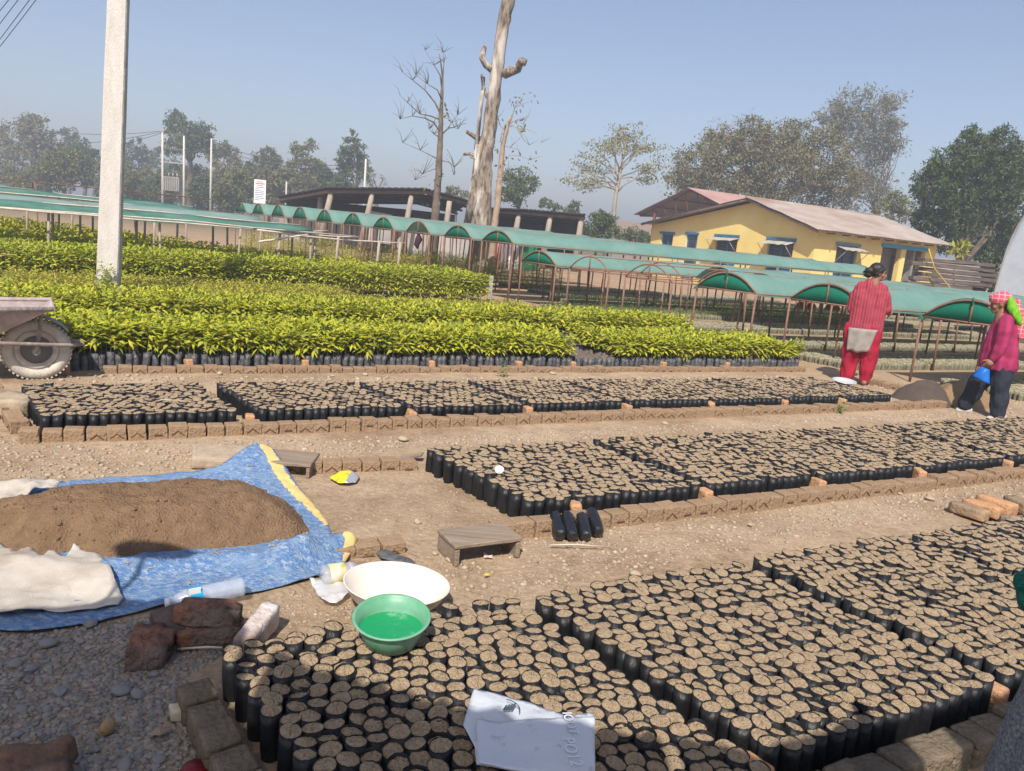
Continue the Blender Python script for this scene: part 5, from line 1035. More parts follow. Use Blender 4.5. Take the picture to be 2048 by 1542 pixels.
# ------------------------------------------------------------------ bottle, jar, clear bag, packets
M_clear = mat('clear_plastic', (.55, .60, .68), rough=.12, spec=.7, thin=.58, bump=.3, bscale=30)
def lying(axis0, axis1, prof, n, mt, name, parent):
    d = (axis1-axis0); L = d.length; q = d.to_track_quat('Z', 'Y').to_matrix(); return MB().lathe([(r, z*L) for r, z in prof], n, axis0, M=q).build(name, mt, parent)
A, B = at(487, 1172, .055), at(330, 1206, .045); bt = thing('plastic_bottle', 'empty clear water bottle with blue label lying on the tarp', 'bottle', Vector((A.x, A.y, 0)))
ribs = [(0, .0), (.034, .003), (.038, .02)]+[(.039-.003*(k % 2), .05+.045*k) for k in range(10)]+[(.038, .52), (.037, .54), (.037, .72), (.034, .76), (.022, .88), (.013, .93), (.013, .95)]
lying(A, B, ribs, 22, M_clear, 'body', bt); lying(A, B, [(.0378, .55), (.0385, .56), (.0385, .70), (.0378, .71)], 22, mat('blue_label', (.02, .33, .60), rough=.45), 'label', bt)
lying(A, B, [(0.0, .935), (.0165, .935), (.0165, .998), (.014, 1.0), (0, 1.0)], 18, M_white, 'cap', bt)
qd = (B-A).normalized(); cc = A.lerp(B, .63)+Vector((.01, -.026, .026)); m = MB(); m.box(cc, (.045, .003, .045), qd.to_track_quat('X', 'Z').to_matrix()); lb = m.build('label_patch', M_white, bt)
A, B = at(644, 1152, .05), at(702, 1142, .05); jr = thing('plastic_jar', 'clear plastic jar with yellow label lying at the tarp edge', 'jar', Vector((A.x, A.y, 0)))
lying(A, B, [(0, 0), (.040, .01), (.044, .06), (.044, .8), (.038, .88), (.036, .9)], 22, M_clear, 'body', jr); lying(A, B, [(.0445, .2), (.0452, .21), (.0452, .72), (.0445, .73)], 22, mat('jar_label', (.62, .6, .5), rough=.4, col2=(.55, .42, .04), scale=22, detail=1), 'label', jr)
lying(A, B, [(.038, .88), (.041, .9), (.041, 1.12), (.0, 1.12)], 18, M_clear, 'lid', jr)
sheet('clear_bag', [at(618, 1170), at(655, 1160), at(700, 1170), at(698, 1196), at(672, 1212), at(645, 1210), at(632, 1190)], .008, lambda x, y, d: .012+.022*max(0, fbm(x, y, 14, 3, 2))+.01*min(1, d/.03), mat('cloudy_film', (.72, .72, .74), rough=.25, spec=.6, thin=.45), label='crumpled clear plastic bag lying left of the white bowl', cat='plastic bag', seed=9)
yp = sheet('snack_packet', [at(658, 960), at(672, 952), at(690, 947), at(706, 948), at(719, 957), at(712, 968), at(695, 972), at(676, 970)], .008, lambda x, y, d: .012+.028*min(1, d/.04)+.012*fbm(x, y, 16, 2, 2), [mat('yellow_packet', (.72, .56, .02), rough=.25, spec=.6, col2=(.65, .2, .02), scale=20, thresh=(.6, .66)), mat('foil', (.75, .74, .72), rough=.22, metal=.7)], label='torn yellow snack packet lying in the bare bed', cat='packet', seed=10, mif=lambda x, y: 1 if x > at(700, 958).x else 0, thick=.002)
sheet('red_packet', [at(966, 1110), at(985, 1112), at(986, 1119), at(968, 1117)], .008, lambda x, y, d: .008+.01*fbm(x, y, 20, 2), mat('red_wrapper', (.55, .10, .10), rough=.4, col2=(.8, .75, .7), scale=40), label='small red and white wrapper under the wooden stool', cat='wrapper', seed=2)
o = MB().lathe([(.012, 0), (.02, .012), (.027, .035), (.028, .036), (.019, .011), (.01, -.002)], 12, at(998, 946, .165), M=Matrix.Rotation(.6, 3, 'X')).build('paper_scrap', M_white, origin=at(998, 946, .165)); tag(o, 'white crumpled cup scrap lying on the second open bed', 'scrap')
o = MB().box((0, 0, 0), (.16, .014, .006), jit=.002).build('wood_chip', M_bamboo); o.location = at(345, 800, .17); o.rotation_euler = (0, .02, .3); tag(o, 'pale wood splinter lying on the middle open bed', 'splinter')
# flattened black bag behind white bowl
sheet('flat_black_bag', [at(750, 1108), at(772, 1102), at(830, 1130), at(815, 1140), at(760, 1122)], .01, lambda x, y, d: .012+.012*fbm(x, y, 9, 2)+.015*min(1, d/.03), M_filmdust, label='dusty flattened black bag behind the white bowl', cat='plastic bag', seed=3)
# white printed plastic bag on the nearest bags
wp = [at(948, 1378, .165), at(1005, 1388, .17), at(1062, 1402, .17), at(1135, 1432, .175), at(1187, 1420, .18), at(1187, 1480, .17), at(1186, 1560, .17), at(1080, 1552, .165), at(953, 1532, .165), at(950, 1490, .17), at(927, 1442, .18), at(940, 1400, .17)]
M_wp = mat('white_film', (.66, .69, .74), rough=.3, spec=.45, col2=(.48, .48, .49), scale=26, trans=.15, thin=.10, thresh=(.58, .72), bump=.4, bscale=12)
wz = lambda x, y, d: .166+.012*fbm(x, y, 6, 2, 4)+.006*min(1, d/.05)
wo = sheet('plastic_bag', wp, .012, wz, M_wp, label='white printed plastic bag lying on the nearest bags', cat='plastic bag', seed=4)
fl = [at(953, 1434, .19), at(1110, 1436, .19), at(1190, 1430, .195), at(1190, 1556, .19), at(1080, 1548, .185), at(956, 1528, .185)]
sheet('folded_flap', fl, .012, lambda x, y, d: wz(x, y, .1)+.012+.006*fbm(x, y, 8, 2, 9), M_wp, parent=wo, seed=14)
def text_mesh(body, size, loc, rot, parent, mt, name='print'):
    cu = bpy.data.curves.new(name, 'FONT'); cu.body = body; cu.size = size; cu.extrude = .0006; cu.align_x = 'CENTER'; cu.align_y = 'CENTER'; o = bpy.data.objects.new(name, cu); link(o); bpy.context.view_layer.update()
    me = bpy.data.meshes.new_from_object(o.evaluated_get(bpy.context.evaluated_depsgraph_get())); bpy.data.objects.remove(o); me.materials.append(mt); o = bpy.data.objects.new(name, me); link(o, parent); o.location = Vector(loc)-(parent.location if parent else Vector()); o.rotation_euler = rot; return o
M_ink = mat('faint_ink', (.63, .655, .70), rough=.5); M_ink2 = mat('dark_ink', (.06, .08, .10), rough=.5)
q = at(1143, 1505, .20); text_mesh('PO12', .05, (q.x, q.y, wz(q.x, q.y, .1)+.021), (0, 0, math.radians(-80)), wo, M_ink)
q = at(1140, 1447, .20); text_mesh('IOOT', .04, (q.x, q.y, wz(q.x, q.y, .1)+.021), (0, 0, math.radians(-80)), wo, M_ink)
lg = MB(); q0 = at(1022, 1424, .178)
for k in range(9):
    a0_ = math.radians(-15+k*11); p0_, p1_ = q0+Vector((math.cos(a0_), math.sin(a0_), 0))*.045, q0+Vector((math.cos(a0_+.2), math.sin(a0_+.2), 0))*.045; lg.tube([p0_+Vector((-.02, 0, .010)), p1_+Vector((-.02, 0, .010))], .0018, 4)
for k in range(4): lg.box(q0+Vector((-.018+.008*k, .004+.003*k, .010)), (.005, .026+.003*k, .002), rotz(-.35))
lg.build('logo', M_ink2, wo)
# ------------------------------------------------------------------ burnt bricks and stones at lower left
def rough_brick(loc, size, rot, mt, label, cat='brick', seed=1, rough=.010, group=None, name='brick'):
    import bmesh
    bm = bmesh.new(); bmesh.ops.create_cube(bm, size=1.0); bmesh.ops.subdivide_edges(bm, edges=bm.edges[:], cuts=5, use_grid_fill=True)
    for v in bm.verts:
        p = Vector((v.co.x*size[0], v.co.y*size[1], v.co.z*size[2])); r = min(size)*.5; e = Vector([max(abs(p[i])-(size[i]/2-r*.35), 0)*(1 if p[i] > 0 else -1) for i in range(3)])
        if e.length > r*.35: p -= e.normalized()*(e.length-r*.35)
        p += p.normalized()*(fbm(p.x+seed, p.y, 14, 3, seed)*rough*1.5); p.z += fbm(p.x, p.y+seed, 9, 2, seed)*rough; v.co = p
    me = bpy.data.meshes.new(name); bm.to_mesh(me); bm.free()
    for p in me.polygons: p.use_smooth = True
    me.materials.append(mt); o = bpy.data.objects.new(name, me); link(o); o.location = loc; o.rotation_euler = rot; return tag(o, label, cat, group)
rough_brick(at(422, 1262, .04), (.22, .11, .075), (.1, .0, .38), M_burnt, 'charred red brick at the bottom of the small brick pile', seed=2)
rough_brick(at(420, 1226, .10), (.235, .10, .075), (-.1, .05, .12), M_burnt, 'charred red brick lying on top of the small brick pile', seed=3)
rough_brick(at(350, 1250, .06), (.14, .15, .05), (.25, .1, .7), mat('sooty_tile', (.16, .11, .09), rough=.9, col2=(.05, .045, .04), scale=6, bump=.5), 'sooty dark flat tile leaning in the small brick pile', 'tile', seed=4)
rough_brick(at(306, 1292, .05), (.125, .115, .09), (.2, .1, .3), M_burnt, 'rounded scorched brick lump left of the small brick pile', 'brick lump', seed=5, rough=.022, name='brick_lump')
rough_brick(at(516, 1262, .05), (.07, .24, .10), (.08, .05, -.12), mat('ashy_brick', (.40, .30, .25), rough=.9, col2=(.62, .58, .56), scale=8, bump=.6, col3=(.16, .10, .08)), 'ash-whitened brick lying endwise by the bag corner', seed=6)
rough_brick(at(62, 1540, .05), (.19, .12, .085), (.1, -.12, .35), mat('charred_block', (.22, .12, .075), rough=.85, col2=(.03, .025, .022), scale=6, bump=.8, col3=(.40, .27, .2)), 'charred broken block at the lower left corner', 'brick', seed=7, rough=.018)
LBR = 'loose bricks at the right edge'
for k, (x, y, z, s, r, lb) in enumerate([(1938, 1022, .04, (.10, .23, .075), .62, 'loose tan brick nearest the bags at the right edge'), (1965, 1017, .05, (.10, .24, .08), .6, 'loose pale brick lying second at the right edge'), (1992, 1010, .075, (.105, .24, .09), .55, 'loose brick with dark side lying third at the right edge'), (2042, 1012, .06, (.11, .23, .09), .2, 'loose reddish brick cut by the right edge'), (2040, 1050, .05, (.2, .16, .09), .4, 'broad tan clod beside the loose bricks at right')]):
    rough_brick(at(x, y, z), s, (0, .04, r), M_brickor if k in (1, 2) else M_brick, lb, 'brick', seed=20+k, group=LBR, rough=.006)
rough_brick(at(1368, 815, .0), (.3, .2, .02), (0, 0, .4), M_stonetan, 'thin flat stone lying on the path between the open beds', 'stone', seed=31, name='stone')
rough_brick(at(8, 812, .06), (.34, .3, .14), (0, 0, .4), M_stonetan, 'large tan stone cut by the left edge below the wheelbarrow', 'stone', seed=32, name='stone', rough=.02)
rough_brick(at(357, 1425, .02), (.06, .055, .045), (0, 0, .4), mat('cream_stone', (.56, .48, .34), rough=.8, var=.2, scale=20), 'round cream stone on the gravel by the bed corner', 'stone', seed=33, name='stone')
m = MB(); q = at(214, 1455, .02); m.tube([q+Vector((-.002, .03, .004)), q+Vector((0, .018, .006)), q, q+Vector((.002, -.018, .002)), q+Vector((.003, -.028, 0))], [.006, .017, .022, .017, .007], 12, wob=.04); tag(m.build('snail_shell', mat('shell', (.36, .24, .11), rough=.6, col2=(.24, .15, .07), scale=30), origin=q), 'brown snail shell lying on the shaded gravel', 'shell')
tag(MB().lathe([(0, .012), (.035, .010), (.04, 0), (0, 0)], 18, at(390, 1540, .01)).build('red_dish', mat('red_lid', (.16, .01, .015), rough=.4), origin=at(390, 1540, .01)), 'dark red dish at the bottom edge left of the bags', 'dish')
dead = mat('dead_leaf', (.30, .21, .15), rough=.8, var=.2, scale=10)
lv, lf = leaves(np.array([tuple(at(293, 1470, .02))]), np.array([[.8, .55, .1]]), np.array([[-.5, .8, .1]]), np.array([.075]), np.array([.042]), np.array([.1])); tag(link(bpy.data.objects.new('dry_leaf', npmesh('dry_leaf', lv, [lf], dead))), 'large brown dry leaf on the shaded gravel', 'leaf')
lv, lf = leaves(np.array([tuple(at(966, 1150, .01))]), np.array([[.8, .3, .15]]), np.array([[-.3, .8, .2]]), np.array([.045]), np.array([.022]), np.array([.1])); tag(link(bpy.data.objects.new('yellow_leaf', npmesh('yellow_leaf', lv, [lf], mat('yellowed', (.6, .4, .05))))), 'small yellow leaf on the dirt right of the white bowl', 'leaf')
# gravel: uncountable stones as masses, the bigger ones singly
def scatter(poly_px, n, rmin, rmax, p=2.2, z=-.004):
    P = [at(x, y) for x, y in poly_px]; xs = [q.x for q in P]; ys = [q.y for q in P]; out = []
    def ins(x, y):
        c = False
        for i in range(len(P)):
            a, b = P[i], P[i-1]
            if (a.y > y) != (b.y > y) and x < (b.x-a.x)*(y-a.y)/(b.y-a.y)+a.x: c = not c
        return c
    while len(out) < n:
        x, y = random.uniform(min(xs), max(xs)), random.uniform(min(ys), max(ys))
        if ins(x, y): out.append((x, y, hgt(x, y), rmin+(rmax-rmin)*random.random()**p))
    return out
random.seed(77)
g1 = scatter([(-40, 1255), (60, 1268), (250, 1238), (330, 1225), (470, 1260), (440, 1310), (370, 1350), (480, 1600), (-80, 1600)], 13000, .0018, .012, 2.8)
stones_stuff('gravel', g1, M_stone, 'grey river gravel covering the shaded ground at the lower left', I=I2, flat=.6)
g2 = scatter([(-100, 830), (30, 880), (90, 890), (1000, 868), (1880, 822), (2048, 830), (1700, 842), (1300, 868), (900, 895), (840, 890), (560, 935), (440, 930), (120, 960), (-100, 980)], 5200, .003, .018, 3.6)
g2 += scatter([(1050, 1072), (1200, 1040), (2100, 935), (2100, 1030), (1900, 1030), (1480, 1100), (1070, 1180), (920, 1200), (900, 1170), (880, 1130)], 5200, .0025, .016, 3.6)
g2 += scatter([(130, 748), (850, 755), (1600, 752), (1600, 760), (850, 765), (60, 764)], 900, .006, .03, 2.5)
g2 += scatter([(700, 1130), (880, 1110), (920, 1190), (900, 1215), (500, 1260), (440, 1225), (560, 1190)], 900, .0025, .010, 2.5)
g2 += scatter([(600, 960), (840, 930), (1050, 1045), (760, 1085), (690, 1070)], 500, .0025, .009, 3)
g2 += scatter([(1620, 760), (1700, 775), (1860, 800), (2048, 830), (2048, 800), (1800, 765)], 500, .006, .025, 2.5)
g2 += scatter([(1720, 1535), (2000, 1410), (2048, 1440), (2048, 1600), (1700, 1600)], 350, .003, .012, 2.5)
stones_stuff('dusty_gravel', g2, M_stonetan, 'dusty tan pebbles strewn over the bare paths between the beds', I=I1, flat=.6)
def single_stones(pts, mt, label, group, rmin, rmax, flat=.55):
    first = None; shapes = []
    for s in range(8): me = npmesh('stone', rock_np(1.0, I3[0], 700+s, flat, .17), [I3[1]], mt, smooth=True); shapes.append(me)
    for k, (x, y) in enumerate(pts):
        o = bpy.data.objects.new('stone', shapes[k % 8]) if first is None else first.copy(); o.data = shapes[k % 8]; first = first or o; COL.objects.link(o); q = at(x, y, 0); r = random.uniform(rmin, rmax); o.location = (q.x, q.y, r*.18); o.scale = (r, r, r); o.rotation_euler = (random.uniform(-.2, .2), random.uniform(-.2, .2), random.uniform(0, 6)); tag(o, label, 'stone', group)
mg = [mat('grey_cobble%d' % i, c_, rough=.8, var=.25, scale=16, bump=.3, bscale=50) for i, c_ in enumerate([(.25, .24, .235), (.22, .21, .2), (.3, .27, .24)])]
single_stones([(165, 1285), (95, 1290), (250, 1312), (60, 1340), (30, 1330), (275, 1390), (130, 1410), (45, 1420), (95, 1420), (240, 1385), (310, 1350), (320, 1395), (180, 1250), (35, 1470), (80, 1470), (190, 1500), (280, 1505), (320, 1520), (315, 1300), (120, 1385), (25, 1500), (250, 1530), (385, 1460), (30, 1560)], mg[0], 'smooth grey river stone lying in the shaded gravel', 'river stones in the shaded gravel', .012, .026)
single_stones([(780, 885), (805, 880), (835, 1045), (620, 772), (730, 750), (665, 752), (250, 760), (205, 752), (440, 748), (1105, 748), (870, 1108), (900, 1120), (1270, 960+190), (1800, 988), (1330, 848), (1700, 990), (1760, 975), (1860, 1000), (1500, 1050), (1055, 1055)], mat('tan_cobble', (.46, .37, .26), rough=.9, var=.25, scale=16, bump=.3), 'dusty tan stone lying on the bare path', 'stones on the bare paths', .015, .032)
# twigs and dry litter
lt = MB(); random.seed(8)
for x0, x1, y0, y1, n in ((1040, 1500, 1085, 1150, 45), (600, 1000, 960, 1200, 50), (720, 900, 850, 890, 40), (900, 1900, 860, 900, 40), (1800, 2000, 1480, 1540, 30), (0, 400, 1290, 1540, 40)):
    for _ in range(n):
        q = at(random.uniform(x0, x1), random.uniform(y0, y1), .008); a = random.uniform(0, 6.28); l = random.uniform(.01, .05); e = q+Vector((math.cos(a)*l, math.sin(a)*l, random.uniform(-.003, .008))); lt.tube([q, q.lerp(e, .5)+Vector((.003, .002, .003)), e], [.0013, .0012, .0008], 4)
tag(lt.build('dry_litter', mat('dry_twig', (.24, .17, .11), rough=.9, island=[(.2, .14, .09), (.34, .26, .17), (.14, .1, .07)])), 'dry twigs and straw scattered over the bare ground', 'litter', kind='stuff')
for (x, y, l) in ((355, 1318-20, .2), (1100, 1090, .28), (60, 1300, .0)):
    if l: q = at(x, y, .012); tag(MB().tube([q, q+Vector((l*.5, .01, .012)), q+Vector((l, .03, .006))], [.004, .0045, .003], 6).build('stick', M_bamboo, origin=q), 'thin pale stick on the ground near x' if False else ('short pale stick lying on the shaded gravel' if x < 500 else 'thin dry stick on the path right of the stool'), 'stick')
# little green weeds
def weed(px, z, n, h, L, m_, label, low=.05, name='weed', wide=.32):
    q = at(px[0], px[1], z); P_ = np.array([[q.x+random.uniform(-.03, .03), q.y+random.uniform(-.02, .02), z] for _ in range(n)]); lv, lf = plant_leaves(P_, np.full(n, h), 9, L, low=low, wide=wide); tag(link(bpy.data.objects.new(name, npmesh(name, lv, [lf], m_))), label, 'plant')
weed((1005, 752), 0, 3, .10, .08, M_leafsmall, 'small green weed in front of the nearest seedlings'); weed((1675, 825), 0, 3, .10, .07, M_leafsmall, 'small green weed at the brick edge of the middle bed')
q = at(128, 748); pot = thing('potted_plant', 'small dark green plant in a square orange brick pot by the wheelbarrow', 'potted plant', q); o = MB().box(q+Vector((0, 0, .045)), (.085, .085, .10), rotz(.4), jit=.004).build('pot', M_brickor, pot); bevel(o, .008, 1)
q2 = at(143, 735); lv, lf = plant_leaves(np.array([[q2.x, q2.y, .06]]*3), np.array([.09, .07, .05]), 9, .10, low=.5, wide=.3); link(bpy.data.objects.new('leaves', npmesh('leaves', lv-np.array(pot.location), [lf], M_crD)), pot)
# soil piles behind the right end of the middle bed
def pile(cx, cy, rx, ry, h, mt, label, ang=UA, seed=1):
    pts = []; c = at(cx, cy)
    for k in range(26): a = 2*PI*k/26; d_ = rotz(ang) @ Vector((math.cos(a)*rx, math.sin(a)*ry, 0)); pts.append(c+d_*(1+.08*math.sin(3*a+seed)))
    sheet('soil_pile', pts, .03, lambda x, y, d: -.01+h*(1-(1-min(1, d/min(rx, ry)))**1.7)+.02*fbm(x, y, 9, 3, seed)*min(1, d/.05), mt, label=label, cat='soil pile', thick=0, seed=seed)
pile(1850, 802, .40, .36, .27, mat('damp_soil', (.105, .08, .065), rough=.95, bump=.8, bscale=90, var=.2), 'dark grey pile of damp soil behind the end of the middle bed', seed=2)
pile(1915, 803, .52, .42, .28, mat('tan_soil', (.27, .18, .095), rough=.95, bump=.8, bscale=90, var=.2), 'tan pile of soil beside the woman with the blue bag', seed=4)
# ------------------------------------------------------------------ wheelbarrow
wc = Vector((-4.02, 6.36, .245)); wbr = thing('wheelbarrow', 'dusty steel wheelbarrow cut by the left edge beside the seedlings', 'wheelbarrow', Vector((wc.x, wc.y, 0)))
fw = Vector((.85, .53, 0)).normalized(); ax = Vector((-fw.y, fw.x, 0)); RB = Matrix((fw, ax, Vector((0, 0, 1)))).transposed()
M_tray = mat('cemented_steel', (.42, .36, .335), rough=.85, col2=(.27, .22, .21), scale=7, bump=.4, bscale=40, col3=(.5, .44, .41)); M_frame = mat('worn_frame', (.33, .28, .25), rough=.7, col2=(.16, .13, .12), scale=14)
M_tyre = mat('dusty_tyre', (.56, .51, .43), rough=.95, col2=(.36, .34, .30), scale=9, bump=.3); M_rim = mat('cemented_rim', (.58, .52, .42), rough=.9, col2=(.32, .31, .29), scale=8); M_hub = mat('blue_grey_hub', (.16, .22, .27), rough=.7, col2=(.4, .38, .34), scale=9)
Rw = RB @ Matrix.Rotation(PI/2, 3, 'X'); prof = []
for k in range(17): a = 2*PI*k/16; prof.append((.208+.050*math.cos(a), .056*math.sin(a)))
wh = MB().lathe(prof, 40, wc, M=Rw).build('wheel', M_tyre, wbr)
m = MB()
for k in range(44): a = 2*PI*k/44; q = RB @ Vector((math.cos(a)*.256, 0, math.sin(a)*.256)); m.box(wc+q, (.016, .085, .012), RB @ Matrix.Rotation(-a+PI/2, 3, 'Y'))
m.build('tread', M_tyre, wh, origin=wbr.location)
MB().lathe([(.118, .012), (.135, .03), (.163, .034), (.166, .0), (.163, -.034), (.135, -.03), (.118, -.012)], 36, wc, M=Rw).build('rim', M_rim, wh, origin=wbr.location)
MB().lathe([(.0, .006), (.12, .012), (.12, -.012), (0, -.006)], 30, wc, M=Rw).build('shade_disc', mat('rim_shade', (.14, .15, .16), rough=.8, col2=(.16, .15, .13), scale=9), wh, origin=wbr.location)  # dark plate standing for the shade seen through the open rim
MB().tube([wc-ax*.11, wc+ax*.11], [.032, .032], 12).build('hub', M_hub, wh, origin=wbr.location)
L_ = lambda x, y, z: Vector((wc.x, wc.y, 0)) + fw*x + ax*y + Vector((0, 0, z))
top = [L_(.12, -.33, .63), L_(.12, .33, .63), L_(-1.0, .36, .60), L_(-1.0, -.36, .60)]; bot = [L_(-.32, -.2, .37), L_(-.32, .2, .37), L_(-.82, .2, .36), L_(-.82, -.2, .36)]
m = MB(); m.add(top+bot, [(0, 1, 5, 4), (1, 2, 6, 5), (2, 3, 7, 6), (3, 0, 4, 7), (4, 5, 6, 7)]); o = m.build('tray', M_tray, wbr); sd = o.modifiers.new('t', 'SOLIDIFY'); sd.thickness = .006; sd.offset = 0
m = MB(); m.tube(top+[top[0]], .02, 8, smooth=True); m.build('tray_rim', M_tray, wbr)
for s in (-1, 1):
    m = MB(); m.tube([L_(.33, s*.05, .30), L_(.24, s*.14, .305), L_(0, s*.15, .315), L_(-.6, s*.22, .34), L_(-1.4, s*.3, .5)], .017, 8); m.build('handle_bar', M_frame, wbr)
    m = MB(); m.tube([L_(.05, s*.16, .60), L_(.03, s*.145, .45), L_(0.0, s*.13, .245)], .017, 6); m.build('strut', M_frame, wbr)
    m = MB(); m.tube([L_(-.75, s*.22, .36), L_(-.85, s*.26, .0)], .018, 6); m.build('leg', M_frame, wbr)
MB().tube([L_(.33, -.05, .30), L_(.345, 0, .30), L_(.33, .05, .30)], .017, 8).build('front_loop', M_frame, wbr)
vs = []
for k in range(9): a = math.radians(35+k*14); vs += [L_(math.cos(a)*.29, -.085, .245+math.sin(a)*.285), L_(math.cos(a)*.29, .085, .245+math.sin(a)*.285)]
m = MB(); m.add(vs, [(2*k, 2*k+1, 2*k+3, 2*k+2) for k in range(8)], smooth=True); o = m.build('wheel_shade_strip', M_hub, wbr); o.modifiers.new('t', 'SOLIDIFY').thickness = .005  # no real part: dark strip added for the shade above the wheel
# ------------------------------------------------------------------ people
def fuse(m, name, mats, parent=None, voxel=.008, smooth=6, loc=None, rz=0.0, disp=None):
    me = m.mesh(name, mats); o = bpy.data.objects.new('tmp', me); ts = bpy.data.scenes.new('tmp'); ts.collection.objects.link(o); r = o.modifiers.new('r', 'REMESH'); r.mode = 'VOXEL'; r.voxel_size = voxel
    s = o.modifiers.new('s', 'SMOOTH'); s.factor = .5; s.iterations = smooth; ts.view_layers[0].update(); dg = ts.view_layers[0].depsgraph
    me2 = bpy.data.meshes.new_from_object(o.evaluated_get(dg)); me2.name = name; bpy.data.objects.remove(o); bpy.data.scenes.remove(ts)
    if disp:
        nn = len(me2.vertices); co = np.empty(nn*3, np.float32); no = np.empty(nn*3, np.float32); me2.vertices.foreach_get('co', co); me2.vertices.foreach_get('normal', no); co = co.reshape(-1, 3)
        dz = np.array([disp(Vector(c)) for c in co], np.float32); me2.vertices.foreach_set('co', (co+no.reshape(-1, 3)*dz[:, None]).ravel()); me2.update()
    for p in me2.polygons: p.use_smooth = True
    if not me2.materials: me2.materials.append(mats if not isinstance(mats, list) else mats[0])
    n = bpy.data.objects.new(name, me2); link(n, parent)
    if loc is not None: n.location = loc; n.rotation_euler = (0, 0, rz)
    return n
def caps(m, pts, rad, n=12):
    pts = [Vector(p) for p in pts]; m.tube(pts, rad, n)
    m.ball(pts[0], rad[0], n, 8); m.ball(pts[-1], rad[-1], n, 8)
    for p, r in zip(pts[1:-1], rad[1:-1]): m.ball(p, r*.99, n, 8)
def hand(m, wrist, dirn, palm_n, size=.17, curl=.5):
    d = Vector(dirn).normalized(); nrm = Vector(palm_n).normalized(); s = d.cross(nrm).normalized(); nrm = s.cross(d)
    pc = Vector(wrist)+d*size*.28; m.ball(pc, size*.27, 10, 8, sc=(1, 1, 1)); caps(m, [Vector(wrist), pc], [size*.16, size*.2], 8)
    for k, (off, L) in enumerate(((-.21, .40), (-.07, .46), (.07, .43), (.2, .33))):
        b = pc + d*size*.2 + s*size*off; p1 = b + (d*math.cos(curl*.6)+nrm*math.sin(curl*.6))*size*L*.45; p2 = p1 + (d*math.cos(curl*1.6)+nrm*math.sin(curl*1.6))*size*L*.32; p3 = p2 + (d*math.cos(curl*2.4)+nrm*math.sin(curl*2.4))*size*L*.25
        caps(m, [b, p1, p2, p3], [.0105, .0098, .009, .008], 6)
    b = pc - s*size*.22 - d*size*.1; p1 = b + (-s*.7+d*.6+nrm*.3).normalized()*size*.25; caps(m, [b, p1, p1+(d*.8+nrm*.5).normalized()*size*.18], [.0125, .0105, .009], 6)
def head(m, c, face, r=.082, up=Vector((0, 0, 1))):
    """skull, jaw, nose, lips, ears; c centre, face direction"""
    f = Vector(face).normalized(); s = up.cross(f).normalized(); c = Vector(c)
    R = Matrix((f, s, up)).transposed(); m.ball(c+up*.02, r, 16, 12, sc=(1.12, .93, 1.12), R=R); m.ball(c+f*.018-up*.05, r*.72, 14, 10, sc=(1.0, .86, 1.05), R=R)
    m.ball(c+f*.062-up*.083, .024, 10, 8, sc=(1, 1.2, .9), R=R); caps(m, [c+f*.082+up*.008, c+f*.107-up*.034], [.009, .0155], 8); m.ball(c+f*.098-up*.038, .0135, 8, 6, sc=(.8, 1.6, .8), R=R)
    m.ball(c+f*.088-up*.060, .011, 8, 6, sc=(.9, 2.0, .7), R=R); m.ball(c+f*.085-up*.070, .011, 8, 6, sc=(.9, 1.8, .7), R=R); m.ball(c+f*.082+up*.026, .016, 8, 6, sc=(.7, 3.2, .6), R=R)
    for q in (-1, 1): m.ball(c+s*q*.078-f*.008-up*.008, .026, 10, 8, sc=(.75, .35, 1.15), R=R); m.ball(c+f*.055+s*q*.04-up*.028, .026, 8, 6, R=R)
    return f, s, up
def eyes(c, f, s, up, parent, closed=False):
    for q in (-1, 1):
        m = MB(); p = Vector(c)+f*.083+s*q*.033+up*.006; m.ball(p, .0115, 8, 6, sc=(.6, 1.3, .6), R=Matrix((f, s, up)).transposed()); m.build('eye', M_black, parent, origin=(0, 0, 0))
        m = MB(); m.ball(Vector(c)+f*.086+s*q*.034+up*.027, .008, 8, 5, sc=(.5, 2.8, .5), R=Matrix((f, s, up)).transposed()); m.build('eyebrow', M_black, parent, origin=(0, 0, 0))
M_skin = mat('brown_skin', (.27, .145, .085), rough=.55, spec=.35, var=.1, scale=12)
M_hair = mat('black_hair', (.012, .010, .009), rough=.45, spec=.4, bump=.6, bscale=60, stretch=(1, 1, .25))
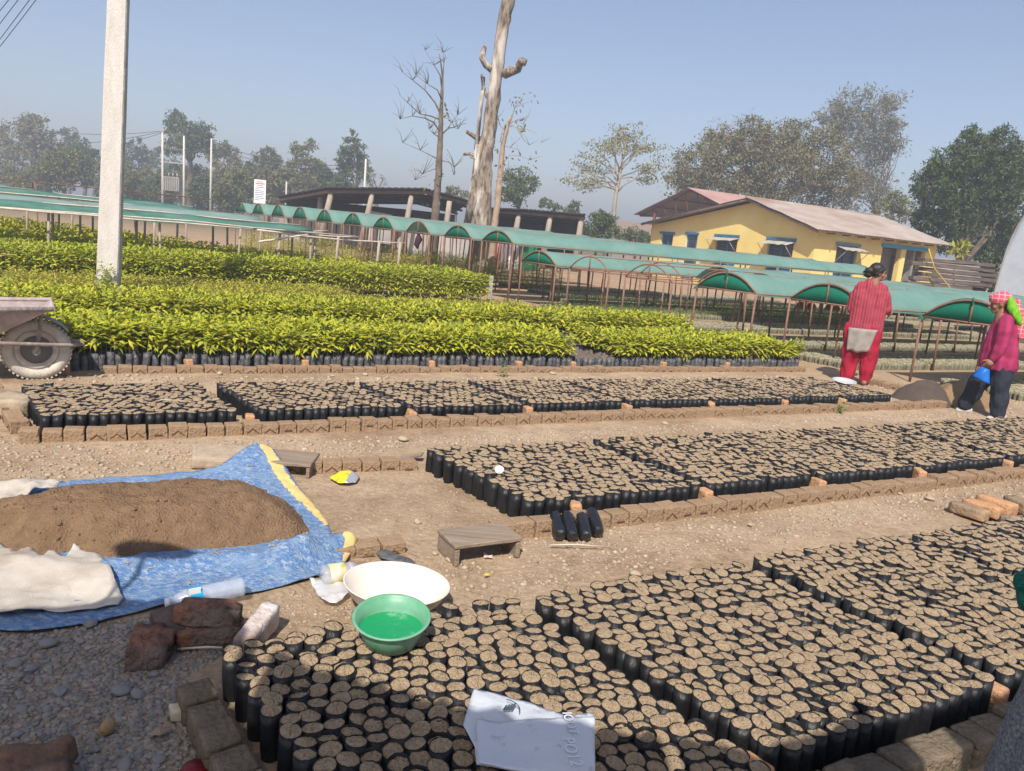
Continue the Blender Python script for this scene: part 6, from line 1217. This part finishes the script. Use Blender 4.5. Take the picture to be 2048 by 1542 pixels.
def knit(name, col, col2, sx, sz, strength=.7):
    m = mat(name, col, rough=.9, col2=col2, scale=9, spec=.15); N = m.node_tree.nodes; L = m.node_tree.links; b = N['Principled BSDF']; tc = N.new('ShaderNodeTexCoord')
    w1_ = N.new('ShaderNodeTexWave'); w1_.bands_direction = 'X'; w1_.inputs['Scale'].default_value = sx; w1_.inputs['Distortion'].default_value = .6; w2_ = N.new('ShaderNodeTexWave'); w2_.bands_direction = 'Z'; w2_.inputs['Scale'].default_value = sz
    L.new(tc.outputs['Object'], w1_.inputs[0]); L.new(tc.outputs['Object'], w2_.inputs[0]); ad = N.new('ShaderNodeMath'); ad.operation = 'MULTIPLY_ADD'; L.new(w2_.outputs['Fac'], ad.inputs[0]); ad.inputs[1].default_value = .35; L.new(w1_.outputs['Fac'], ad.inputs[2])
    bp = N.new('ShaderNodeBump'); bp.inputs['Strength'].default_value = strength; bp.inputs['Distance'].default_value = .012; L.new(ad.outputs[0], bp.inputs['Height']); L.new(bp.outputs[0], b.inputs['Normal'])
    src = b.inputs['Base Color'].links[0].from_socket; mx = N.new('ShaderNodeMix'); mx.data_type = 'RGBA'; mx.blend_type = 'MULTIPLY'; mr_ = N.new('ShaderNodeMapRange'); mr_.inputs[3].default_value = .74; mr_.inputs[4].default_value = 1.06; L.new(w1_.outputs['Fac'], mr_.inputs[0]); mx.inputs[0].default_value = .8
    L.new(src, mx.inputs[6]); L.new(mr_.outputs[0], mx.inputs[7]); L.new(mx.outputs[2], b.inputs['Base Color']); return m
def frame_of(base):
    az = math.atan2(base.x, base.y); Rm = rotz(-az); return az, Rm
def measure(base, zx, zy, dy=0.0):
    """photo measurement -> person's own frame (right, away, up)"""
    az = math.atan2(base.x, base.y); rgt = Vector((math.cos(az), -math.sin(az), 0)); fwd = Vector((math.sin(az), math.cos(az), 0)); d = Vector(ray(1550+zx/3.855, 480+zy/3.855)); D = base.dot(fwd)+dy; k = D/d.dot(fwd); p = Vector((0, 0, EYE))+d*k
    return Vector((p.dot(rgt)-base.dot(rgt), dy, p.z))
# woman seen from behind
b1 = at(1716, 768); az1, _ = frame_of(b1); Q = lambda x, y, dy=0.0: measure(b1, x, y, dy)
bm_ = MB(); hc = Q(795, 252, .02) ; F_ = Vector((.88, .30, -.05)); f_, s_, u_ = head(bm_, hc, F_)
caps(bm_, [hc-Vector((.02, .01, .08)), Q(765, 345, .0)], [.052, .058]); sL, sR = Q(640, 385), Q(842, 392); hipL, hipR = Q(600, 720), Q(745, 725)
caps(bm_, [Q(740, 370), Q(725, 480), Q(690, 640), Q(670, 740)], [.055, .065, .065, .07]); caps(bm_, [sL+Vector((.03, 0, -.01)), sR+Vector((-.03, 0, -.01))], [.038, .038])
eL, eR = Q(590, 530, .02), Q(862, 525, .03); wL, wR = eL+Vector((.10, .22, -.02)), eR+Vector((.015, .2, -.06))
caps(bm_, [sL+Vector((.03, 0, -.01)), eL, wL], [.036, .034, .028]); caps(bm_, [sR+Vector((-.03, 0, -.01)), eR, wR], [.036, .034, .028]); hand(bm_, wL, (.5, .8, 0), (0, 0, -1)); hand(bm_, wR+Vector((.02, 0, 0)), (.25, .9, -.1), (-1, 0, 0))
for (hx_, kx, ax_) in ((hipL, Q(572, 940, .02), Q(548, 1085)), (hipR, Q(720, 940, .02), Q(688, 1095))):
    ak = Vector((ax_.x, 0, .07)); caps(bm_, [hx_, kx, ak], [.085, .06, .04]); caps(bm_, [Vector((ak.x, -.045, .035)), Vector((ak.x+.01, .05, .03)), Vector((ak.x+.02, .14, .018))], [.034, .034, .026])
    for k in range(5): caps(bm_, [Vector((ak.x+.02+(k-2)*.017, .15, .016)), Vector((ak.x+.02+(k-2)*.019, .175-.006*abs(k-1), .012))], [.0095, .008], 6)
P1 = fuse(bm_, 'person', M_skin, None, .0065, 4, b1, -az1); tag(P1, 'woman in a ribbed red cardigan and red trousers seen from behind', 'person'); eyes(hc, f_, s_, u_, P1)
cd = MB(); M_card = knit('ribbed_red_wool', (.42, .07, .10), (.36, .055, .08), 8.5, 30)
caps(cd, [Q(668, 350), Q(660, 420), Q(650, 520), Q(640, 620), Q(630, 690)], [.06, .115, .115, .12, .135]); caps(cd, [Q(805, 355), Q(800, 420), Q(795, 520), Q(772, 620), Q(752, 700)], [.055, .10, .105, .115, .13]); caps(cd, [Q(735, 350), Q(725, 480), Q(705, 640), Q(695, 690)], [.085, .125, .13, .14]); caps(cd, [Q(655, 372), Q(832, 382)], [.075, .07])
caps(cd, [Q(655, 375), Q(612, 440, .0), Q(588, 528, .02), eL+Vector((.07, .16, 0)), wL], [.07, .075, .066, .055, .043]); caps(cd, [Q(832, 385), Q(856, 445), Q(864, 530, .03), eR+Vector((.012, .15, -.045)), wR], [.062, .066, .062, .052, .042])
def squash(o, k, c=0.0):
    for v in o.data.vertices: v.co.y = c+(v.co.y-c)*k if v.co.y < .13 else v.co.y-.13*(1-k)
def folds(a, fx, fz): return lambda p: a*(mnoise.noise(Vector((p.x*fx, p.y*fx, p.z*fz)))+.5*mnoise.noise(Vector((p.x*fx*2.3, p.y*fx*2, p.z*fz*2+9))))
zh = Q(690, 690).z
C1 = fuse(cd, 'cardigan', M_card, P1, .008, 10, disp=folds(.010, 7, 9)); squash(C1, .84)
for v in C1.data.vertices:
    if v.co.z < zh-.005: v.co.z = zh-.005+(v.co.z-zh)*.04
tr_ = MB(); M_red = mat('red_cotton', (.36, .018, .045), rough=.85, col2=(.29, .012, .032), scale=6, spec=.15)
caps(tr_, [Q(612, 700), Q(590, 850), Q(568, 960), Q(556, 1040), Q(548, 1082)], [.135, .125, .105, .09, .075]); caps(tr_, [Q(738, 705), Q(728, 850), Q(718, 960), Q(702, 1040), Q(690, 1092)], [.135, .12, .10, .09, .07]); caps(tr_, [Q(610, 690), Q(735, 700)], [.13, .13])
T1 = fuse(tr_, 'trousers', M_red, P1, .009, 5, disp=folds(.022, 9, 6)); squash(T1, .85)
for v in T1.data.vertices: v.co.z = max(v.co.z, .035)
kt = MB(); vs = []; nk = 14; M_kurta = mat('grey_kurta', (.31, .275, .25), rough=.9, col2=(.25, .22, .20), scale=14, spec=.1)
for i in range(9):
    f = i/8
    l, r = Q(572-18*f, 668+178*f), Q(790-72*f, 690+172*f)
    for j in range(nk+1):
        g = j/nk; p = l.lerp(r, g); vs.append(Vector((p.x, -.128-.028*math.sin(PI*g)-.016*math.sin(g*13+f*2.5)*f-.012*mnoise.noise(Vector((g*5, f*4, 2))), p.z+.012*math.sin(g*9)*f)))
kt.add(vs, [(i*(nk+1)+j, i*(nk+1)+j+1, (i+1)*(nk+1)+j+1, (i+1)*(nk+1)+j) for i in range(8) for j in range(nk)], smooth=True); K1 = kt.build('kurta', M_kurta, P1, origin=(0, 0, 0)); K1.modifiers.new('t', 'SOLIDIFY').thickness = .006
hr = MB(); R_ = Matrix((f_, s_, u_)).transposed(); hr.ball(hc-f_*.02+u_*.033, .093, 16, 12, sc=(1.08, .98, 1.06), R=R_); hr.ball(hc-f_*.07-u_*.0, .06, 12, 9, R=R_); hr.ball(Q(735, 240, -.02), .058, 12, 9); hr.ball(Q(722, 268, -.03), .045, 10, 8)
for k in range(26): a = random.uniform(-.5, .5); q0 = Q(725+random.uniform(-8, 12), 240+random.uniform(-20, 30), -.03); caps(hr, [q0, q0+Vector((-.05+random.uniform(-.03, .02), random.uniform(-.03, .03), random.uniform(-.06, .03)))], [.014, .004], 5)
for q in (-1, 1): caps(hr, [hc+f_*.055+s_*q*.055+u_*.055, hc+s_*q*.078+u_*.02, hc-f_*.04+s_*q*.07-u_*.03], [.02, .02, .022], 6)
fuse(hr, 'hair', M_hair, P1, .0055, 3)
pq = at(1690, 765, .165); pl = thing('steel_plate', 'shiny steel dish lying on the bags at the feet of the woman in red', 'plate', at(1688, 766, .15)); MB().lathe([(0, .004), (.10, .004), (.125, .03), (.142, .034), (.142, .030), (.124, .024), (.10, 0), (0, 0)], 32, pl.location, M=Matrix.Rotation(.12, 3, 'X')).build('dish', M_steel, pl)
# woman in the headscarf
b2 = at(1990, 834); az2, _ = frame_of(b2); Q = lambda x, y, dy=0.0: measure(b2, x, y, dy)
bm_ = MB(); hc = Q(1735, 492); F_ = Vector((-.95, -.12, -.22)); f_, s_, u_ = head(bm_, hc, F_, up=Vector((-.2, 0, .97)).normalized())
caps(bm_, [hc+Vector((.025, 0, -.06)), Q(1765, 590)], [.05, .06]); caps(bm_, [Q(1765, 600), Q(1755, 760), Q(1740, 960)], [.09, .12, .12])
sh = Q(1775, 640, -.12); el = Q(1750, 800, -.16); wr = Q(1684, 915, -.17); caps(bm_, [sh, el, wr], [.05, .043, .031]); hand(bm_, wr+Vector((-.012, 0, -.01)), (-.35, -.05, -.9), (-.3, .9, 0), .165, .75)
sh2, el2, wr2 = Q(1765, 640, .14), Q(1720, 790, .17), Q(1660, 880, .12); caps(bm_, [sh2, el2, wr2], [.05, .043, .031]); hand(bm_, wr2, (-.5, -.2, -.8), (.2, -.9, 0), .165, .6)
kf, af = Q(1548, 1125, .05), Q(1476, 1262, .10); kb, ab_2 = Q(1732, 1180, -.05), Q(1722, 1345, -.06)
caps(bm_, [Q(1690, 1000, .07), kf, af], [.085, .06, .04]); caps(bm_, [Q(1765, 1000, -.05), kb, ab_2], [.085, .06, .04])
ff = [Q(1492, 1312, .10), Q(1450, 1318, .09), Q(1415, 1312, .08)]; fb = [Q(1755, 1362, -.06), Q(1690, 1372, -.07), Q(1650, 1378, -.07)]
for F3 in (ff, fb): caps(bm_, F3, [.036, .036, .028])
P2_ = fuse(bm_, 'person', M_skin, None, .0065, 4, b2, -az2); tag(P2_, 'woman in a pink cardigan and checked headscarf walking left with a blue bag', 'person'); eyes(hc, f_, s_, u_, P2_)
sk = MB()
for F3 in (ff, fb): caps(sk, F3, [.044, .045, .036])
fuse(sk, 'shoes', mat('grey_shoe', (.58, .56, .56), rough=.8, col2=(.36, .36, .38), scale=8), P2_, .008, 2)
ct = MB(); M_pink = knit('pink_wool', (.36, .036, .115), (.29, .028, .09), 3, 26, .5)
caps(ct, [Q(1785, 585), Q(1790, 700), Q(1785, 850), Q(1775, 975)], [.085, .115, .125, .13]); caps(ct, [Q(1735, 600), Q(1715, 720), Q(1690, 850), Q(1668, 960)], [.06, .105, .13, .13]); caps(ct, [Q(1725, 960), Q(1725, 985)], [.17, .17])
caps(ct, [Q(1780, 625, -.10), Q(1768, 710, -.15), el, Q(1715, 865, -.17), wr], [.075, .078, .07, .058, .046]); caps(ct, [Q(1765, 630, .10), Q(1740, 710, .15), el2, wr2], [.075, .075, .066, .048])
zh = Q(1720, 995).z; C2_ = fuse(ct, 'cardigan', M_pink, P2_, .008, 10, disp=folds(.012, 7, 8))
for v in C2_.data.vertices:
    if v.co.z < zh: v.co.z = zh+(v.co.z-zh)*.05
tr_ = MB(); M_navy = mat('navy_trousers', (.018, .022, .035), rough=.85, col2=(.03, .035, .05), scale=8, spec=.15)
caps(tr_, [Q(1685, 990, .07), kf, Q(1500, 1215, .09), Q(1468, 1262, .10)], [.125, .105, .092, .088]); caps(tr_, [Q(1752, 1000, -.04), kb, Q(1728, 1270, -.06), Q(1722, 1325, -.06)], [.115, .098, .090, .090]); caps(tr_, [Q(1695, 985, .05), Q(1748, 985, -.03)], [.11, .11])
fuse(tr_, 'trousers', M_navy, P2_, .009, 5, disp=folds(.022, 9, 6))
def checked():
    m = mat('checked_cloth', (.62, .10, .15), rough=.85); N = m.node_tree.nodes; L = m.node_tree.links; bt = N.new('ShaderNodeTexBrick'); bt.offset = 0; bt.inputs['Color1'].default_value = (.60, .09, .14, 1); bt.inputs['Color2'].default_value = (.52, .07, .11, 1); bt.inputs['Mortar'].default_value = (.66, .34, .36, 1)
    bt.inputs['Scale'].default_value = 1; bt.inputs['Mortar Size'].default_value = .004; bt.inputs['Brick Width'].default_value = .055; bt.inputs['Row Height'].default_value = .045; tc = N.new('ShaderNodeTexCoord'); mp = N.new('ShaderNodeMapping'); mp.inputs['Rotation'].default_value = (math.radians(90), .2, 0); L.new(tc.outputs['Object'], mp.inputs[0]); L.new(mp.outputs[0], bt.inputs[0]); L.new(bt.outputs[0], N['Principled BSDF'].inputs['Base Color']); return m
M_chk = checked(); R_ = Matrix((f_, s_, u_)).transposed(); sc_ = MB(); sc_.ball(hc-f_*.012+u_*.055, .108, 18, 12, sc=(1.08, .98, .80), R=R_); sc_.ball(hc-f_*.085-u_*.0, .062, 12, 9)
for k in range(3): a0_ = .025*k; caps(sc_, [hc+f_*.088+u_*(.045+a0_), hc+f_*.04-s_*.088+u_*(.035+a0_), hc-f_*.06-s_*.08+u_*(.01+a0_), hc-f_*.10+u_*(-.005)], [.022, .022, .024, .03], 8)
fuse(sc_, 'headscarf', M_chk, P2_, .007, 3)
tl = MB(); caps(tl, [hc-f_*.10-u_*.0, Q(1878, 560, -.02), Q(1895, 660, -.02), Q(1898, 745, -.02)], [.045, .06, .055, .03], 10); caps(tl, [Q(1868, 470, .03), Q(1905, 580, .03), Q(1905, 720, .03)], [.03, .04, .03], 8); fuse(tl, 'scarf_tail', M_chk, P2_, .008, 4, disp=folds(.02, 14, 5))
gc = MB(); caps(gc, [Q(1815, 455, -.06), Q(1832, 520, -.075), Q(1860, 590, -.07), Q(1888, 645, -.06)], [.035, .05, .052, .03], 10); fuse(gc, 'green_cloth', mat('lime_cloth', (.16, .40, .015), rough=.8, col2=(.1, .32, .02), scale=20), P2_, .007, 3, disp=folds(.016, 16, 7))
h2 = MB(); caps(h2, [hc+f_*.03-s_*.075+u_*.01, hc-f_*.03-s_*.08-u_*.03, hc-f_*.07-s_*.05-u_*.06], [.018, .03, .03], 8); caps(h2, [hc-f_*.06-u_*.03, hc-f_*.08+s_*.04-u_*.05], [.05, .04]); fuse(h2, 'hair', M_hair, P2_, .007, 2)
bgm = MB(); tp_ = Q(1642, 975, -.19); q1, q2, q3, q4 = Q(1592, 975, -.19), Q(1655, 1000, -.19), Q(1655, 1112, -.20), Q(1515, 1048, -.18); vs = []
for sd_ in (0, 1):
    for i in range(8):
        f = i/7
        for j in range(8):
            g = j/7; p = q1.lerp(q2, g).lerp(q4.lerp(q3, g), f); bul = math.sin(PI*g)*math.sin(PI*min(1, f*1.0)*.55)*.04; vs.append(p+Vector((0, (bul if sd_ else -bul)+.006*math.sin(7*g+5*f), 0)))
fc = [(s_*64+i*8+j, s_*64+i*8+j+1, s_*64+(i+1)*8+j+1, s_*64+(i+1)*8+j) for s_ in (0, 1) for i in range(7) for j in range(7)]
vs2 = [tuple(rotz(-az2) @ p + b2) for p in vs]; bgm.add(vs2, fc, smooth=True); bo = bgm.build('blue_bag', mat('blue_plastic', (.01, .16, .60), rough=.4, spec=.4, trans=.25), origin=rotz(-az2) @ tp_ + b2); bo.modifiers.new('t', 'SOLIDIFY').thickness = .003; tag(bo, 'bright blue plastic bag hanging from the hand of the woman in pink', 'plastic bag')
q = at(1792, 650); tag(MB().ball(q+Vector((0, 2.4, .14)), .3, 12, 9, sc=(1.2, .8, .62)).build('sack', M_sack, origin=q), 'pale crumpled sack under the net tunnel beyond the red cardigan', 'sack')
# ------------------------------------------------------------------ odds and ends under the tunnels
def small_sheet(name, px, r, mt, label, cat, h=.08):
    c = at(*px); pts = [c+Vector((math.cos(2*PI*k/12)*r*random.uniform(.8, 1.2)*1.4, math.sin(2*PI*k/12)*r*random.uniform(.7, 1.1), 0)) for k in range(12)]
    sheet(name, pts, r/6, lambda x, y, d: .03+h*max(0, .4+fbm(x, y, 3.0/r*.5, 3, 3))*min(1, d/(r*.4)), mt, label=label, cat=cat, seed=4)
small_sheet('blue_sheet', (925, 553), .55, M_tarp, 'crumpled blue sheet lying at the end of the tall seedlings', 'sheet')
small_sheet('white_sheet', (768, 522), .6, M_sack, 'white sheet lying on the orange earth behind the bamboo poles', 'sheet', .05)
small_sheet('pale_cloth', (1095, 563), .5, mat('pale_yellow_cloth', (.62, .52, .30), rough=.8, col2=(.7, .66, .6), scale=4), 'pale yellow cloth on the strips below the bare arch', 'cloth')
for k, (x, y) in enumerate([(1598, 614), (1608, 612), (1619, 616), (1656, 618), (1668, 622)]):
    q = at(x, y, .12); M_ = Matrix.Rotation(1.3, 3, 'X') @ rotz(k); o = MB().lathe([(0, -.12), (.09, -.12), (.14, .13), (.155, .13), (.155, .16), (.13, .16), (.08, -.09), (0, -.09)], 16, q, M=M_).build('clay_pot', mat('terracotta%d' % k, (.36, .13, .07), rough=.85, var=.2), origin=q); tag(o, 'toppled terracotta pot under the low net tunnel left of the red cardigan', 'pot', 'toppled clay pots under the net tunnel')
# ------------------------------------------------------------------ shade house the photograph was taken from: net roof overhead, net curtain at the right edge
def up_to_roof(p, zc=2.4): return p + tosun*((zc-p.z)/tosun.z)
edge = [at(-400, 1260), at(-60, 1238), at(150, 1216), at(330, 1200), at(470, 1226), at(540, 1300, .16), at(690, 1352, .16), at(800, 1372, .16), at(930, 1408, .16), at(1060, 1445, .16), at(1250, 1462, .16), at(1400, 1478, .16), at(1520, 1496, .16), at(1700, 1462, .14), at(1850, 1424, .14), at(2000, 1376, .13), at(2300, 1270, .13)]
er_ = [up_to_roof(p) for p in edge]; shd = thing('shade_house', 'grey net shade roof on pale posts that shades the nearest ground', 'shade house', Vector((2.2, .4, 0)))
M_greynet = mat('grey_net', (.36, .37, .40), rough=.85, col2=(.13, .135, .15), scale=150, bump=.9, bscale=120, spec=.15)
M_roofnet = mat('roof_net', (.10, .11, .11), rough=.9, thin=.07)
vs = []; nb_ = 12; er2 = []
for i in range(len(er_)-1):
    for k in range(6): er2.append(er_[i].lerp(er_[i+1], k/6)+Vector((0, random.uniform(-.03, .03), 0)))
er2.append(er_[-1])
for p in er2:
    for j in range(nb_+1): f = j/nb_; vs.append((p.x+(0 if j == 0 else random.uniform(-.02, .02)), p.y-4.6*f, 2.4+.5*f+random.uniform(-.02, .02)*(j > 0)))
m = MB(); m.add(vs, [(i*(nb_+1)+j, i*(nb_+1)+j+1, (i+1)*(nb_+1)+j+1, (i+1)*(nb_+1)+j) for i in range(len(er2)-1) for j in range(nb_) if not (j == 0 and random.random() < .10)], smooth=True); m.build('roof_net', M_roofnet, shd)
bl = up_to_roof(at(300, 1088, .1)); m = MB(); m.ball(bl, .13, 12, 8, sc=(1.5, .7, .4)); m.tube([bl, Vector((bl.x, -2, 2.5))], .012, 5); m.build('heap_shadow_caster', M_greynet, shd)  # unseen bundle and pole, added only to shade a patch of the heap
for x in (-2.6, 2.9): MB().tube([Vector((x, -1.6, 0)), Vector((x, -1.6, 2.6))], .05, 8).build('post', M_bamboo, shd)
Yc = 1.30; c0 = aty(2000, 1545, Yc); kn = aty(2032, 1160, Yc-.02); rb = Vector((c0.x+.125, Yc, 0)); rn = thing('rolled_net', 'grey net rolled round a stub post and tied with teal net at the right edge', 'rolled net', rb)
ht = kn.z; zz = [0, .1, .3, .5, .7, ht-.12, ht-.02, ht+.05]; rr_ = [.15, .14, .128, .118, .108, .092, .07, .10]; m = MB(); random.seed(6)
sub = []; sr = []
for i in range(len(zz)-1):
    for k in range(6): f = k/6; sub.append(Vector((rb.x+.012*math.sin(9*(zz[i]+(zz[i+1]-zz[i])*f)), Yc, zz[i]+(zz[i+1]-zz[i])*f))); sr.append(rr_[i]+(rr_[i+1]-rr_[i])*f)
m.tube(sub, sr, 48)
for i in range(len(m.v)):
    p = Vector(m.v[i]); an = math.atan2(p.y-Yc, p.x-rb.x); k = 1+.07*math.sin(an*9+p.z*2)+.05*math.sin(an*5-p.z*5); m.v[i] = (rb.x+(p.x-rb.x)*k, Yc+(p.y-Yc)*k, p.z)
m.build('net', M_greynet, rn)
MB().tube([rb, rb+Vector((0, 0, ht+.22))], .03, 8).build('post', M_bamboo, rn)
m = MB()
for k in range(9): a_ = 2*PI*k/9; m.ball(Vector((rb.x-.015+math.cos(a_)*.075, Yc-.01+math.sin(a_)*.075, kn.z+random.uniform(-.02, .02))), random.uniform(.034, .045), 10, 8)
for k in range(4): m.ball(Vector((kn.x+.025+random.uniform(-.02, .03), Yc-.04, kn.z+random.uniform(-.03, .025))), .028, 8, 6)
o = fuse(m, 'net_tie', mat('teal_net', (.01, .13, .11), rough=.85, col2=(.02, .2, .16), scale=60, bump=.9, bscale=120), rn, .006, 2, disp=folds(.008, 40, 40)); o.location = -Vector(rn.location)
# ------------------------------------------------------------------ air
bpy.context.view_layer.update()
hz = MB().box((0, 95, 14), (460, 290, 30.2)).build('haze', []) if False else None
hm = bpy.data.materials.new('haze'); hm.use_nodes = True; N = hm.node_tree.nodes; N.remove(N['Principled BSDF']); pv = N.new('ShaderNodeVolumePrincipled'); pv.inputs['Color'].default_value = (.86, .92, 1.0, 1); pv.inputs['Density'].default_value = .0038; pv.inputs['Anisotropy'].default_value = .2
hm.node_tree.links.new(pv.outputs[0], N['Material Output'].inputs['Volume'])
hb_ = MB().box((0, 0, 0), (2100, 2040, 27)); ho = bpy.data.objects.new('haze', hb_.mesh('haze', hm)); link(ho); ho.location = (0, 480, 12.4); tag(ho, kind='stuff', label='pale haze hanging in the air over the whole nursery', cat='haze')
